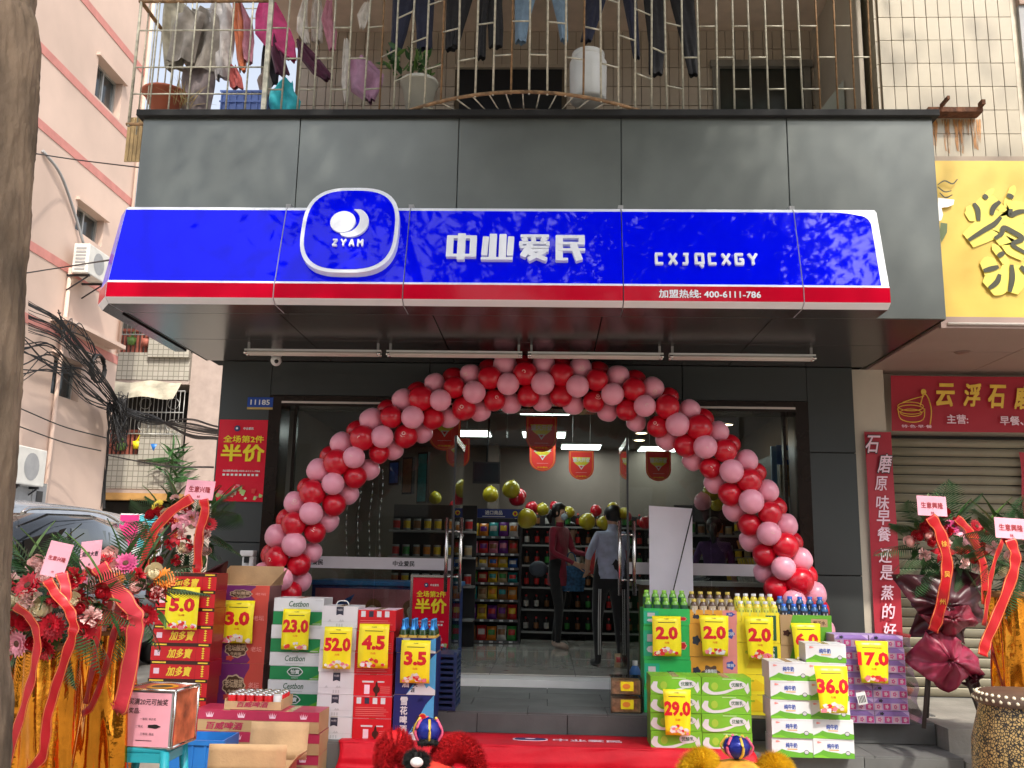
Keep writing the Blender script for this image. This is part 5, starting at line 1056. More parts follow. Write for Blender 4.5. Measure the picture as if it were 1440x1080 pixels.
# ================================================================ BALCONY OVER THE CANOPY
m_bw_ = mat('balcony ceiling', (.72, .58, .47), .8, var=.1); m_dt = mat('brown wall tile', (.52, .44, .35), .35, var=.2, scale=3); m_bars = mat('painted bar', (.50, .47, .37), .5, .2, .35, 18, .2, 60); m_rbar = mat('rusty bar', (.26, .15, .07), .7, .1, .5, 18, .4, 60)
up = thing('upper_flat', 'upstairs flat with brown tiled recess behind the caged balcony', 'building', (-.5, 8.7, FT+.05))
BY = 8.6; zc = A(700, 44, BY).z
b = MB(); b.box(-2.62, 2.9, BY+.02, BY+.3, FT, zc+1, m_grout); b.build('wall', up)
b = MB(); b.box(-2.75, 3.0, FY+.25, BY+.3, zc, zc+.15, m_bw_); b.build('balcony_ceiling', up)
tw, th = .094, .205; me = MB(); me.box(-tw/2+.003, tw/2-.003, 0, .02, .004, th-.004, m_dt); me = me.mesh('wall_tile')
zb = zc-4*th
dx0, dx1 = A(646, 130, BY).x, A(790, 130, BY).x; dz = A(700, 98, BY).z; wx0, wx1 = A(1012, 130, BY).x, A(1130, 130, BY).x; wz = A(1070, 103, BY).z
cnt = 0
for i in range(56):
    for j in range(5):
        x = -2.58+(i+.5)*tw; z = zc-(j+1)*th
        if x > 2.75 or z < FT+.02: continue
        if dx0-.03 < x < dx1+.03 and z+th/2 < dz: continue
        if wx0-.05 < x < wx1+.05 and z+th/2 < wz+.02: continue
        inst(me, 'wall_tile', up, (x-up.location.x, BY-up.location.y, z-up.location.z), (ru(-.004, .004), 0, ru(-.006, .006)))
b = MB(); b.box(dx0, dx1, BY-.005, BY+.03, FT, dz, m_black); b.box(dx0-.05, dx1+.05, BY-.05, BY, dz, dz+.03, m_dt); b.build('doorway', up)
b = MB(); b.box(wx0-.07, wx0, BY-.03, BY+.02, FT, wz+.05, m_slab); b.box(wx1, wx1+.07, BY-.03, BY+.02, FT, wz+.05, m_slab); b.box(wx0-.09, wx1+.09, BY-.05, BY+.02, wz+.05, wz+.12, m_slab); b.box(wx0, wx1, BY+.0, BY+.021, FT, wz+.05, mat('dark window', (.03, .035, .03), .15)); fr = b.build('window', up)
b = MB()
for k in range(6): b.box(wx0+.1, wx1-.15, BY-.012, BY-.004, FT+.06+k*.09, FT+.10+k*.09, P_('louvre', (.12, .12, .09)))
b.build('louvre', up)
# side return wall at the right
b = MB(); b.box(2.62, 2.66, 7.35, BY, FT, zc, m_cream); b.build('side_wall', up)
b = MB(); b.poly([(2.0, BY-.4, FT), (2.6, BY-.9, FT), (2.6, BY-.9, FT+.75)], P_('pale door panel', (.35, .36, .3))); b.box(2.05, 2.13, BY-.5, BY-.45, FT, FT+.6, P_('pale strip', (.5, .55, .48))); b.build('leaning_panel', up)
# cage
cage = thing('window_cage', 'rusty white painted anti theft cage of thin bars over the shop canopy', 'window cage', (-.4, 7.2, FT+.06))
CY = 7.22; zb = FT+.06; zt_ = zc+.9
bar = MB(); bar.tube([(0, 0, 0), (0, 0, zt_-zb)], .0085, m_bars, 6); bar = bar.mesh('bar'); bar2 = MB(); bar2.tube([(0, 0, 0), (0, 0, zt_-zb)], .0085, m_rbar, 6); bar2 = bar2.mesh('bar')
xa_, xb_ = A(530, 160, CY).x, A(948, 160, CY).x; xm = (xa_+xb_)/2; hw = (xb_-xa_)/2; SAG = .55
def cy(x): 
    u = (x-xm)/hw; return CY - (SAG*(1-u*u) if abs(u) < 1 else 0)
x = -2.45; i = 0; prev = None; step = .142
while x < 2.72:
    rusty = (i % 4 == 3) or x > 1.9
    inst(bar2 if rusty and random.random() < .8 else bar, 'bar', cage, (x-cage.location.x, cy(x)-cage.location.y, 0), (ru(-.008, .008), ru(-.012, .012), 0))
    if prev is not None:
        z_ = ((.34, .92) if i % 2 else (.63, 1.22))
        for q in z_:
            s_ = MB(); s_.tube([(prev-cage.location.x, cy(prev)-cage.location.y, q), (x-cage.location.x, cy(x)-cage.location.y, q)], .0075, m_bars, 5); s_.build('short_rung', cage, world=False)
    prev = x; x += step; i += 1
b = MB(); b.tube([(xm+hw*u-cage.location.x, cy(xm+hw*u)-cage.location.y, .02) for u in [k/14 for k in range(-14, 15)]], .015, m_rbar, 8); b.build('outer_ring', cage, world=False)
b = MB(); b.tube([(xm+hw*.72*u-cage.location.x, CY-(SAG-.28)*(1-u*u)-cage.location.y+.02, .02) for u in [k/14 for k in range(-14, 15)]], .012, m_rbar, 8); b.build('inner_ring', cage, world=False)
for k in range(-9, 10):
    u = k/9.5; b = MB(); x_ = xm+hw*u; b.tube([(x_-cage.location.x, cy(x_)-cage.location.y, .01), (xm+hw*.74*u-cage.location.x, CY-(SAG-.28)*(1-u*u)-cage.location.y+.02, .012)], .006, m_bars, 5); b.build('floor_bar', cage, world=False)
# left side return of the cage beyond the canopy end
xc0 = A(195, 40, CY).x; cl = thing('side_cage', 'corner cage of beige bars projecting past the left end of the canopy', 'window cage', (xc0, CY, zb))
for k in range(7):
    b = MB(); x_ = xc0+(-2.45-xc0)*k/7; b.tube([(x_-xc0, 0, -.0), (x_-xc0, 0, 1.9)], .008 if k else .014, m_bars, 6); b.build('bar', cl, world=False)
b = MB(); b.box(-2.47-xc0, -2.43-xc0, -.03, .0, 0, 1.9, m_bars); b.build('corner_post', cl, world=False)
for z_ in (1.18, .02): b = MB(); b.tube([(-.02, 0, z_), (-2.45-xc0, 0, z_)], .015, m_rbar); b.build('rail', cl, world=False)
for z_ in (.55, .9, .3):
    b = MB(); b.tube([(0, 0, z_), (-2.45-xc0, 0, z_)], .007, m_bars); b.build('rail', cl, world=False)
for k in range(10): b = MB(); b.tube([(0, .15*k, 0), (0, .15*k, 1.9)], .007, m_bars, 5); b.build('side_bar', cl, world=False)
for k in range(9): b = MB(); b.tube([(0, .17*k, 1.9-.02), (-2.5-xc0, .17*k, 1.9-.02)], .006, m_bars, 5); b.build('roof_bar', cl, world=False)
b = MB(); b.tube([(0, 0, 1.18), (.0, 1.4, 1.18)], .018, m_rbar); b.build('rail', cl, world=False)
a = A(180, 170, 7.6); t = thing('bamboo_blind', 'tan bamboo blind hanging at the left end of the canopy', 'blind', A(190, 165, 7.5))
for k in range(5): b = MB(); b.box(-.06+k*.035, -.03+k*.035, 0, .01, -.42, 0, mat('bamboo', (.42, .28, .12), .7, var=.3, scale=9)); b.build('slat', t, world=False)
# things behind the cage
def at_(px, py, Y): return A(px, py, Y)
def pot(px, py, Y, r0, r1, h, m, label, name='flower_pot'):
    b = MB(); b.lathe((0, 0, 0), [(0, 0), (r0, 0), (r1, h*.9), (r1*1.08, h*.9), (r1*1.08, h), (r1*.92, h), (r1*.9, h*.9), (0, h*.88)], m, 20); o = b.build(name); o.location = at_(px, py, Y); return tag(o, label, 'flower pot')
m_terra = mat('terracotta plastic', (.38, .10, .05), .6, var=.15)
pot(230, 160, 7.7, .10, .19, .20, m_terra, 'large terracotta coloured pot at the left corner of the cage')
pot(588, 162, 7.45, .10, .155, .31, mat('white pot', (.6, .58, .5), .45), 'white pot holding a leafy green plant behind the cage')
LEAFM = {}
def leaf_mesh(l, wd, m, curve=.2, key=None):
    k = (l, wd, m.name, curve)
    if k not in LEAFM:
        b = MB(); b.grid(lambda u, v: (wd*(u-.5)*2*sin(pi*min(.97, v+.06))**.8, -curve*l*v*v+abs(u-.5)*wd*.5, l*v), 2, 5, m); LEAFM[k] = b.mesh('leaf')
    return LEAFM[k]
p = at_(580, 100, 7.45); t = thing('potted_plant', 'bushy green plant with rounded leaves growing in the white pot', 'plant', p)
for k in range(60):
    c = Vector((ru(-.22, .17), ru(-.1, .1), ru(-.06, .18))); inst(leaf_mesh(.10, .022, m_leaf2 if k % 2 else m_leaf), 'leaf', t, c, (ru(-1, 1), ru(-1.3, 1.3), ru(0, 6)))
for k in range(6): b = MB(); b.tube([(0, 0, -.12), (ru(-.15, .12), ru(-.05, .05), .06)], .006, m_leaf, 5); b.build('stem', t, world=False)
p = at_(255, 150, 7.65); t = thing('dry_plant', 'dry straw coloured grass in the terracotta pot', 'plant', p); m_dry = mat('dry grass', (.38, .28, .13), .8)
for k in range(26): inst(leaf_mesh(.24, .006, m_dry, .4), 'blade', t, (ru(-.1, .1), ru(-.05, .05), 0), (ru(-.7, .7), ru(-.9, .9), ru(0, 6)))
# barrel
p = at_(827, 128, 7.55); t = thing('white_barrel', 'white plastic barrel with lid behind the cage', 'barrel', p); m_bl = mat('barrel white', (.68, .68, .66), .35, var=.05)
b = MB(); b.lathe((0, 0, -.1), [(0, 0), (.15, 0), (.16, .02), (.165, .25), (.163, .27), (.165, .29), (.165, .36), (.13, .42)], m_bl, 24); b.build('drum_body', t, world=False); b = MB(); b.lathe((0, 0, -.1), [(.135, .40), (.145, .42), (.145, .45), (0, .455)], m_bl, 24); b.build('lid', t, world=False)
# blue basket and bucket
p0, p1 = at_(312, 128, 7.45), at_(372, 160, 7.45)
t = thing('laundry_basket', 'blue ribbed plastic basket behind the cage bars', 'basket', ((p0.x+p1.x)/2, 7.45, p1.z)); W = (p1.x-p0.x)/2; H = p0.z-p1.z; m_bk = mat('basket blue', (.09, .16, .45), .4)
b = MB(); b.box(-W, W, 0, .35, 0, H, m_bk); b.build('basket_wall', t, world=False)
for k in range(7): b = MB(); b.box(-W+k*W/3.1, -W+k*W/3.1+.012, -.012, 0, 0, H, m_bk); b.build('rib', t, world=False)
for z_ in (0, .48, .93): b = MB(); b.box(-W-.01, W+.01, -.016, -.0125, H*z_, H*z_+.016, m_bk); b.build('rim', t, world=False)
# clothes
def cloth_mat(n, c): return mat('cloth '+n, c, .85, var=.18, scale=14, bump=.3, bs=25, sheen=.2)
def garment(name, label, Y, outline, m, depth=.05, fold=.02, cat='garment', seed=0):
    """soft double-sided piece: outline rows [(py, x_left, x_right)] in pixels at depth Y"""
    rows = [(A((l+r)/2, py, Y), A(l, py, Y).x, A(r, py, Y).x) for py, l, r in outline]; o0 = rows[0][0]; b = MB(); n = len(rows)-1
    def fn(s):
        def f(u, v):
            q = v*n; i = min(n-1, int(q)); f_ = q-i; l = rows[i][1]*(1-f_)+rows[i+1][1]*f_; r = rows[i][2]*(1-f_)+rows[i+1][2]*f_; z = rows[i][0].z*(1-f_)+rows[i+1][0].z*f_
            th = depth*sin(pi*u)**.5; return (l+(r-l)*u-o0.x, s*th*.5+fold*sin(u*9+v*4+seed)+fold*.5*sin(u*17-v*7), z-o0.z+.006*sin(13*u+seed))
        return f
    b.grid(fn(-1), 12, n*4, m); b.grid(fn(1), 12, n*4, m); o = b.build(name); o.location = (o0.x, Y, o0.z); return tag(o, label, cat)
CG = 'trousers'
k1 = cloth_mat('black', (.012, .012, .016)); k2 = cloth_mat('midnight', (.015, .018, .045)); k3 = cloth_mat('denim', (.20, .30, .42)); k4 = cloth_mat('grey', (.28, .25, .22)); k5 = cloth_mat('hot pink', (.62, .06, .22)); k6 = cloth_mat('plum', (.08, .012, .04)); k7 = cloth_mat('rose', (.45, .18, .24)); k8 = cloth_mat('off white', (.62, .57, .52)); k9 = cloth_mat('mauve', (.45, .24, .36)); k10 = cloth_mat('turquoise', (.03, .42, .50)); k11 = cloth_mat('brick', (.45, .09, .08)); k12 = cloth_mat('taupe', (.35, .27, .24))
def trousers(label, Y, waist, legs, m, seed=0):
    t = thing('trousers', label, CG, A((waist[0]+waist[1])/2, -60, Y))
    for i, L in enumerate(legs):
        o = garment('trouser_leg', None, Y, L, m, .08, .01, None, seed+i)
        del_ = [k for k in o.keys()]; [o.__delitem__(k) for k in del_ if k in ('label', 'category')]
        w0 = o.location.copy(); o.parent = t; o.location = w0-t.location
    o = garment('waistband', None, Y, [(-75, waist[0], waist[1]), (-40, waist[0]-2, waist[1]+2)], m, .1, .01, None); w0 = o.location.copy(); o.parent = t; o.location = w0-t.location
    for o in t.children:
        for k in ('label', 'category'):
            if k in o: del o[k]
trousers('black trousers hanging above the white pot', 7.62, (555, 610), [[(-40, 555, 585), (0, 552, 584), (50, 550, 572), (80, 548, 562)], [(-40, 583, 612), (0, 582, 611), (50, 586, 608), (70, 586, 608)]], k2, 1)
trousers('black trousers with tapered legs, second pair in the row', 7.62, (625, 680), [[(-40, 626, 655), (0, 628, 658), (40, 627, 648), (70, 626, 641)], [(-40, 650, 676), (0, 640, 664), (40, 636, 652), (66, 632, 646)]], k1, 2)
trousers('black trousers with a pink striped side, third pair in the row', 7.62, (670, 712), [[(-40, 672, 692), (0, 674, 690), (40, 672, 684), (82, 671, 683)], [(-40, 684, 712), (0, 683, 706), (40, 686, 708), (66, 687, 707)]], k1, 3)
trousers('faded light blue jeans hanging in the middle of the cage', 7.62, (722, 800), [[(-40, 722, 762), (0, 724, 752), (30, 724, 744), (60, 724, 740)], [(-40, 762, 800), (0, 776, 798), (30, 784, 798), (58, 788, 799)]], k3, 4)
trousers('navy trousers hanging above the white barrel', 7.62, (826, 892), [[(-40, 826, 858), (0, 824, 852), (30, 822, 842), (58, 816, 832)], [(-40, 858, 892), (0, 876, 896), (40, 884, 898), (82, 890, 900)]], k2, 5)
trousers('long black trousers, rightmost pair in the cage', 7.62, (905, 975), [[(-40, 905, 938), (0, 905, 935), (60, 912, 935), (105, 912, 932)], [(-40, 940, 978), (0, 942, 976), (50, 955, 980), (106, 968, 982)]], k1, 6)
garment('shirt', 'grey jacket hanging in the left corner of the cage', 7.6, [(15, 262, 272), (22, 250, 290), (50, 242, 282), (88, 236, 272)], k4, .1, .03, 'jacket', 1)
garment('shirt', 'pale grey long coat hanging beside the grey jacket', 7.7, [(15, 280, 300), (30, 268, 312), (60, 266, 316), (100, 262, 300)], k4, .1, .03, 'coat', 2)
garment('trousers', 'grey trousers hanging below the pale coat', 7.75, [(95, 258, 305), (125, 256, 300), (160, 254, 296)], cloth_mat('ash', (.22, .18, .18)), .08, .02, 'trousers', 3)
garment('towel', 'salmon and rose towel hanging in folds left of the pink top', 7.6, [(2, 336, 340), (30, 337, 354), (60, 336, 358), (88, 342, 356)], k7, .06, .02, 'towel', 4)
garment('shirt', 'hot pink long sleeved top on a hanger', 7.6, [(2, 366, 388), (20, 360, 398), (45, 358, 410), (62, 372, 416), (84, 404, 418)], k5, .08, .02, 'top', 5)
garment('shorts', 'dark plum shorts hanging under the hot pink top', 7.58, [(52, 383, 390), (75, 380, 398), (105, 388, 408)], k6, .06, .02, 'shorts', 6)
garment('shorts', 'dark plum leggings slung to the right under the pink top', 7.58, [(58, 416, 424), (80, 420, 446), (105, 440, 466), (112, 452, 468)], k6, .06, .02, 'leggings', 7)
garment('socks', 'white sock pair clipped near the top of the cage', 7.6, [(0, 425, 434), (25, 418, 432), (45, 417, 434), (62, 428, 436)], k8, .04, .01, 'socks', 8)
garment('socks', 'pale pink patterned sock pair clipped right of the white ones', 7.6, [(2, 458, 468), (28, 452, 468), (45, 456, 474), (70, 462, 472)], k7, .04, .01, 'socks', 9)
garment('towel', 'white cloth strip hanging beside the mauve bundle', 7.6, [(56, 484, 490), (80, 482, 494), (115, 480, 492), (144, 484, 490)], k8, .04, .01, 'cloth', 10)
garment('socks', 'small pale pink cloth clipped high between the bars', 7.6, [(4, 512, 520), (20, 502, 520), (40, 506, 514)], k8, .03, .01, 'cloth', 11)
garment('towel', 'mauve cloth bundle hanging left of the white pot', 7.6, [(84, 494, 520), (105, 492, 540), (125, 492, 538), (142, 512, 528)], k9, .08, .03, 'cloth', 12)
garment('towel', 'turquoise cloth draped right of the blue basket', 7.5, [(115, 394, 412), (130, 378, 414), (145, 376, 424), (160, 384, 420)], k10, .1, .03, 'cloth', 13)
garment('towel', 'small red cloth hanging above the blue basket', 7.6, [(93, 322, 332), (110, 322, 340), (124, 324, 342)], k11, .05, .02, 'cloth', 14)
garment('towel', 'taupe cloth knotted between basket and turquoise cloth', 7.48, [(100, 370, 378), (115, 362, 382), (133, 366, 380)], k12, .06, .02, 'cloth', 15)
garment('shirt', 'khaki work vest hanging at the far left of the cage', 7.65, [(-10, 236, 250), (10, 232, 262), (50, 228, 258), (96, 232, 256)], cloth_mat('khaki', (.34, .31, .24)), .09, .03, 'vest', 21)
garment('shirt', 'light striped shirt hanging at the corner post', 7.7, [(0, 300, 322), (20, 296, 330), (70, 298, 328), (110, 302, 324)], cloth_mat('pearl', (.50, .47, .46)), .08, .03, 'shirt', 22)
garment('towel', 'orange and plum striped cloth hanging beside the corner post', 7.6, [(4, 328, 340), (40, 330, 346), (80, 332, 348), (100, 336, 346)], cloth_mat('rust orange', (.50, .14, .06)), .05, .02, 'towel', 23)
garment('skirt', 'black skirt hanging behind the plum shorts', 7.75, [(60, 372, 392), (90, 366, 396), (118, 364, 392)], k1, .08, .02, 'skirt', 24)
garment('shirt', 'white vest clipped behind the pale pink socks', 7.7, [(0, 440, 452), (30, 436, 456), (60, 438, 454)], k8, .05, .02, 'vest', 25)
for i, (l, r) in enumerate(((205, 480), (480, 1000))):
    b = MB(); a = A(l, -20, 7.6); c = A(r, -20, 7.6); b.tube([a, c], .008, m_chrome, 6); tag(b.build('clothes_rail'), 'steel clothes rail inside the cage, %s stretch' % ('short left', 'long right')[i], 'rail')
# ================================================================ PINK APARTMENT BUILDING
m_pink = mat('salmon render', (.56, .415, .34), .85, var=.12, scale=.6, bump=.06, bs=8); m_band = mat('rose band', (.50, .20, .17), .8, var=.1)
m_win = mat('dark window glass', (.03, .035, .035), .12, var=.1); m_alu = mat('aluminium frame', (.42, .42, .40), .35, .6)
BX_ = -9.5
pk = thing('apartment_building', 'salmon pink rendered apartment building with rose bands along the left street', 'building', (BX_, 20, 0))
yN, yE = AX(-40, 400, BX_).y, AX(186, 300, BX_).y
b = MB()
wins = [((134, 84), (172, 168)), ((106, 283), (146, 350)), ((73, 492), (113, 574))]
WN = []
for (p0, p1) in wins:
    a = AX(p0[0], (p0[1]+p1[1])/2, BX_); c = AX(p1[0], (p0[1]+p1[1])/2, BX_); ym = (a.y+c.y)/2; xm_ = (p0[0]+p1[0])/2
    zt_ = AX(xm_, p0[1]+12, BX_).z; zb_ = AX(xm_, p1[1]-14, BX_).z; WN.append((a.y, c.y, zb_, zt_))
# wall built round the openings
zcur = 0; ys = (8.0, yE)
for (y_0, y_1, z_0, z_1) in sorted(WN, key=lambda w_: w_[2]):
    b.box(BX_-.3, BX_, ys[0], ys[1], zcur, z_0, m_pink); b.box(BX_-.3, BX_, ys[0], y_0, z_0, z_1, m_pink); b.box(BX_-.3, BX_, y_1, ys[1], z_0, z_1, m_pink); zcur = z_1
b.box(BX_-.3, BX_, ys[0], ys[1], zcur, 17, m_pink); b.box(BX_-8, BX_-.3, yE-.3, yE, 0, 17, m_pink); b.box(BX_-8, BX_-.3, 8, 8.3, 0, 17, m_pink); b.box(BX_-8, BX_-.3, 8, yE, 16.8, 17, m_pink); b.build('wall', pk)
for (y_0, y_1, z_0, z_1) in WN:
    b = MB(); f = .05
    b.box(BX_-.22, BX_-.15, y_0, y_1, z_1-f, z_1, m_alu); b.box(BX_-.22, BX_-.15, y_0, y_1, z_0, z_0+f, m_alu)
    for y in (y_0, (y_0+y_1)/2-.03, y_1-f): b.box(BX_-.22, BX_-.15, y, y+f, z_0+f, z_1-f, m_alu)
    o = b.build('window', pk); b = MB(); b.box(BX_-.20, BX_-.19, y_0+f, y_1-f, z_0+f, z_1-f, m_win); q = b.build('pane', loc=(0, 0, 0)); q.parent = o
    b = MB(); b.box(BX_-.1, BX_+.08, y_0-.1, y_1+.1, z_1+.001, z_1+.06, m_pink); q = b.build('lintel', loc=(0, 0, 0)); q.parent = o
    b = MB(); b.box(BX_-.21, BX_-.2, y_0, y_1, z_0, z_1, m_black)
for (px, py) in ((150, 40), (95, 99), (120, 230), (75, 366), (100, 392)):
    z = AX(px, py, BX_).z
zs_b = sorted({round(AX(px, py, BX_).z, 1) for px, py in ((160, 48), (120, 128), (120, 228))}) + [AX(70, 362, BX_).z, AX(150, 500, BX_).z]
for z in zs_b: b = MB(); b.box(BX_, BX_+.012, 8, yE, z-.09, z+.09, m_band); b.build('band', pk)
# window canopy ledge with pipe
a = AX(90, 480, BX_); b = MB(); z = AX(110, 470, BX_).z; b.box(BX_, BX_+.35, WN[2][0]-.3, yE-.4, z, z+.08, m_pink); b.build('ledge', pk)
for px in (62, 195): pass
for i, (p_, zt_, zb_) in enumerate(((AX(70, 600, BX_).y, 7, 0), (AX(172, 400, BX_).y, 17, 5.8))):
    b = MB(); b.tube([(BX_+.06, p_, zb_), (BX_+.06, p_, zt_)], .04, m_pink, 8); b.build('drain_pipe', pk)
# ac units
m_ac = mat('air conditioner', (.62, .60, .55), .5, var=.08)
def acu(px, py, label, s_=1.0):
    p = AX(px, py, BX_+.32); t = thing('air_conditioner', label, 'air conditioner', p)
    b = MB(); b.box(-.16, .16, -.42*s_, .42*s_, -.3*s_, .3*s_, m_ac); bevel(b.build('casing', t, world=False), .02)
    b = MB()
    for k in range(7): b.box(-.1, .1, -.427*s_, -.42*s_, -.24*s_+k*.07*s_, -.20*s_+k*.07*s_, m_grey)
    b.build('grille', t, world=False)
    b = MB(); b.lathe((.163, 0, 0), [(.0, 0), (.22*s_, .0)], m_grey, 18); b.v = [(x_[2]*0+.163, x_[1], (x_[0]-.163)) for x_ in b.v]; b.build('fan_cover', t, world=False)
    b = MB()
    for y in (-.3, .3): b.box(-.30, .16, y-.02, y+.02, -.34*s_, -.302*s_, m_black); b.tube([(.12, y, -.34*s_), (-.28, y, -.62*s_)], .016, m_black, 5)
    b.build('bracket', t, world=False); return t
acu(128, 372, 'cream air conditioner under the middle window of the pink building'); acu(32, 656, 'cream air conditioner low on the pink building beside the tree trunk', 1.1)
b = MB(); b.tube(spline([AX(60, 212, BX_+.03), AX(85, 245, BX_+.08), AX(105, 300, BX_+.06), AX(118, 345, BX_+.1)], 6), .028, m_grey, 8); tag(b.build('pipe'), 'grey hose curving down the pink wall to the air conditioner', 'hose')
a = AX(30, 675, BX_+.3); c = AX(58, 706, BX_+.3); t = thing('meter_cabinet', 'grey steel meter cabinet at the foot of the pink building', 'cabinet', (BX_+.3, (a.y+c.y)/2, 1.2)); b = MB(); b.box(-.3, 0, -.55, .5, 0, a.z-1.2, m_alu); b.build('casing', t, world=False); b = MB(); b.box(0, .01, -.5, -.02, .05, a.z-1.25, m_grey); b.box(0, .01, .02, .46, .05, a.z-1.25, m_grey); b.box(.01, .02, .15, .35, a.z-1.6, a.z-1.35, m_black); b.build('door', t, world=False)
# ================================================================ BALCONY BUILDING AT THE END OF THE LANE
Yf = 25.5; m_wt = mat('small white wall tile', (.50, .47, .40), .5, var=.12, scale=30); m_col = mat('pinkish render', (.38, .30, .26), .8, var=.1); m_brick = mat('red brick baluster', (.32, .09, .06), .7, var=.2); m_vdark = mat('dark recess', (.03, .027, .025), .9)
def ygrid(n):    # square tile grout pattern
    m = MATS[n]; nd = m.node_tree.nodes; L = m.node_tree.links; br = nd.new('ShaderNodeTexBrick'); br.offset = 0; br.inputs['Scale'].default_value = 1; br.inputs['Brick Width'].default_value = .15; br.inputs['Row Height'].default_value = .15; br.inputs['Mortar Size'].default_value = .012
    br.inputs['Color1'].default_value = (.42, .39, .33, 1); br.inputs['Color2'].default_value = (.36, .34, .28, 1); br.inputs['Mortar'].default_value = (.2, .18, .15, 1); mp = nd.new('ShaderNodeMapping'); mp.inputs['Rotation'].default_value = (pi/2, 0, 0); tc = nd.new('ShaderNodeTexCoord'); L.new(tc.outputs['Object'], mp.inputs[0]); L.new(mp.outputs[0], br.inputs['Vector']); L.new(br.outputs[0], nd['Principled BSDF'].inputs['Base Color'])
ygrid('small white wall tile')
xa_, xb_, xc_ = A(140, 600, Yf).x, A(262, 600, Yf).x, A(330, 600, Yf).x
bb = thing('balcony_building', 'tiled apartment building with barred balconies at the end of the lane', 'building', ((xa_+xb_)/2, Yf, 0))
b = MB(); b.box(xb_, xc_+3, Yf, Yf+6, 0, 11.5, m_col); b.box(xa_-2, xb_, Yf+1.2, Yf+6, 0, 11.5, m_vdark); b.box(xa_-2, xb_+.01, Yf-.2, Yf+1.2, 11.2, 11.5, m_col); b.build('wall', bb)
zz = [A(210, y, Yf).z for y in (688, 640, 622, 535, 497, 486, 445, 385)]
for z0_, z1_, z2_, nm_ in ((zz[0], zz[1], zz[2], 'lower'), (zz[3], zz[4], zz[5], 'upper')):
    b = MB(); b.box(xa_-2, xb_, Yf-.12, Yf+.02, z0_, z1_, m_wt); b.box(xb_-1.2, xb_, Yf-.25, Yf-.12, z1_-.15, z2_+.55, m_wt); b.box(xa_-2, xb_, Yf-.1, Yf+1.2, z0_-.12, z0_, m_col); b.build('parapet', bb)
    for k in range(11): b = MB(); x = xa_+.1+k*.125; b.box(x, x+.07, Yf-.06, Yf, z1_, z1_+.62, m_brick); b.build('baluster', bb)
    b = MB(); b.box(xa_-1, xb_-1.2, Yf-.1, Yf+.02, z1_+.62, z1_+.70, m_brick); b.build('coping', bb)
b = MB(); b.box(xa_-2, xb_+.1, Yf-.3, Yf+.1, zz[0]-.32, zz[0]-.13, mat('ochre fascia', (.45, .24, .07), .7)); b.build('shop_fascia', bb)
cgm = MB(); 
def barset(name, z0_, z1_, n=22, dy=-.3):
    t_ = []
    for k in range(n+1):
        x = xa_-.2+(xb_-xa_+.2)*k/n; b = MB(); b.tube([(x, Yf+dy, z0_), (x, Yf+dy, z1_)], .012, m_alu, 4); b.build('cage_bar', bb)
    for z in (z0_, (z0_+z1_)/2, z1_): b = MB(); b.tube([(xa_-.4, Yf+dy, z), (xb_, Yf+dy, z)], .018, m_alu, 4); b.build('cage_rail', bb)
barset('a', zz[2]+.2, zz[3]-.35); barset('b', zz[5]+.25, A(210, 400, Yf).z)
for z in (A(210, 570, Yf).z, A(210, 600, Yf).z):
    for k in range(3):
        x = xa_+.6+k*.8; b = MB(); b.tube([(x+.16*cos(q), Yf-.32, z+.16*sin(q)) for q in [2*pi*j/12 for j in range(13)]], .01, m_alu, 4); b.build('scroll', bb)
b = MB(); b.grid(lambda u, v: (xa_-.1+(xb_-xa_)*u, Yf-.35-.5*v, zz[3]-.1-.55*v+.04*sin(12*u)), 14, 4, mat('faded awning', (.40, .36, .27), .8, var=.5, scale=2, bump=.4, bs=8)); b.build('awning', bb)
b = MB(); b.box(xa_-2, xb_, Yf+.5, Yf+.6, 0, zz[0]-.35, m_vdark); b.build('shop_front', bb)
p = A(245, 645, Yf-.35); t = thing('hanging_plant', 'spiky green plant hanging over the lower far balcony', 'plant', p)
for k in range(50): inst(leaf_mesh(.55, .035, m_leaf, .5), 'leaf', t, (ru(-.15, .15), ru(-.1, .1), ru(-.7, .25)), (ru(-1.8, 1.8), ru(-1.8, 1.8), ru(0, 6)))
for px, py, n_, cl in ((193, 626, 'yellow', m_yel), (218, 630, 'blue', m_cb), (170, 628, 'green', m_leaf2), (185, 480, 'green', m_leaf2), (235, 478, 'teal', m_st), (205, 482, 'brown', m_brick)):
    p = A(px, py, Yf-.15); b = MB(); b.lathe((0, 0, -.1), [(0, 0), (.10, 0), (.14, .2), (0, .2)], cl, 8); b.tube([(0, 0, .1), (.05, 0, .3)], [.06, .01], cl, 6); o = b.build('balcony_pot'); o.location = p; tag(o, 'small %s pot on the far %s balcony%s' % (n_, 'lower' if py > 600 else 'upper', ' beside the bars' if n_ == 'green' else ''), 'pot')
# ================================================================ CABLES
m_cable = mat('black cable', (.012, .012, .013), .6)
def cable(b, P, r, n=5): b.tube(spline(P, n), r, m_cable, 4, cap=False)
random.seed(11)
b = MB()
X0 = BX_+.35
for i in range(26):
    s_ = ru(-1, 1); dx_ = ru(-.1, .3); P = []
    for px, py, sp in ((40, 445, 22), (90, 470, 16), (150, 545, 9), (175, 577, 6), (215, 590, 6)): p = AX(px, py+s_*sp+ru(-3, 3), X0+dx_) if px < 160 else A(px, py+s_*sp+ru(-2, 2), 19+dx_); P.append(p)
    e_ = -s_*13; P.append(A(262, 601+e_, 15)); P.append(A(300, 608+e_*.8, 12)); P.append(A(330, 612+e_*.6, 10.2)); cable(b, P, ru(.005, .010))
for i in range(14):
    P = [AX(30, 500+ru(-30, 40), X0), AX(75, 500+ru(-20, 25), X0), AX(120, 540+ru(-20, 25), X0), A(165, 578+ru(-10, 10), 19)]; cable(b, P, ru(.008, .016))
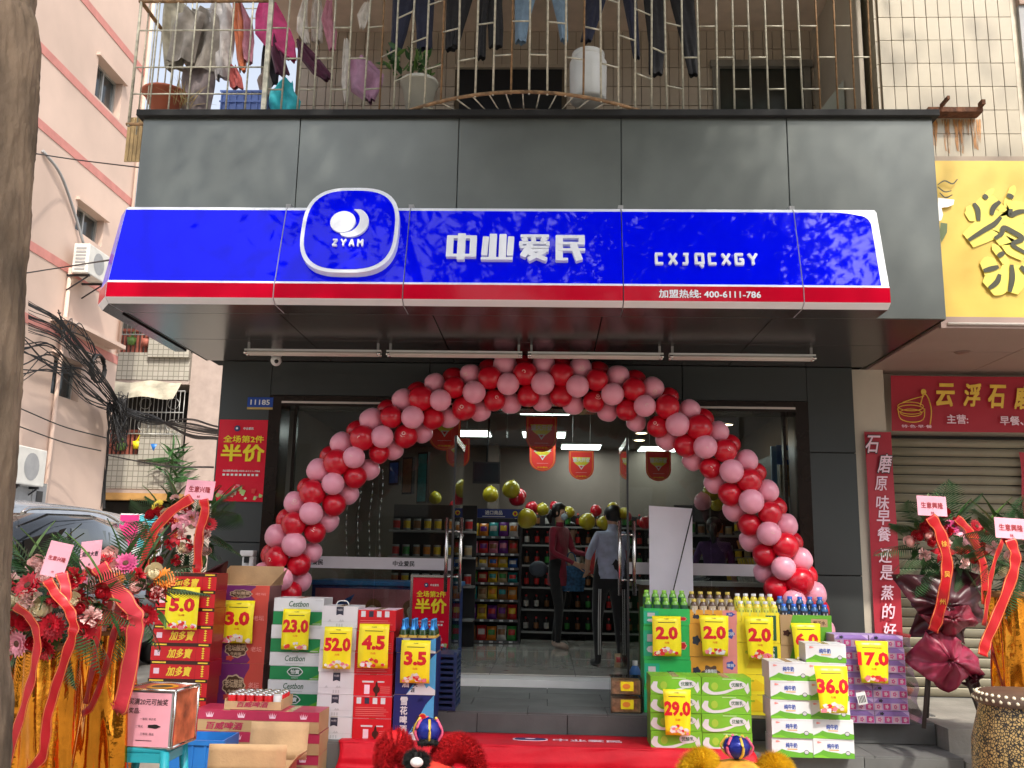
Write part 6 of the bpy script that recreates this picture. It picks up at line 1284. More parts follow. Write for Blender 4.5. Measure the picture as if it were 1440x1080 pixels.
for i in range(26):    # tangle at the junction
    P = [A(165+ru(-14, 16), 575+ru(-25, 60), 19+ru(-.5, .5)) for k in range(6)]; cable(b, P, ru(.006, .012), 4)
for i in range(16): P = [AX(75+ru(-6, 14), 450+ru(-15, 30), X0), AX(95+ru(-12, 10), 455+ru(-10, 25), X0), AX(110+ru(-20, 20), 480+ru(-25, 25), X0), AX(140+ru(-9, 9), 515+ru(-12, 12), X0)]; cable(b, P, ru(.006, .014))
for i in range(12): P = [A(150+ru(-4, 6), 590+ru(-10, 10), 19.5), A(146+ru(-4, 6), 650, 19.5), A(142+ru(-4, 6), 715, 19.5)]; cable(b, P, ru(.008, .016))
tag(b.build('cable_tangle'), 'dense tangle of black cables strung across the lane from the pink building', 'cables', kind='stuff')
b = MB(); p = AX(138, 518, X0)
for k in range(14): b.tube([(p.x+.04*ru(-1, 1), p.y+.28*cos(q), p.z+.28*sin(q)+ru(-.01, .01)) for q in [2*pi*j/16+k for j in range(17)]], .02, m_cable, 4, cap=False)
tag(b.build('cable_coil'), 'round coil of spare black cable hanging on the pink building corner', 'cable coil')
for i, (P, lb) in enumerate((([AX(30, 213, X0), AX(110, 225, X0), A(200, 236, 15)], 'high up past the grey hose'), ([AX(30, 385, X0), A(100, 374, 16), A(165, 364, 10)], 'just left of the blue sign'), ([AX(30, 575, X0), AX(90, 600, X0), A(150, 616, 18)], 'below the lowest pink building window'), ([AX(28, 600, X0), AX(90, 622, X0), A(142, 634, 18)], 'lowest of the parallel pair on the pink wall'), ([A(150, 640, 18), A(230, 655, 16), A(300, 657, 11)], 'across the far lower balcony'))):
    b = MB(); cable(b, P, .012, 8); tag(b.build('cable'), 'single thin black cable ' + lb, 'cable')
# ================================================================ STREET TREES
m_bark = mat('rough bark', (.17, .12, .082), .95, var=.6, scale=7, bump=1.0, bs=22, stretch=(1, 1, .45))
from mathutils import noise as mnoise
def trunk(path, rad, name, label, n=20, fine=False):
    P = spline(path, 26 if fine else 8); b = MB(); m = len(P); rs = []
    for i in range(m):
        q = i/(m-1)*(len(rad)-1); k = min(len(rad)-2, int(q)); rs.append(rad[k]*(1-q+k)+rad[k+1]*(q-k))
    bi = len(b.v); b.tube(P, rs, m_bark, n, cap=False)
    for i in range(m):
        for k in range(n):
            v = Vector(b.v[bi+i*n+k]); d = v-P[i]; a = 2*pi*k/n; u = Vector((cos(a)*1.3, sin(a)*1.3, P[i].z*.55))
            f = 1+.05*mnoise.noise(u)
            if fine:
                w_ = Vector((cos(a)*7, sin(a)*7, P[i].z*4)); r_ = 1-abs(mnoise.noise(w_)); f += .055*(r_**3-.55)+.02*mnoise.noise(w_*3.1)+.010*mnoise.noise(w_*8)
            b.v[bi+i*n+k] = tuple(P[i]+d*f)
    return b
def rpt(px, py, Y): return A(px, py, Y)
Yt_ = 2.6; pR = [A(px, py, Yt_) for px, py in ((68, -60), (64, 60), (58, 160), (48, 300), (40, 380), (32, 560), (20, 720), (12, 900), (8, 1080))]
rad_ = .19
t = thing('street_tree', 'thick rough barked street tree trunk close by at the left edge', 'tree', (pR[-1].x-rad_, Yt_, 0))
path = [(pR[-1].x-.22, Yt_, 0)]+[(p.x-.215, Yt_, p.z) for i_, p in reversed(list(enumerate(pR)))]
path = [q for q in path if q[2] >= 0]; path += [(path[-1][0]+.15, 2.6, 4.6), (path[-1][0]+.6, 2.8, 6.0)]
b = trunk(path, [.205, .185, .185, .185, .18, .17, .14], 't', '', 150, True); b.build('trunk', t)
b = MB()
top = Vector(path[-1])
random.seed(21)
def limb(b, p0, d, L, r, dep, tips):
    P = [p0]; dd = d.normalized()
    for k in range(4): dd = (dd+Vector((ru(-.25, .25), ru(-.25, .25), ru(-.05, .2)))).normalized(); P.append(P[-1]+dd*L/4)
    b.tube(P, [r*(1-.15*k) for k in range(5)], m_bark, 6, cap=False); tips.append(P[-1]); tips.append(P[2])
    if dep: 
        for k in range(3): limb(b, P[2+k//1 if k < 3 else 4], (dd+Vector((ru(-1, 1), ru(-1, 1), ru(-.1, .6)))), L*.62, r*.5, dep-1, tips)
def crown(t, base, dirs, L, nleaf, tipsR, seed, lo=0):
    random.seed(seed); b = MB(); tips = []
    for d in dirs: limb(b, Vector(base), Vector(d), L, .09, 2, tips)
    b.build('limb', t)
    b = MB(); mm = [m_leaf, m_leaf2]
    for k in range(nleaf):
        c = random.choice(tips)+Vector((random.gauss(0, tipsR), random.gauss(0, tipsR), random.gauss(0, tipsR*.7)))
        if c.z < max(lo, 1.5+max(0, c.y)*.80+.5): continue
        a = Vector((ru(-1, 1), ru(-1, 1), ru(-.6, .6))).normalized()*ru(.07, .13); e = a.cross(Vector((ru(-1, 1), ru(-1, 1), ru(-1, 1)))).normalized()*ru(.025, .05)
        b.poly([c-a, c-a*.1+e, c+a, c-a*.1-e], mm[k % 2])
    b.build('crown', t)
crown(t, top, ((.9, .35, .55), (-.5, .5, .8), (.7, 1.0, .5), (.1, .9, 1.0), (1.5, .1, .5), (1.6, -.25, .55), (1.1, -.2, .4)), 3.7, 26000, .60, 5)
t = thing('street_tree', 'leafy street tree standing on the pavement behind the viewer', 'tree', (2.6, -3.5, 0))
b = trunk([(2.6, -3.5, 0), (2.5, -3.5, 2), (2.6, -3.3, 4), (2.4, -3.0, 5.6)], [.22, .17, .15, .12], 't', '', 16); b.build('trunk', t)
crown(t, (2.4, -3.0, 5.6), ((.9, .5, 1), (-1, .8, .9), (-1.3, -.5, .8), (.4, 1.3, 1)), 2.4, 7000, .6, 9)
# ================================================================ HOUSES ACROSS THE STREET (seen in reflections)
m_h1 = mat('far cream facade', (.30, .28, .25), .8, var=.1, scale=.5); m_h2 = mat('far grey facade', (.30, .30, .30), .8, var=.1, scale=.5)
for i, (x0_, x1_, h_, mm_, lb) in enumerate(((-16, -3.2, 12, m_h1, 'cream four storey house across the street'), (-3, 7, 8.5, m_h2, 'grey lower house across the street'), (7.2, 19, 13, m_h1, 'tall cream house across the street at the right'))):
    t = thing('street_house', lb, 'building', ((x0_+x1_)/2, -16, 0)); b = MB(); b.box(x0_, x1_, -24, -16, 0, h_, mm_); b.build('wall', t)
    z = 4.2
    while z+1.4 < h_:
        x = x0_+1
        while x+1.4 < x1_: b = MB(); b.box(x, x+1.4, -16, -15.95, z, z+1.4, m_win); b.build('window', t); x += 2.4
        z += 3
    b = MB(); b.box(x0_+.4, x1_-.4, -16, -15.9, .2, 3, m_win); b.build('shop_front', t)
# ================================================================ VEHICLES
def car(name, label, cat, x_side, y0_, y1_, prof_low, prof_top, ground, mats, wdt, wx, rails=False):
    """nose towards +y; the side seen from the pavement lies at x = x_side"""
    mb_, mg, mt = mats; t = thing(name, label, cat, (x_side-wdt/2, (y0_+y1_)/2, 0)); L = y1_-y0_; hw_ = wdt/2
    def sect(b, rows, m, cap=True):
        n = len(rows[0]); base = len(b.v)
        for r_ in rows: b.v += r_
        for i in range(len(rows)-1):
            for k in range(n-1): b.face((base+i*n+k, base+i*n+k+1, base+(i+1)*n+k+1, base+(i+1)*n+k), m, True)
        if cap: b.face(tuple(range(base, base+n)), m); b.face(tuple(range(base+(len(rows)-1)*n, base+len(rows)*n))[::-1], m)
    b = MB(); rows = []
    for (f_, zb_, zt_, ww) in prof_low:
        y = -L/2+f_*L; w_ = hw_*ww; rows.append([(-w_*.94, y, zb_), (-w_, y, zb_+.15), (-w_, y, zt_-.12), (-w_*.95, y, zt_), (w_*.95, y, zt_), (w_, y, zt_-.12), (w_, y, zb_+.15), (w_*.94, y, zb_), (-w_*.94, y, zb_)])
    sect(b, rows, mb_); b.build('body', t, world=False)
    b = MB(); rows = []
    for (f_, zb_, zt_, ww) in prof_top:
        y = -L/2+f_*L; w_ = hw_*ww; e_ = (zt_-zb_)*.18; rows.append([(-hw_*.94, y, zb_), (-w_*.90, y, zt_-.10), (-w_*.80, y, zt_), (w_*.80, y, zt_), (w_*.90, y, zt_-.10), (hw_*.94, y, zb_), (-hw_*.94, y, zb_)])
    sect(b, rows, mb_); b.build('cabin', t, world=False)
    # side windows
    def side(f_, tt):
        for i in range(len(prof_top)-1):
            if prof_top[i][0] <= f_ <= prof_top[i+1][0]:
                q = (f_-prof_top[i][0])/(prof_top[i+1][0]-prof_top[i][0]); zb_ = prof_top[i][1]*(1-q)+prof_top[i+1][1]*q; zt_ = prof_top[i][2]*(1-q)+prof_top[i+1][2]*q; w_ = (prof_top[i][3]*(1-q)+prof_top[i+1][3]*q)*hw_; break
        x = hw_*.94*(1-tt)+w_*.90*tt; return (x+.006, -L/2+f_*L, zb_+(zt_-.10-zb_)*tt)
    for (f0, f1) in wx:
        for s_ in (1, -1):
            P = [side(f0, .10), side(f1, .10), side(f1-.006, .92), side(f0+.006, .92)]; b = MB(); b.poly([(s_*p_[0], p_[1], p_[2]) for p_ in (P if s_ == 1 else P[::-1])], mg); b.build('side_window', t, world=False)
    for s_ in (1, -1):
        b = MB(); P = [side(wx[0][0], .05)]+[side(w_[1], .05) for w_ in wx]; b.tube([(s_*(p_[0]+.004), p_[1], p_[2]) for p_ in P], .012, m_chrome, 6); b.build('chrome_strip', t, world=False)
        if rails: b = MB(); b.tube(spline([(s_*hw_*.72, -L/2+.10*L, prof_top[2][2]-.02), (s_*hw_*.72, -L/2+.16*L, prof_top[2][2]+.05), (s_*hw_*.72, -L/2+.45*L, prof_top[3][2]+.05), (s_*hw_*.72, -L/2+.60*L, prof_top[4][2]-.0)], 4), .022, m_chrome, 8); b.build('roof_rail', t, world=False)
    for f_ in (.17, .80):
        for s_ in (1, -1):
            b = MB(); b.lathe((0, 0, 0), [(.20, -.11), (.33, -.10), (.34, 0), (.33, .10), (.20, .11)], m_black, 24); b.xf(Matrix.Rotation(pi/2, 4, 'Y')); o = b.build('wheel', t, loc=(s_*(hw_-.10), -L/2+f_*L, .34)); b = MB(); b.lathe((0, 0, 0), [(0, .06*s_), (.2, .10*s_)], m_chrome, 12); b.xf(Matrix.Rotation(pi/2, 4, 'Y')); q = b.build('rim', loc=(0, 0, 0)); q.parent = o
    for s_ in (1, -1):
        for f_ in (wx[0][0]+.10, wx[1][0]+.12): b = MB(); b.box(min(s_*hw_, s_*(hw_+.03)), max(s_*hw_, s_*(hw_+.03)), -L/2+f_*L, -L/2+f_*L+.16, .98, 1.01, m_chrome); b.build('door_handle', t, world=False)
        b = MB(); b.box(min(s_*hw_*.7, s_*hw_*.95), max(s_*hw_*.7, s_*hw_*.95), -L/2-.004, -L/2+.02, .85, 1.05, m_red); b.build('tail_light', t, world=False)
        b = MB(); b.ell((s_*(hw_+.12), L*.17, 1.12), .09, .05, .08, mb_, 10, 6); b.build('wing_mirror', t, world=False)
        b = MB(); b.box(min(s_*hw_*.6, s_*hw_*.9), max(s_*hw_*.6, s_*hw_*.9), L/2-.03, L/2+.01, .7, .85, m_white); b.build('headlight', t, world=False)
    b = MB(); z0_, z1_ = prof_top[1][1]+.05, prof_top[1][2]-.1; b.box(-hw_*.75, hw_*.75, -L/2+prof_top[0][0]*L-.01, -L/2+prof_top[0][0]*L+.01, z0_, z1_-.1, mg); b.build('rear_window', t, world=False)
    return t
m_cb2 = mat('black car paint', (.012, .014, .016), .12, .3, coat=1.0); m_cg = mat('car glass', (.012, .014, .014), .03, var=.0, coat=1.0); m_van = mat('silver van paint', (.36, .38, .41), .25, .5, coat=.5)
low = [(0, .45, .95, .90), (.02, .28, 1.08, .98), (.2, .25, 1.12, 1), (.5, .25, 1.10, 1), (.72, .25, 1.06, 1), (.93, .27, .92, .96), (1, .40, .78, .80)]
topp = [(.02, 1.08, 1.55, .82), (.07, 1.09, 1.74, .88), (.2, 1.10, 1.92, .92), (.4, 1.09, 1.95, .93), (.56, 1.07, 1.88, .90), (.70, 1.05, 1.45, .80), (.78, 1.04, 1.08, .76)]
car('parked_car', 'black people carrier with chrome trim parked in the lane behind the flowers', 'car', -5.35, 9.3, 14.1, low, topp, 0, (m_cb2, m_cg, None), 1.88, ((.08, .26), (.27, .46), (.47, .62)), True)
topv = [(.01, 1.1, 2.0, .93), (.04, 1.1, 2.16, .95), (.2, 1.1, 2.22, .95), (.5, 1.1, 2.22, .95), (.72, 1.1, 2.16, .94), (.85, 1.05, 1.5, .9), (.92, 1.0, 1.06, .86)]
car('parked_van', 'silver white van with a long flat roof standing behind the black car', 'van', -7.35, 11.8, 18.6, low, topv, 0, (m_van, m_cg, None), 1.95, ((.06, .30), (.32, .52), (.54, .70)))
b = MB(); a = A(170, 722, 14); c = A(225, 760, 14); b.box(a.x, c.x, 14, 14.1, .3, a.z, m_white); b.box(a.x, a.x+(c.x-a.x)*.45, 13.99, 14, a.z-.5, a.z-.02, m_mag if 0 else P_('board magenta', (.7, .03, .2))); b.box(a.x+(c.x-a.x)*.47, c.x, 13.99, 14, a.z-.5, a.z-.02, P_('board cyan', (.1, .5, .6))); tag(b.build('notice_board'), 'magenta and cyan notice board in the lane beyond the parked car', 'notice board')
# ================================================================ FLOWER STANDS
random.seed(5)
f_red = mat('petal red', (.48, .006, .02), .5, var=.3, scale=30); f_pink = mat('petal pink', (.78, .30, .38), .5, var=.2, scale=30); f_pale = mat('petal pale pink', (.85, .55, .52), .5, var=.15, scale=30); f_or = mat('petal orange', (.85, .24, .02), .5, var=.2, scale=30); f_wh = mat('petal cream', (.80, .72, .52), .5, var=.1); f_ctr = mat('flower centre', (.10, .04, .02), .8, var=.4, scale=60); f_mag = mat('petal magenta', (.50, .05, .18), .5, var=.25, scale=30); f_yel = mat('petal yellow', (.80, .60, .05), .5)
def gerbera(m, R_=.055):
    b = MB()
    for ring_, (n, rr_, tilt_) in enumerate(((18, 1.0, .12), (16, .78, .35), (12, .5, .7))):
        for k in range(n):
            a = 2*pi*k/n+ring_*.17; d = Vector((cos(a), sin(a), 0)); s_ = Vector((-sin(a), cos(a), 0)); L = R_*rr_*ru(.92, 1.05); w_ = R_*.16
            p = lambda q: d*L*q+Vector((0, 0, L*q*tilt_-.02*R_*q*q))
            b.poly([p(.2)-s_*w_*.5, p(.7)-s_*w_, p(1), p(.7)+s_*w_, p(.2)+s_*w_*.5], m, True)
    b.ell((0, 0, R_*.10), R_*.26, R_*.26, R_*.14, f_ctr, 10, 5); return b.mesh('gerbera')
def rose(m, R_=.035):
    b = MB()
    for k in range(16):
        q = k/15; a = k*2.4; r_ = R_*(.15+.85*q); w_ = 1.1-.3*q
        b.grid(lambda u, v, a=a, r_=r_, w_=w_, q=q: (r_*(1+.25*v*q)*cos(a+(u-.5)*w_*1.8), r_*(1+.25*v*q)*sin(a+(u-.5)*w_*1.8), -R_*.6+R_*(1.5-.45*q)*v*(1-.3*(2*u-1)**2)), 4, 3, m)
    b.ell((0, 0, -R_*.2), R_*.75, R_*.75, R_*.6, m, 10, 6); return b.mesh('rose')
def lily(m, R_=.075):
    b = MB()
    for k in range(6):
        a = 2*pi*k/6; d = Vector((cos(a), sin(a), 0)); s_ = Vector((-sin(a), cos(a), 0))
        b.grid(lambda u, v, d=d, s_=s_: d*R_*(.08+v)+s_*R_*.26*(u-.5)*2*sin(pi*min(.97, v+.08))+Vector((0, 0, R_*(.55*v-.55*v*v*v*1.3)-abs(u-.5)*R_*.05)), 4, 6, m)
    for k in range(5): b.tube([(0, 0, 0), (R_*.2*cos(k*1.3), R_*.2*sin(k*1.3), R_*.55)], [R_*.02, R_*.035], f_or, 4)
    return b.mesh('lily')
def carn(m, R_=.04):
    b = MB()
    for k in range(34):
        a, e = ru(0, 2*pi), ru(.1, 1.5); d = Vector((cos(a)*cos(e), sin(a)*cos(e), sin(e)*.8)); s_ = d.cross(Vector((ru(-1, 1), ru(-1, 1), ru(-1, 1)))).normalized()*R_*.3
        b.poly([d*R_*.2, d*R_+s_, d*R_*1.1+s_*.2, d*R_*.95-s_*.3, d*R_-s_], m)
    return b.mesh('carnation')
FM = {'gerb_red': ('gerbera', gerbera(f_red)), 'gerb_pink': ('gerbera', gerbera(f_pink)), 'gerb_or': ('gerbera', gerbera(f_or)), 'gerb_mag': ('gerbera', gerbera(f_mag)), 'rose_red': ('rose', rose(f_red)), 'rose_wh': ('rose', rose(f_wh)), 'rose_pale': ('rose', rose(f_pale)), 'lily': ('lily', lily(f_pink)), 'lily_red': ('lily', lily(f_red)), 'carn': ('carnation', carn(f_pale)), 'carn_red': ('carnation', carn(f_red)), 'gerb_yel': ('gerbera', gerbera(f_yel))}
def frond():
    b = MB(); L = .42; st_ = [Vector((0, -.25*L*v*v, L*v)) for v in [k/10 for k in range(11)]]; b.tube(st_, [.004*(1-.07*k) for k in range(11)], m_palm, 5)
    for k in range(1, 22):
        v = k/22; p = Vector((0, -.25*L*v*v, L*v)); l_ = .20*sin(pi*min(1, v*.85+.18))
        for s_ in (-1, 1):
            e = p+Vector((s_*l_*.82, -.28*l_*1.2, l_*.50)); w_ = Vector((0, 0, .006)); mid = (p+e)/2+Vector((0, .006, .006)); b.poly([p-w_*.5, mid-w_, e, mid+w_, p+w_*.5] if s_ == 1 else [p+w_*.5, mid+w_, e, mid-w_, p-w_*.5], m_palm)
    return b.mesh('palm_frond')
FR = frond()
def aim(o, d): o.rotation_euler = Vector(d).to_track_quat('Z', 'Y').to_euler()
def bouquet(t, c, rx, rz, kinds, nl=70, nf=12, flist=None, ry=.20, seed=1, tall=6):
    random.seed(seed); c = Vector(c)
    for k in range(nl):
        d = Vector((random.gauss(0, 1), random.gauss(0, .8)-.5, random.gauss(0, 1))).normalized(); p = c+Vector((d.x*rx, d.y*ry, d.z*rz))*ru(.55, .95)
        o = inst(leaf_mesh(ru(.08, .09) if 0 else .10, .024, m_leaf if k % 3 else m_leaf2), 'leaf', t, p); aim(o, d+Vector((ru(-.7, .7), ru(-.7, .2), ru(-.5, .9)))); o.scale = (1.1, 1.1, ru(.8, 1.5))
    for k in range(nf):
        a = 2*pi*k/nf+ru(-.2, .2); d = Vector((cos(a), ru(-.6, .1), sin(a)*.8+.05)); o = inst(FR, 'palm_frond', t, c+Vector((d.x*rx*.5, -.02, d.z*rz*.45))); aim(o, d); o.rotation_euler.rotate_axis('Z', ru(-.6, .6)); s_ = ru(.65, 1.0)*(rx/.30); o.scale = (s_, s_, s_)
    for k in range(tall):
        o = inst(leaf_mesh(.30, .022, m_leaf2 if k % 2 else m_leaf, .25), 'blade_leaf', t, c+Vector((ru(-.7, .7)*rx, .05, rz*.5))); aim(o, (ru(-.6, .6), ru(-.2, .2), 1))
    fill = ['carn', 'rose_red', 'carn_red', 'rose_wh', 'gerb_red', 'rose_pale', 'carn', 'rose_red'] if len(kinds) > 9 else []
    for q in range(len(fill)*2):
        g_ = q*2.4+seed; r_ = math.sqrt((q+.5)/(len(fill)*2)); kinds = kinds+[(fill[q % len(fill)], .95*r_*cos(g_), .95*r_*sin(g_))]
    n = len(kinds)
    for i, kd in enumerate(kinds):
        nm_, me = FM[kd[0]] if isinstance(kd, tuple) else FM[kd]
        if isinstance(kd, tuple): x, z = kd[1]*rx, kd[2]*rz
        else:
            g_ = i*2.399963; r_ = math.sqrt((i+.4)/n)*.92; x, z = rx*r_*cos(g_), rz*r_*sin(g_)
        q = 1-(x/rx)**2*.8-(z/rz)**2*.8; y = -ry*math.sqrt(max(.05, q))-.03; d = Vector((x/rx*.7, -1, z/rz*.7+.15)); o = inst(me, nm_, t, c+Vector((x, y, z))); aim(o, d+Vector((ru(-.3, .3), 0, ru(-.2, .3)))); o.rotation_euler.rotate_axis('Z', ru(0, 6)); s_ = ru(1.05, 1.35); o.scale = (s_, s_, s_)
m_rib = mat('ribbon red', (.46, .006, .012), .4, var=.15, scale=4, bump=.15, bs=12); m_ribe = mat('ribbon gold edge', (.75, .32, .08), .4, .2); m_ribp = mat('ribbon coral back', (.56, .03, .05), .45, var=.1)
def ribbon(t, P, wd, wdir=(1, 0, 0), back=None, twist=None, name='ribbon', marks=0):
    """P world points, wdir width direction"""
    Q = spline(P, 7); n = len(Q)-1; loc = t.location; cs = (-.5, -.44, -.40, .40, .44, .5); b = MB(); base = len(b.v)
    for i, p in enumerate(Q):
        f_ = i/n; tw_ = (twist[0]*(1-f_)+twist[1]*f_) if twist else 0; wv = Vector(wdir).normalized(); tt = (Q[min(n, i+1)]-Q[max(0, i-1)]).normalized(); wv = Matrix.Rotation(tw_, 3, tt) @ wv; wv = (wv-tt*wv.dot(tt)).normalized()
        for c_ in cs: b.v.append(tuple(p-loc+wv*wd*c_*(1+.10*sin(i*.9))+Vector((0, -.004*cos(c_*6)+.005*sin(i*1.1+c_*5), 0))))
    for i in range(n):
        for k in range(5): b.face((base+i*6+k, base+i*6+k+1, base+(i+1)*6+k+1, base+(i+1)*6+k), m_ribe if k in (1, 3) else (back or m_rib), True)
    o = b.build(name, t, world=False); o.modifiers.new('thick', 'SOLIDIFY').thickness = .0015
    if marks:
        for k, ch in enumerate(marks):
            i = int(n*(k+1.5)/(len(marks)+2)); p = Q[i]-loc; q = MB(); q.text(ch, p.x, p.z, wd*.5, m_gold, y=p.y-.009, bold=.01); m_ = q.build('character', loc=(0, 0, 0)); m_.parent = o
    return o
def card(t, px0, py0, px1, py1, Y, txt, tcol, rot=0, skew=0):
    a = A(px0, py0, Y); c = A(px1, py1, Y); W = abs(c.x-a.x)/2; H = abs(a.z-c.z)/2; ctr = (a+c)/2-t.location
    b = MB(); b.box(-W, W, -.001, .001, -H, H, m_pinkc); o = b.build('greeting_card', t, loc=ctr); o.rotation_euler = (radians(-8), radians(rot), radians(skew))
    q = MB(); q.text(txt, 0, H*.05, W*.42, tcol, w=W*1.5, y=-.003, bold=.02); q.text('林', 0, -H*.72, W*.22, tcol, y=-.003, bold=.01); m_ = q.build('lettering', loc=(0, 0, 0)); m_.parent = o
    q = MB(); q.tube([(0, .003, -H*.5), (0, .01, -H-.15)], .003, m_leaf, 5); m_ = q.build('card_stick', loc=(0, 0, 0)); m_.parent = o; return o
m_foil2 = mat('gold foil', (.72, .27, .025), .13, .95, .3, 4, .5, 6); 
def gold_column(t, x, y, r0, r1, h, seed=0, z0=0):
    random.seed(seed); ph = [ru(0, 6) for _ in range(4)]
    def fn(u, v):
        a = 2*pi*u; r = r0+(r1-r0)*v; pl = .13*sin(5*a+ph[0]+2.5*sin(2.5*v+ph[1]))+.05*sin(11*a+ph[2]+v*7)+.06*sin(3*a+v*6+ph[3]); return (x-t.location.x+r*(1+pl)*cos(a), y-t.location.y+r*(1+pl)*sin(a), z0+h*v)
    b = MB(); b.grid(fn, 72, 26, m_foil2); b.build('gold_wrapping', t, world=False)
    b = MB(); b.tube([(x-t.location.x+(r1+.015)*cos(q), y-t.location.y+(r1+.015)*sin(q), h-.02+z0) for q in [2*pi*k/24 for k in range(25)]], .02, mat('basket wicker', (.22, .10, .03), .7, var=.3), 8); b.build('basket_rim', t, world=False)
# ---- two big ones front left (plus the edge of a third behind the tree)
K1 = [('gerb_pink', -.55, .05), ('rose_wh', -.1, .15), ('gerb_red', -.9, -.1), ('gerb_red', .25, -.35), ('carn', .02, .75), ('gerb_red', -.15, .40), ('rose_wh', .55, .1), ('carn', -.6, -.55), ('rose_red', -.45, -.3), ('gerb_pink', -.3, -.75), ('rose_wh', .1, -.05), ('gerb_mag', -.75, .4), ('rose_red', .65, -.5), ('carn', .8, -.2), ('rose_pale', -.95, .5), ('carn_red', .45, .45), ('gerb_red', .1, -.85), ('rose_wh', -.8, -.8)]
t = thing('flower_stand', 'gold wrapped flower stand nearest the tree, its card tilted left', 'flower stand', (A(62, 1000, 4.55).x, 4.55, 0))
cx = t.location.x; zt_ = A(60, 905, 4.4).z; gold_column(t, cx, 4.55, .155, .135, zt_, 1)
zc_ = A(60, 850, 4.5).z; bouquet(t, (cx-t.location.x+.02, -.0, zc_), .30, .23, K1, 60, 9, seed=2)
card(t, 68, 762, 92, 812, 4.2, '生意兴隆', m_redd, 12, 25)
P = lambda L, Y: [A(px, py, Y+(dy[0] if dy else 0)) for px, py, *dy in L]
ribbon(t, P([(66, 815), (78, 835), (95, 855), (103, 880), (98, 905), (80, 960), (66, 1010), (60, 1060), (40, 1085)], 4.15), .042, (1, .3, 0)); ribbon(t, P([(20, 852), (42, 870), (52, 900), (45, 950), (28, 1010), (8, 1080)], 4.2), .042, (1, -.2, 0)); ribbon(t, P([(86, 805), (92, 830), (90, 850)], 4.2), .05, (1, .8, 0), back=m_ribp)
K2 = [('gerb_red', .0, .75), ('gerb_or', .25, .35), ('carn', .3, -.25), ('rose_pale', .65, .2), ('carn_red', .55, -.35), ('gerb_red', -.35, -.1), ('rose_wh', -.1, -.3), ('carn', .1, -.7), ('gerb_red', .8, -.5), ('carn', .95, .0), ('gerb_mag', .4, .7), ('rose_red', -.6, .4), ('rose_wh', .85, .5), ('lily', -.2, .4), ('rose_red', .15, .1), ('gerb_or', 1.0, .35)]
t = thing('flower_stand', 'gold wrapped flower stand with an orange gerbera, beside the draw box', 'flower stand', (A(146, 1000, 5.1).x, 5.1, 0))
cx = t.location.x; zt_ = A(146, 884, 4.95).z; gold_column(t, cx, 5.1, .17, .135, zt_, 4); zc_ = A(146, 832, 5.1).z
bouquet(t, (.0, 0, zc_), .30, .22, K2, 60, 9, seed=8)
card(t, 113, 760, 142, 800, 4.75, '開業大吉', m_black, -6, -12)
ribbon(t, P([(138, 795), (150, 812), (168, 835), (188, 862), (190, 880), (183, 930), (170, 990), (160, 998)], 4.68), .08, (1, .2, 0), back=m_ribp); ribbon(t, P([(120, 800), (140, 812), (158, 828), (166, 850), (160, 890), (148, 940), (130, 990), (115, 1005)], 4.74), .045, (1, -.4, 0)); ribbon(t, P([(150, 815), (155, 850), (140, 880), (132, 930), (120, 990)], 4.76), .04, (1, -.5, 0))
t = thing('flower_stand', 'flower stand mostly hidden behind the tree trunk at the left edge', 'flower stand', (A(-14, 1000, 4.9).x, 4.9, 0)); zc_ = A(0, 830, 4.9).z; gold_column(t, t.location.x, 4.9, .15, .13, zc_-.2, 7)
bouquet(t, (0, 0, zc_), .26, .2, [('gerb_red', .5, .2), ('carn', .8, .6), ('rose_red', .6, -.4), ('rose_wh', .2, .1), ('gerb_pink', 0, .6)], 34, 7, seed=12); ribbon(t, P([(16, 850), (14, 890), (6, 960), (2, 1000)], 4.6), .05, (1, 0, 0))
# ---- maroon one behind the tea cartons
m_mar = mat('maroon paper', (.20, .012, .03), .45, var=.2, scale=3, bump=.3, bs=6); m_mar2 = mat('dark maroon paper', (.06, .008, .015), .4, var=.2, scale=3)
def paper(t, pts, m, th=.002, name='wrapping_paper'):
    P = [Vector(p) for p in pts]; c = sum(P, Vector())/len(P); n = len(P); per = 5; N = n*per; R_ = []
    for i in range(n):
        for k in range(per): R_.append(P[i].lerp(P[(i+1) % n], k/per))
    ph = [ru(0, 6) for _ in range(3)]; b = MB(); K = 7; b.v = [tuple(c)]
    for j in range(1, K+1):
        f_ = j/K
        for i, p in enumerate(R_):
            a = 2*pi*i/N; q = c.lerp(p, f_); q = q+Vector((0, (.045*sin(5*a+ph[0])+.03*sin(9*a+ph[1]+3*f_)+.014*sin(17*a+ph[2]-5*f_))*f_ - .10*(1-f_), .01*sin(6*a+8*f_))); b.v.append(tuple(q))
    for i in range(N): b.face((0, 1+i, 1+(i+1) % N), m, True)
    for j in range(K-1):
        for i in range(N): i2 = (i+1) % N; b.face((1+j*N+i, 1+(j+1)*N+i, 1+(j+1)*N+i2, 1+j*N+i2), m, True)
    o = b.build(name, t, world=False); o.modifiers.new('thick', 'SOLIDIFY').thickness = th; return o
def tripod(t, top, z0, sp, m=None):
    for a in (-2.4, -.7, 1.57): b = MB(); b.tube([(top[0], top[1], top[2]), (top[0]+sp*cos(a), top[1]+sp*sin(a), z0)], .016, m or mat('dark wood leg', (.05, .035, .03), .7), 8); b.build('leg', t, world=False)
Y_ = 7.75; t = thing('flower_stand', 'maroon wrapped flower stand with palm fronds behind the herbal tea cartons', 'flower stand', (A(262, 800, Y_).x, Y_, .1)); c0 = A(262, 748, Y_)-t.location; tripod(t, (0, 0, c0.z-.2), 0, .3)
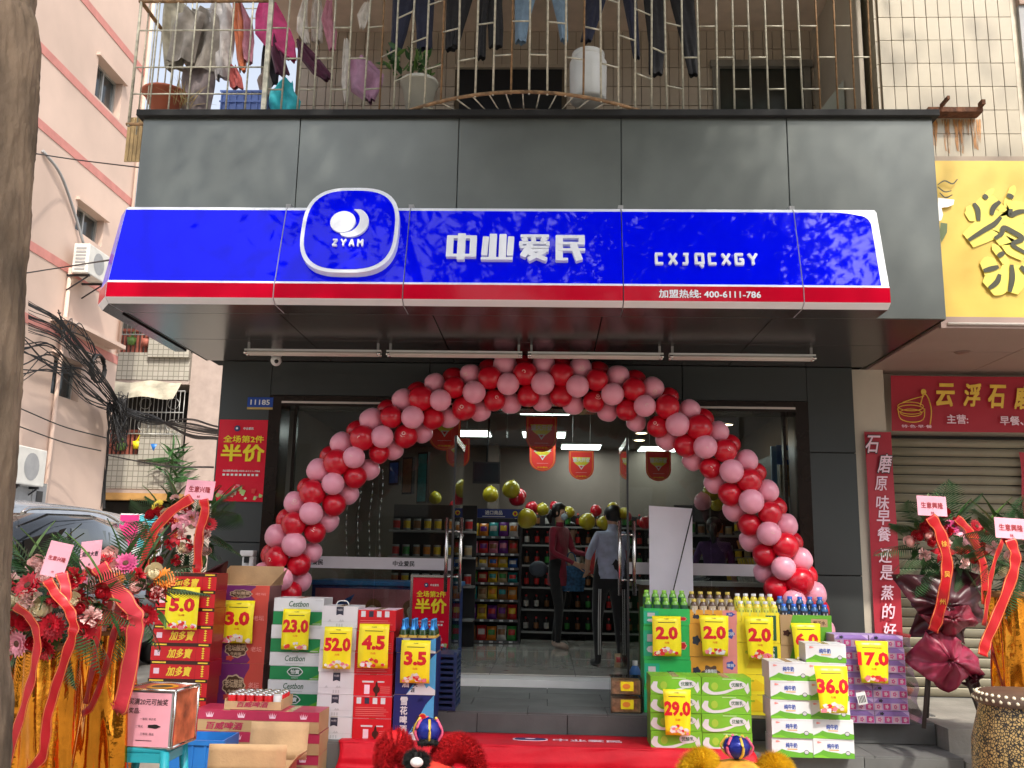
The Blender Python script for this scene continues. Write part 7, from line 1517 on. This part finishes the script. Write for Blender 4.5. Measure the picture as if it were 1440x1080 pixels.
bouquet(t, c0, .34, .30, [('lily', .05, .25), ('lily_red', .05, -.15), ('rose_pale', -.40, .05), ('rose_red', .6, -.05), ('rose_red', -.55, -.25), ('gerb_red', .75, .2), ('carn', -.9, .1), ('rose_red', -.75, .45), ('lily', .35, .35), ('rose_wh', -.3, .5), ('carn_red', .4, -.35), ('rose_red', .15, .65), ('gerb_yel', -.6, .7), ('rose_wh', .2, -.45)], 60, 18, seed=31, tall=12)
for pp in ([(-.34, -.1), (-.30, -.45), (.0, -.75), (.28, -.5), (.38, -.12), (.12, -.3), (-.1, -.28)],): paper(t, [Vector((x, -.05+ru(-.05, .05), c0.z+z-.1)) for x, z in pp], m_mar2)
card(t, 262, 675, 300, 703, 7.4, '生意兴隆', m_redd, 3, 0)
ribbon(t, P([(270, 700), (240, 720), (215, 750), (203, 790), (196, 830)], 7.35), .08, (1, 0, .3)); ribbon(t, P([(286, 702), (288, 720), (280, 750), (278, 790), (276, 810)], 7.38), .075, (1, 0, 0))
# ---- maroon one at the right before the shutter
Y_ = 7.45; t = thing('flower_stand', 'maroon paper wrapped flower stand on three legs before the shutter', 'flower stand', (A(1322, 960, Y_).x, Y_, .345)); c0 = A(1322, 765, Y_)-t.location
tripod(t, (0, 0, c0.z-.35), 0, .30)
bouquet(t, c0, .33, .25, [('rose_red', -.55, .45), ('rose_red', -.45, .05), ('lily', .35, .2), ('rose_red', .15, -.15), ('rose_red', .55, -.45), ('lily_red', -.2, -.25), ('carn_red', .8, .35), ('rose_red', -.7, .2), ('rose_pale', .25, .55), ('gerb_mag', .05, .5), ('rose_red', .7, -.1), ('carn', -.25, .3)], 60, 16, seed=41, tall=6)
q0 = lambda px, py, dy=0: A(px, py, Y_+dy)-t.location
paper(t, [q0(1258, 810, -.1), q0(1275, 842, -.14), q0(1288, 862, -.15), q0(1283, 895, -.1), q0(1320, 888, -.18), q0(1360, 905, -.12), q0(1358, 880, -.15), q0(1388, 872, -.1), q0(1378, 850, -.12), q0(1392, 810, -.05), q0(1350, 800, -.1), q0(1300, 806, -.1)], m_mar2)
paper(t, [q0(1318, 880, -.20), q0(1298, 886, -.16), q0(1275, 930, -.12), q0(1300, 955, -.15), q0(1338, 975, -.2), q0(1362, 948, -.18), q0(1380, 958, -.1), q0(1376, 925, -.12), q0(1350, 900, -.15)], mat('wine paper', (.30, .02, .06), .38, var=.12, scale=3, bump=.3, bs=6))
paper(t, [q0(1352, 962, -.1), q0(1372, 968, -.1), q0(1380, 948, -.1), q0(1366, 944, -.1)], m_mar2)
paper(t, [q0(1290, 866, -.18), q0(1320, 858, -.2), q0(1366, 850, -.2), q0(1372, 880, -.2), q0(1330, 895, -.2)], m_mar)
card(t, 1289, 697, 1332, 726, 7.15, '生意興隆', m_redd, 2, 0)
ribbon(t, P([(1308, 726), (1322, 748), (1332, 790), (1328, 830), (1320, 865), (1312, 888)], 7.1), .085, (1, 0, 0), marks='徐吴州'); ribbon(t, P([(1345, 728), (1362, 745), (1376, 775), (1384, 800), (1386, 850)], 7.2), .06, (1, 0, .3)); 
# ---- gold one at the far right
Y_ = 6.6; t = thing('flower_stand', 'gold wrapped flower stand cut off at the right edge', 'flower stand', (A(1440, 900, Y_).x, Y_, .0)); c0 = A(1436, 775, Y_)-t.location
gold_column(t, t.location.x, Y_, .20, .19, A(1440, 832, Y_).z, 9)
bouquet(t, c0, .33, .22, [('rose_red', -.55, .3), ('rose_pale', -.5, -.2), ('gerb_yel', -.05, -.4), ('carn', -.8, .05), ('rose_wh', -.6, -.6), ('gerb_red', -.2, .5), ('rose_wh', .2, .1), ('rose_red', .4, .3)], 50, 12, seed=51)
card(t, 1398, 728, 1445, 758, 6.3, '生意興隆', m_redd, 3, 0); ribbon(t, P([(1420, 758), (1428, 780), (1424, 810), (1405, 860), (1388, 900), (1382, 922)], 6.25), .07, (1, 0, .2)); ribbon(t, P([(1410, 760), (1396, 800), (1390, 840), (1384, 880)], 6.3), .04, (1, .5, 0))
# ================================================================ LION DANCE HEADS
def fur(b, P, r, n, m, L=.05, seed=0):
    random.seed(seed); Q = spline(P, 6); b.tube(Q, [r*.95*sin(pi*(.12+.76*i/(len(Q)-1)))**.5 for i in range(len(Q))], m, 12)
    for k in range(n):
        q = ru(0, len(Q)-1.01); i = int(q); p = Q[i].lerp(Q[i+1], q-i); tt = (Q[i+1]-Q[i]).normalized(); u = Vector((ru(-1, 1), ru(-1, 1), ru(-1, 1))); u = (u-tt*u.dot(tt)).normalized(); rr_ = r*.93*sin(pi*(.12+.76*q/(len(Q)-1)))**.5
        s_ = p+u*rr_; d = (u+Vector((ru(-.5, .5), ru(-.5, .5), ru(-.5, .3)))).normalized()*L*ru(.6, 1.2); w_ = d.cross(tt).normalized()*.0022; b.poly([s_-w_, s_+w_, s_+d], m)
m_furr = mat('red fur', (.60, .006, .012), .8, var=.3, scale=30); m_fury = mat('yellow fur', (.95, .60, .012), .8, var=.15, scale=30); m_furb = mat('black fur', (.015, .015, .015), .8); m_furw = mat('white fur', (.7, .7, .68), .8); m_horn = mat('blue satin', (.012, .02, .22), .25, .3, .2, 9); m_ls = mat('lion mask red', (.65, .06, .04), .35, var=.3, scale=14)
def lion(name_lab, lobes, horn, Y, fm, mask_m, eye=None):
    c = A(horn[0], horn[1], Y); t = thing('lion_dance_costume', name_lab, 'lion dance head', (c.x, Y, 0))
    b = MB(); zt_ = A(horn[0], 1068, Y).z; b.grid(lambda u, v: (.30*cos(2*pi*u)*sin(pi*(v*.5+.02))*1.0, .28*sin(2*pi*u)*sin(pi*(v*.5+.02)), zt_*cos(pi*v*.5)), 28, 12, mask_m); b.build('mask_shell', t, world=False)
    for i, L in enumerate(lobes):
        b = MB(); fur(b, [A(px, py, Y+dy)-t.location for px, py, dy in L[0]], L[1], L[2]*5, L[3] if len(L) > 3 else fm, .034, i); b.build('fur_ruff' , t, world=False)
    b = MB(); zh = A(horn[0], horn[3], Y).z; z1 = A(horn[0], horn[2], Y).z; hh = z1-zh
    b.lathe((0, 0, zh), [(.03, 0), (.065, hh*.2), (.078, hh*.55), (.06, hh*.85), (.0, hh)], m_horn, 14); b.build('horn', t, world=False)
    b = MB()
    for k in range(6): a = 2*pi*k/6-.3; b.tube(spline([(.035*cos(a), .035*sin(a), zh+.005), (.072*cos(a), .072*sin(a), zh+hh*.25), (.086*cos(a), .086*sin(a), zh+hh*.55), (.05*cos(a), .05*sin(a), zh+hh*.95)], 3), .008, (m_gold if k % 2 else P_('pink piping', (.7, .1, .2))), 5)
    b.build('horn_piping', t, world=False)
    for k in range(-3, 4): b = MB(); b.tube(spline([(k*.05, -.22, zt_-.10), (k*.06, -.27, zt_-.16), (k*.07, -.30, zt_-.26)], 4), .008, (m_furw, m_gold, m_horn)[k % 3], 5); b.build('painted_brow', t, world=False)
    return t, c
Y_ = 5.45
t, c = lion('red furred lion dance head with a blue horn on the carpet', [([(540, 1085, 0), (543, 1056, 0), (554, 1042, 0), (567, 1056, .02), (573, 1085, 0)], .062, 2600), ([(612, 1085, .05), (624, 1060, .03), (644, 1050, .02), (664, 1062, 0), (676, 1092, -.02)], .062, 3200), ([(576, 1076, -.08), (586, 1066, -.10), (597, 1076, -.08)], .036, 900, m_furb)], (602, 1030, 1008, 1048), Y_, m_furr, m_ls)
b = MB(); e = A(586, 1072, Y_-.2)-t.location; b.ell(e, .036, .03, .026, m_furw, 14, 8); b.build('eye', t, world=False)
b = MB(); fur(b, [A(588, 1046, Y_-.05)-t.location, A(602, 1043, Y_-.06)-t.location, A(616, 1046, Y_-.05)-t.location], .018, 500, m_furb, .02, 9); b.build('horn_tuft', t, world=False)
t, c = lion('yellow furred lion dance head with a blue and red horn', [([(960, 1100, 0), (970, 1076, 0), (985, 1068, 0), (1000, 1078, .02), (1008, 1098, 0)], .052, 2400), ([(1062, 1100, 0), (1073, 1082, 0), (1088, 1074, 0), (1103, 1084, 0), (1110, 1104, 0)], .050, 2400)], (1036, 1045, 1034, 1066), Y_, m_fury, mat('lion mask gold', (.75, .35, .05), .4, var=.4, scale=14))
# ================================================================ DRUM
Y_ = 5.5; p = A(1456, 1000, Y_); t = thing('lion_dance_drum', 'barrel drum wrapped in black and gold brocade with pale studs, lower right', 'drum', (p.x+.06, Y_+.2, 0))
m_br2 = mat('brocade', (.03, .02, .012), .45, var=0); nd = m_br2.node_tree.nodes; L_ = m_br2.node_tree.links; vo = nd.new('ShaderNodeTexVoronoi'); vo.inputs['Scale'].default_value = 60; vo.feature = 'DISTANCE_TO_EDGE'; n_ = nd.new('ShaderNodeTexNoise'); n_.inputs['Scale'].default_value = 30; mxx = nd.new('ShaderNodeMath'); mxx.operation = 'MULTIPLY'; rp_ = nd.new('ShaderNodeValToRGB'); rp_.color_ramp.elements[0].position = .04; rp_.color_ramp.elements[1].position = .09; rp_.color_ramp.elements[0].color = (.012, .01, .008, 1); rp_.color_ramp.elements[1].color = (.48, .32, .12, 1)
tcn = nd.new('ShaderNodeTexCoord'); L_.new(tcn.outputs['Object'], vo.inputs['Vector']); L_.new(tcn.outputs['Object'], n_.inputs['Vector']); L_.new(vo.outputs['Distance'], mxx.inputs[0]); L_.new(n_.outputs['Fac'], mxx.inputs[1]); L_.new(mxx.outputs[0], rp_.inputs[0]); L_.new(rp_.outputs[0], nd['Principled BSDF'].inputs['Base Color'])
zt_ = A(1410, 992, Y_).z
b = MB(); b.lathe((0, 0, 0), [(.27, .0), (.32, zt_*.35), (.31, zt_*.7), (.25, zt_)], m_br2, 32); b.build('brocade_cover', t, world=False)
b = MB(); b.lathe((0, 0, 0), [(.275, zt_-.015), (.29, zt_+.02), (.25, zt_+.05), (0, zt_+.055)], mat('drum skin brown', (.10, .06, .04), .5), 32); b.build('drum_skin', t, world=False)
for row in range(2):
    for k in range(40): a = 2*pi*(k+row*.5)/40; b = MB() if k == 0 else b; 
b = MB(); b.ell((0, 0, 0), .011, .011, .011, m_gold if 0 else mat('stud', (.75, .68, .5), .3), 8, 5); me = b.mesh('stud')
for row in range(2):
    for k in range(40): a = 2*pi*(k+row*.5)/40; inst(me, 'stud', t, ((.283-.018*row)*cos(a), (.283-.018*row)*sin(a), zt_+.012+.026*row))
b = MB(); b.tube([(.33*cos(q), .33*sin(q), .05) for q in [2*pi*k/24 for k in range(25)]], .04, m_fury, 8); b.build('fringe', t, world=False)
# ================================================================ PEOPLE
def skin_body(verts, edges, radii, root=0, sub=2):
    me = bpy.data.meshes.new('b'); me.from_pydata([tuple(v) for v in verts], edges, []); o = bpy.data.objects.new('b', me); COL.objects.link(o)
    m = o.modifiers.new('s', 'SKIN'); m.use_smooth_shade = True; sv = me.skin_vertices[0].data
    for i, r in enumerate(radii): sv[i].radius = r if isinstance(r, tuple) else (r, r); sv[i].use_root = (i == root)
    s2 = o.modifiers.new('d', 'SUBSURF'); s2.levels = sub; s2.render_levels = sub
    dg = bpy.context.evaluated_depsgraph_get(); out = bpy.data.meshes.new_from_object(o.evaluated_get(dg)); bpy.data.objects.remove(o); return out
def person(label, loc, rz, J, mats, hair, extra=None):
    """J: joint name -> (x,y,z,r) in metres, facing -y"""
    t = thing('person', label, 'person', loc, (0, 0, rz))
    chains = [('pelvis', 'waist', 'chest', 'neck0', 'neck', 'head0', 'head1', 'head2'), ('chest', 'shL', 'elL', 'wrL', 'paL'), ('chest', 'shR', 'elR', 'wrR', 'paR'), ('pelvis', 'hiL', 'knL', 'anL', 'heL', 'toL'), ('pelvis', 'hiR', 'knR', 'anR', 'heR', 'toR')]
    for s_ in 'LR':
        w = Vector(J['wr'+s_][:3]); p = Vector(J['pa'+s_][:3]); d = (p-w).normalized(); side = d.cross(Vector((0, 1, 0))).normalized() if abs(d.y) < .9 else Vector((1, 0, 0))
        for k, (off, l_) in enumerate(((-.030, .045), (-.011, .072), (.009, .078), (.027, .068), (.042, .052))):
            J['f%d%s' % (k, s_)] = (*(p+side*off+d*.015), .010); e = p+side*(off*1.15-(.02 if k == 0 else 0))+d*(.015+l_)+Vector((0, -.015, 0)); J['t%d%s' % (k, s_)] = (*e, .0075); chains.append(('pa'+s_, 'f%d%s' % (k, s_), 't%d%s' % (k, s_)))
    names = [n for n in J if n != 'face']; idx = {n: i for i, n in enumerate(names)}; E = []
    for c in chains:
        for a, b_ in zip(c, c[1:]): E.append((idx[a], idx[b_]))
    me = skin_body([J[n][:3] for n in names], E, [J[n][3:] if len(J[n]) > 4 else J[n][3] for n in names], idx['pelvis'])
    regs = {'skin': [(a, b_) for a, b_ in (('neck0', 'neck'), ('neck', 'head0'), ('head0', 'head1'), ('head1', 'head2'))], 'top': [('waist', 'chest'), ('chest', 'neck0'), ('chest', 'shL'), ('chest', 'shR')], 'legs': [('pelvis', 'waist'), ('pelvis', 'hiL'), ('pelvis', 'hiR'), ('hiL', 'knL'), ('hiR', 'knR'), ('knL', 'anL'), ('knR', 'anR')], 'shoe': [('heL', 'toL'), ('heR', 'toR'), ('anL', 'heL'), ('anR', 'heR')]}
    for s_ in 'LR':
        regs['top'].append(('sh'+s_, 'el'+s_)); regs['fore'] = regs.get('fore', [])+[('el'+s_, 'wr'+s_)]; regs['skin'] += [('wr'+s_, 'pa'+s_)]+[('f%d%s' % (k, s_), 't%d%s' % (k, s_)) for k in range(5)]
    order = ['skin', 'top', 'legs', 'shoe', 'fore']
    for k in order: me.materials.append(mats[k])
    segs = [(order.index(k), Vector(J[a][:3]), Vector(J[b_][:3]), (J[a][3]+J[b_][3])/2) for k in regs for a, b_ in regs[k]]
    for p in me.polygons:
        c = p.center; best = 1e9
        for m_, a, b_, r_ in segs:
            d = b_-a; q = max(0, min(1, (c-a).dot(d)/max(1e-9, d.length_squared))); v = (c-a-d*q).length-r_*.6
            if v < best: best = v; p.material_index = m_
        p.use_smooth = True
    o = inst(me, 'body', t); h = Vector(J['head1'][:3]); hr = J['head1'][3]; f = Vector(J.get('face', (0, -1, 0))[:3]).normalized(); sd_ = f.cross(Vector((0, 0, 1))).normalized()
    b = MB(); q0_ = h+Vector((0, 0, .03))-f*.018; b.ell(q0_, hr*1.13, hr*1.13, hr*1.22, hair['m'], 16, 12)
    b.v = [tuple(Vector(v)-(f*max(0, (Vector(v)-h).dot(f)-hr*.35)) if (Vector(v)-h).z < hr*.75 else v) for v in b.v]
    if hair.get('tail'): b.tube([q0_-f*hr, q0_-f*(hr+.05)+Vector((0, 0, -.08)), q0_-f*(hr+.03)+Vector((0, 0, -hair['tail']))], [.04, .045, .015], hair['m'], 8)
    b.build('hair', t, world=False)
    b = MB(); fc = h+f*hr*.93; 
    for s_ in (-1, 1): b.ell(fc+sd_*s_*.028+Vector((0, 0, .012))-f*.004, .011, .011, .006, m_white, 8, 5); b.ell(fc+sd_*s_*.028+Vector((0, 0, .012))+f*.004, .006, .006, .006, m_black, 8, 5)
    b.build('eye', t, world=False)
    b = MB(); b.ell(fc+f*.006+Vector((0, 0, -.018)), .012, .014, .022, m_skin, 8, 6)
    for s_ in (-1, 1): b.ell(h+sd_*s_*hr*.98, .012, .016, .028, m_skin, 8, 6)
    b.build('nose_and_ears', t, world=False)
    if hair.get('mask'):
        b = MB(); b.ell(h+f*hr*.52+Vector((0, 0, -.042)), hr*.66, hr*.66, .052, P_('face mask', (.55, .68, .74)), 14, 8); b.build('face_mask', t, world=False)
    else:
        b = MB(); b.ell(fc+Vector((0, 0, -.05)), .02, .008, .006, m_redd, 8, 4); b.build('mouth', t, world=False)
    return t
def pose(h=1.6, lean=0, side=0, feet=.10, armL=None, armR=None, walk=0, stout=1.0):
    s = h/1.7; J = {}
    def q(n, x, y, z, *r): J[n] = (x*s, y*s, z*s, *[v*s for v in r])
    lz = math.cos(lean); ly = -math.sin(lean); T = lambda z, x=0, y=0: (x+side*(z-.95), y*1.0+ly*(z-.95), .95+lz*(z-.95))
    q('pelvis', 0, 0, .95, .145*stout, .105*stout); q('waist', *T(1.10), .125*stout, .09*stout); q('chest', *T(1.33), .155*stout, .105*stout); q('neck0', *T(1.44), .075, .06); q('neck', *T(1.49), .05); q('head0', *T(1.545), .062); q('head1', *T(1.615), .086); q('head2', *T(1.675), .062)
    for s_, sg in (('L', 1), ('R', -1)):
        q('sh'+s_, *T(1.40, sg*.165), .058, .058); A_ = (armL if s_ == 'L' else armR) or ((.22, -.02, 1.12), (.23, -.08, .88), (.23, -.10, .80))
        el, wr, pa = A_; q('el'+s_, *T(el[2], sg*el[0], el[1]), .040); q('wr'+s_, *T(wr[2], sg*wr[0], wr[1]), .027); q('pa'+s_, *T(pa[2], sg*pa[0], pa[1]), .032, .022)
        w_ = walk*sg; q('hi'+s_, sg*.095, 0, .86, .09*stout); q('kn'+s_, sg*(feet*.95), -.02+w_*.5, .48, .060); q('an'+s_, sg*feet, .02+w_, .10, .038); q('he'+s_, sg*feet, .03+w_, .045, .04); q('to'+s_, sg*(feet+.02), -.13+w_, .03, .035)
    return J
m_hair = mat('black hair', (.012, .010, .009), .45, var=.3, scale=30); mk = cloth_mat('charcoal', (.012, .012, .014)); ms = cloth_mat('shoe beige', (.5, .38, .32)); mwine = cloth_mat('wine', (.26, .015, .04)); mlb = cloth_mat('pale blue shirt', (.42, .46, .60)); mcr = cloth_mat('cream', (.45, .38, .28)); mpur = cloth_mat('violet', (.08, .02, .12)); mbs = cloth_mat('black shoe', (.01, .01, .01))
fp = AZ(784, 912, FZ); H_ = A(787, 712, fp.y).z-FZ
J = pose(H_*1.0, .03, .0, .07, armL=((.20, -.10, 1.15), (.12, -.32, 1.12), (.08, -.40, 1.10)), armR=((.22, -.02, 1.14), (.10, -.24, 1.02), (.04, -.31, .98)), walk=.06); J['face'] = (0, -1, 0)
t = person('woman in a long wine red blouse and face mask just inside the shop', (fp.x, fp.y, FZ), radians(62), J, dict(skin=m_skin, top=mwine, legs=mk, shoe=ms, fore=mwine), dict(m=m_hair, tail=.16, mask=True))
b = MB(); s_ = H_/1.7; b.lathe((0, .0, 0), [(.15*s_, .74*s_), (.155*s_, .85*s_), (.13*s_, 1.05*s_), (.14*s_, 1.2*s_)], mwine, 20); b.v = [(x, y*.78, z) for x, y, z in b.v]; b.build('blouse_hem', t, world=False)
fp2 = AZ(805, 902, FZ); J = pose(1.58, .02, 0, .08, armL=((.20, -.05, 1.14), (.16, -.2, 1.0), (.14, -.27, .96)), walk=-.08)
t = person('woman in a cream top with long hair standing behind the woman in red', (fp2.x-.02, fp2.y+.25, FZ), radians(50), J, dict(skin=m_skin, top=mcr, legs=mk, shoe=mbs, fore=mcr), dict(m=m_hair, tail=.32))
# blue tote
m_tote = mat('blue flowered tote', (.02, .09, .20), .7, var=.6, scale=28); p = A(803, 812, fp.y-.02); t = thing('tote_bag', 'blue patterned tote bag held between the two women', 'bag', p)
b = MB()
for s_ in (-1, 1): b.grid(lambda u, v, s_=s_: (-.16+.32*u+.02*sin(3*v), s_*.06*sin(pi*u)**.5*(1-.4*v), -.17+.34*v-.03*sin(pi*u)*v), 10, 8, m_tote)
b.build('bag_body', t, world=False)
for y in (-.03, .03): b = MB(); b.tube(spline([(-.07, y, .15), (-.04, y, .28), (.0, y, .31), (.04, y, .28), (.07, y, .15)], 4), .008, m_tote, 6); b.build('handle', t, world=False)
b = MB(); b.ell((0, 0, 0), .12, .06, .10, mat('dark grey bag', (.05, .06, .08), .6), 12, 8); o = b.build('shoulder_bag'); o.location = A(757, 800, fp.y+.02); tag(o, 'dark grey shoulder bag behind the woman in red', 'bag')
fp = AZ(856, 936, FZ); H_ = 1.66
J = pose(H_, .22, -.16, .13, armL=((.26, .02, 1.16), (.20, -.16, 1.02), (.17, -.24, .98)), armR=((.24, -.12, 1.18), (.22, -.36, 1.12), (.20, -.45, 1.10)), stout=1.08)
t = person('man in a pale blue shirt and black cap bending forward, back to the street', (fp.x, fp.y, FZ), radians(196), J, dict(skin=m_skin, top=mlb, legs=mk, shoe=mbs, fore=m_skin), dict(m=m_hair))
hp_ = Vector(J['waist'][:3]); pv = Vector(J['pelvis'][:3]); b = MB(); b.lathe((0, 0, 0), [(.150, -.03), (.155, .03), (.145, .14)], mlb, 24); b.v = [(pv.x+(hp_.x-pv.x)*(z+.03)/.17+x, pv.y+(hp_.y-pv.y)*(z+.03)/.17+y*.78, pv.z+z) for x, y, z in b.v]; b.build('shirt_hem', t, world=False)
hd = Vector(J['head1'][:3]); b = MB(); b.ell(hd+Vector((0, -.01, .05)), .10, .11, .075, mk, 16, 8); b.grid(lambda u, v: (hd.x-.08+.16*u, hd.y-.09-.10*v*sin(pi*u)**.5, hd.z+.035-.02*v), 8, 4, mk); b.build('cap', t, world=False)
for sx_ in (.045, .065):
    b = MB(); k_, a_, h_ = Vector(J['knL'][:3]), Vector(J['anL'][:3]), Vector(J['hiL'][:3]); rr2 = H_/1.7
    b.tube([h_+Vector((-.02+sx_, .085, -.05)), k_+Vector((-.055+sx_, .062, 0)), a_+Vector((-.055+sx_, .045, .02))], .005, m_furw, 5); b.build('white_stripe', t, world=False)
p = A(878, 905, fp.y-.35) ; o = inst(bag_mesh(.13, .14, mc['tan'], mc['red']), 'gift_bag', None, (A(872, 925, fp.y-.1).x, fp.y-.15, FZ)); tag(o, 'small tan and red paper bag on the floor between the legs of the stooping man', 'bag')
b = MB(); b.box(-.07, .07, -.03, .03, -.17, .12, mc['red']); o = b.build('red_bag'); o.location = A(832, 785, fp.y+.25); tag(o, 'red bag seen under the arm of the stooping man', 'bag')
fp = Vector((A(1000, 850, 10.6).x+.05, 10.6, FZ)); J = pose(1.55, .05, 0, .09, armL=((.26, .0, 1.14), (.27, -.12, .92), (.27, -.16, .85)))
t = person('woman in a violet top behind the right window beside the roll up banner', fp, radians(165), J, dict(skin=m_skin, top=mpur, legs=mk, shoe=mbs, fore=m_skin), dict(m=m_hair, tail=.2))
b = MB(); b.ell((0, 0, 0), .16, .08, .035, glass('crystal', (.75, .8, .85), 2, .05), 16, 6); b.ell((0, 0, .02), .12, .06, .05, c_lg, 10, 5); o = b.build('plastic_bag_bundle'); o.location = (1.55, 9.9, FZ+.93); tag(o, 'clear plastic wrapped bundle on the counter behind the right window', 'bundle')
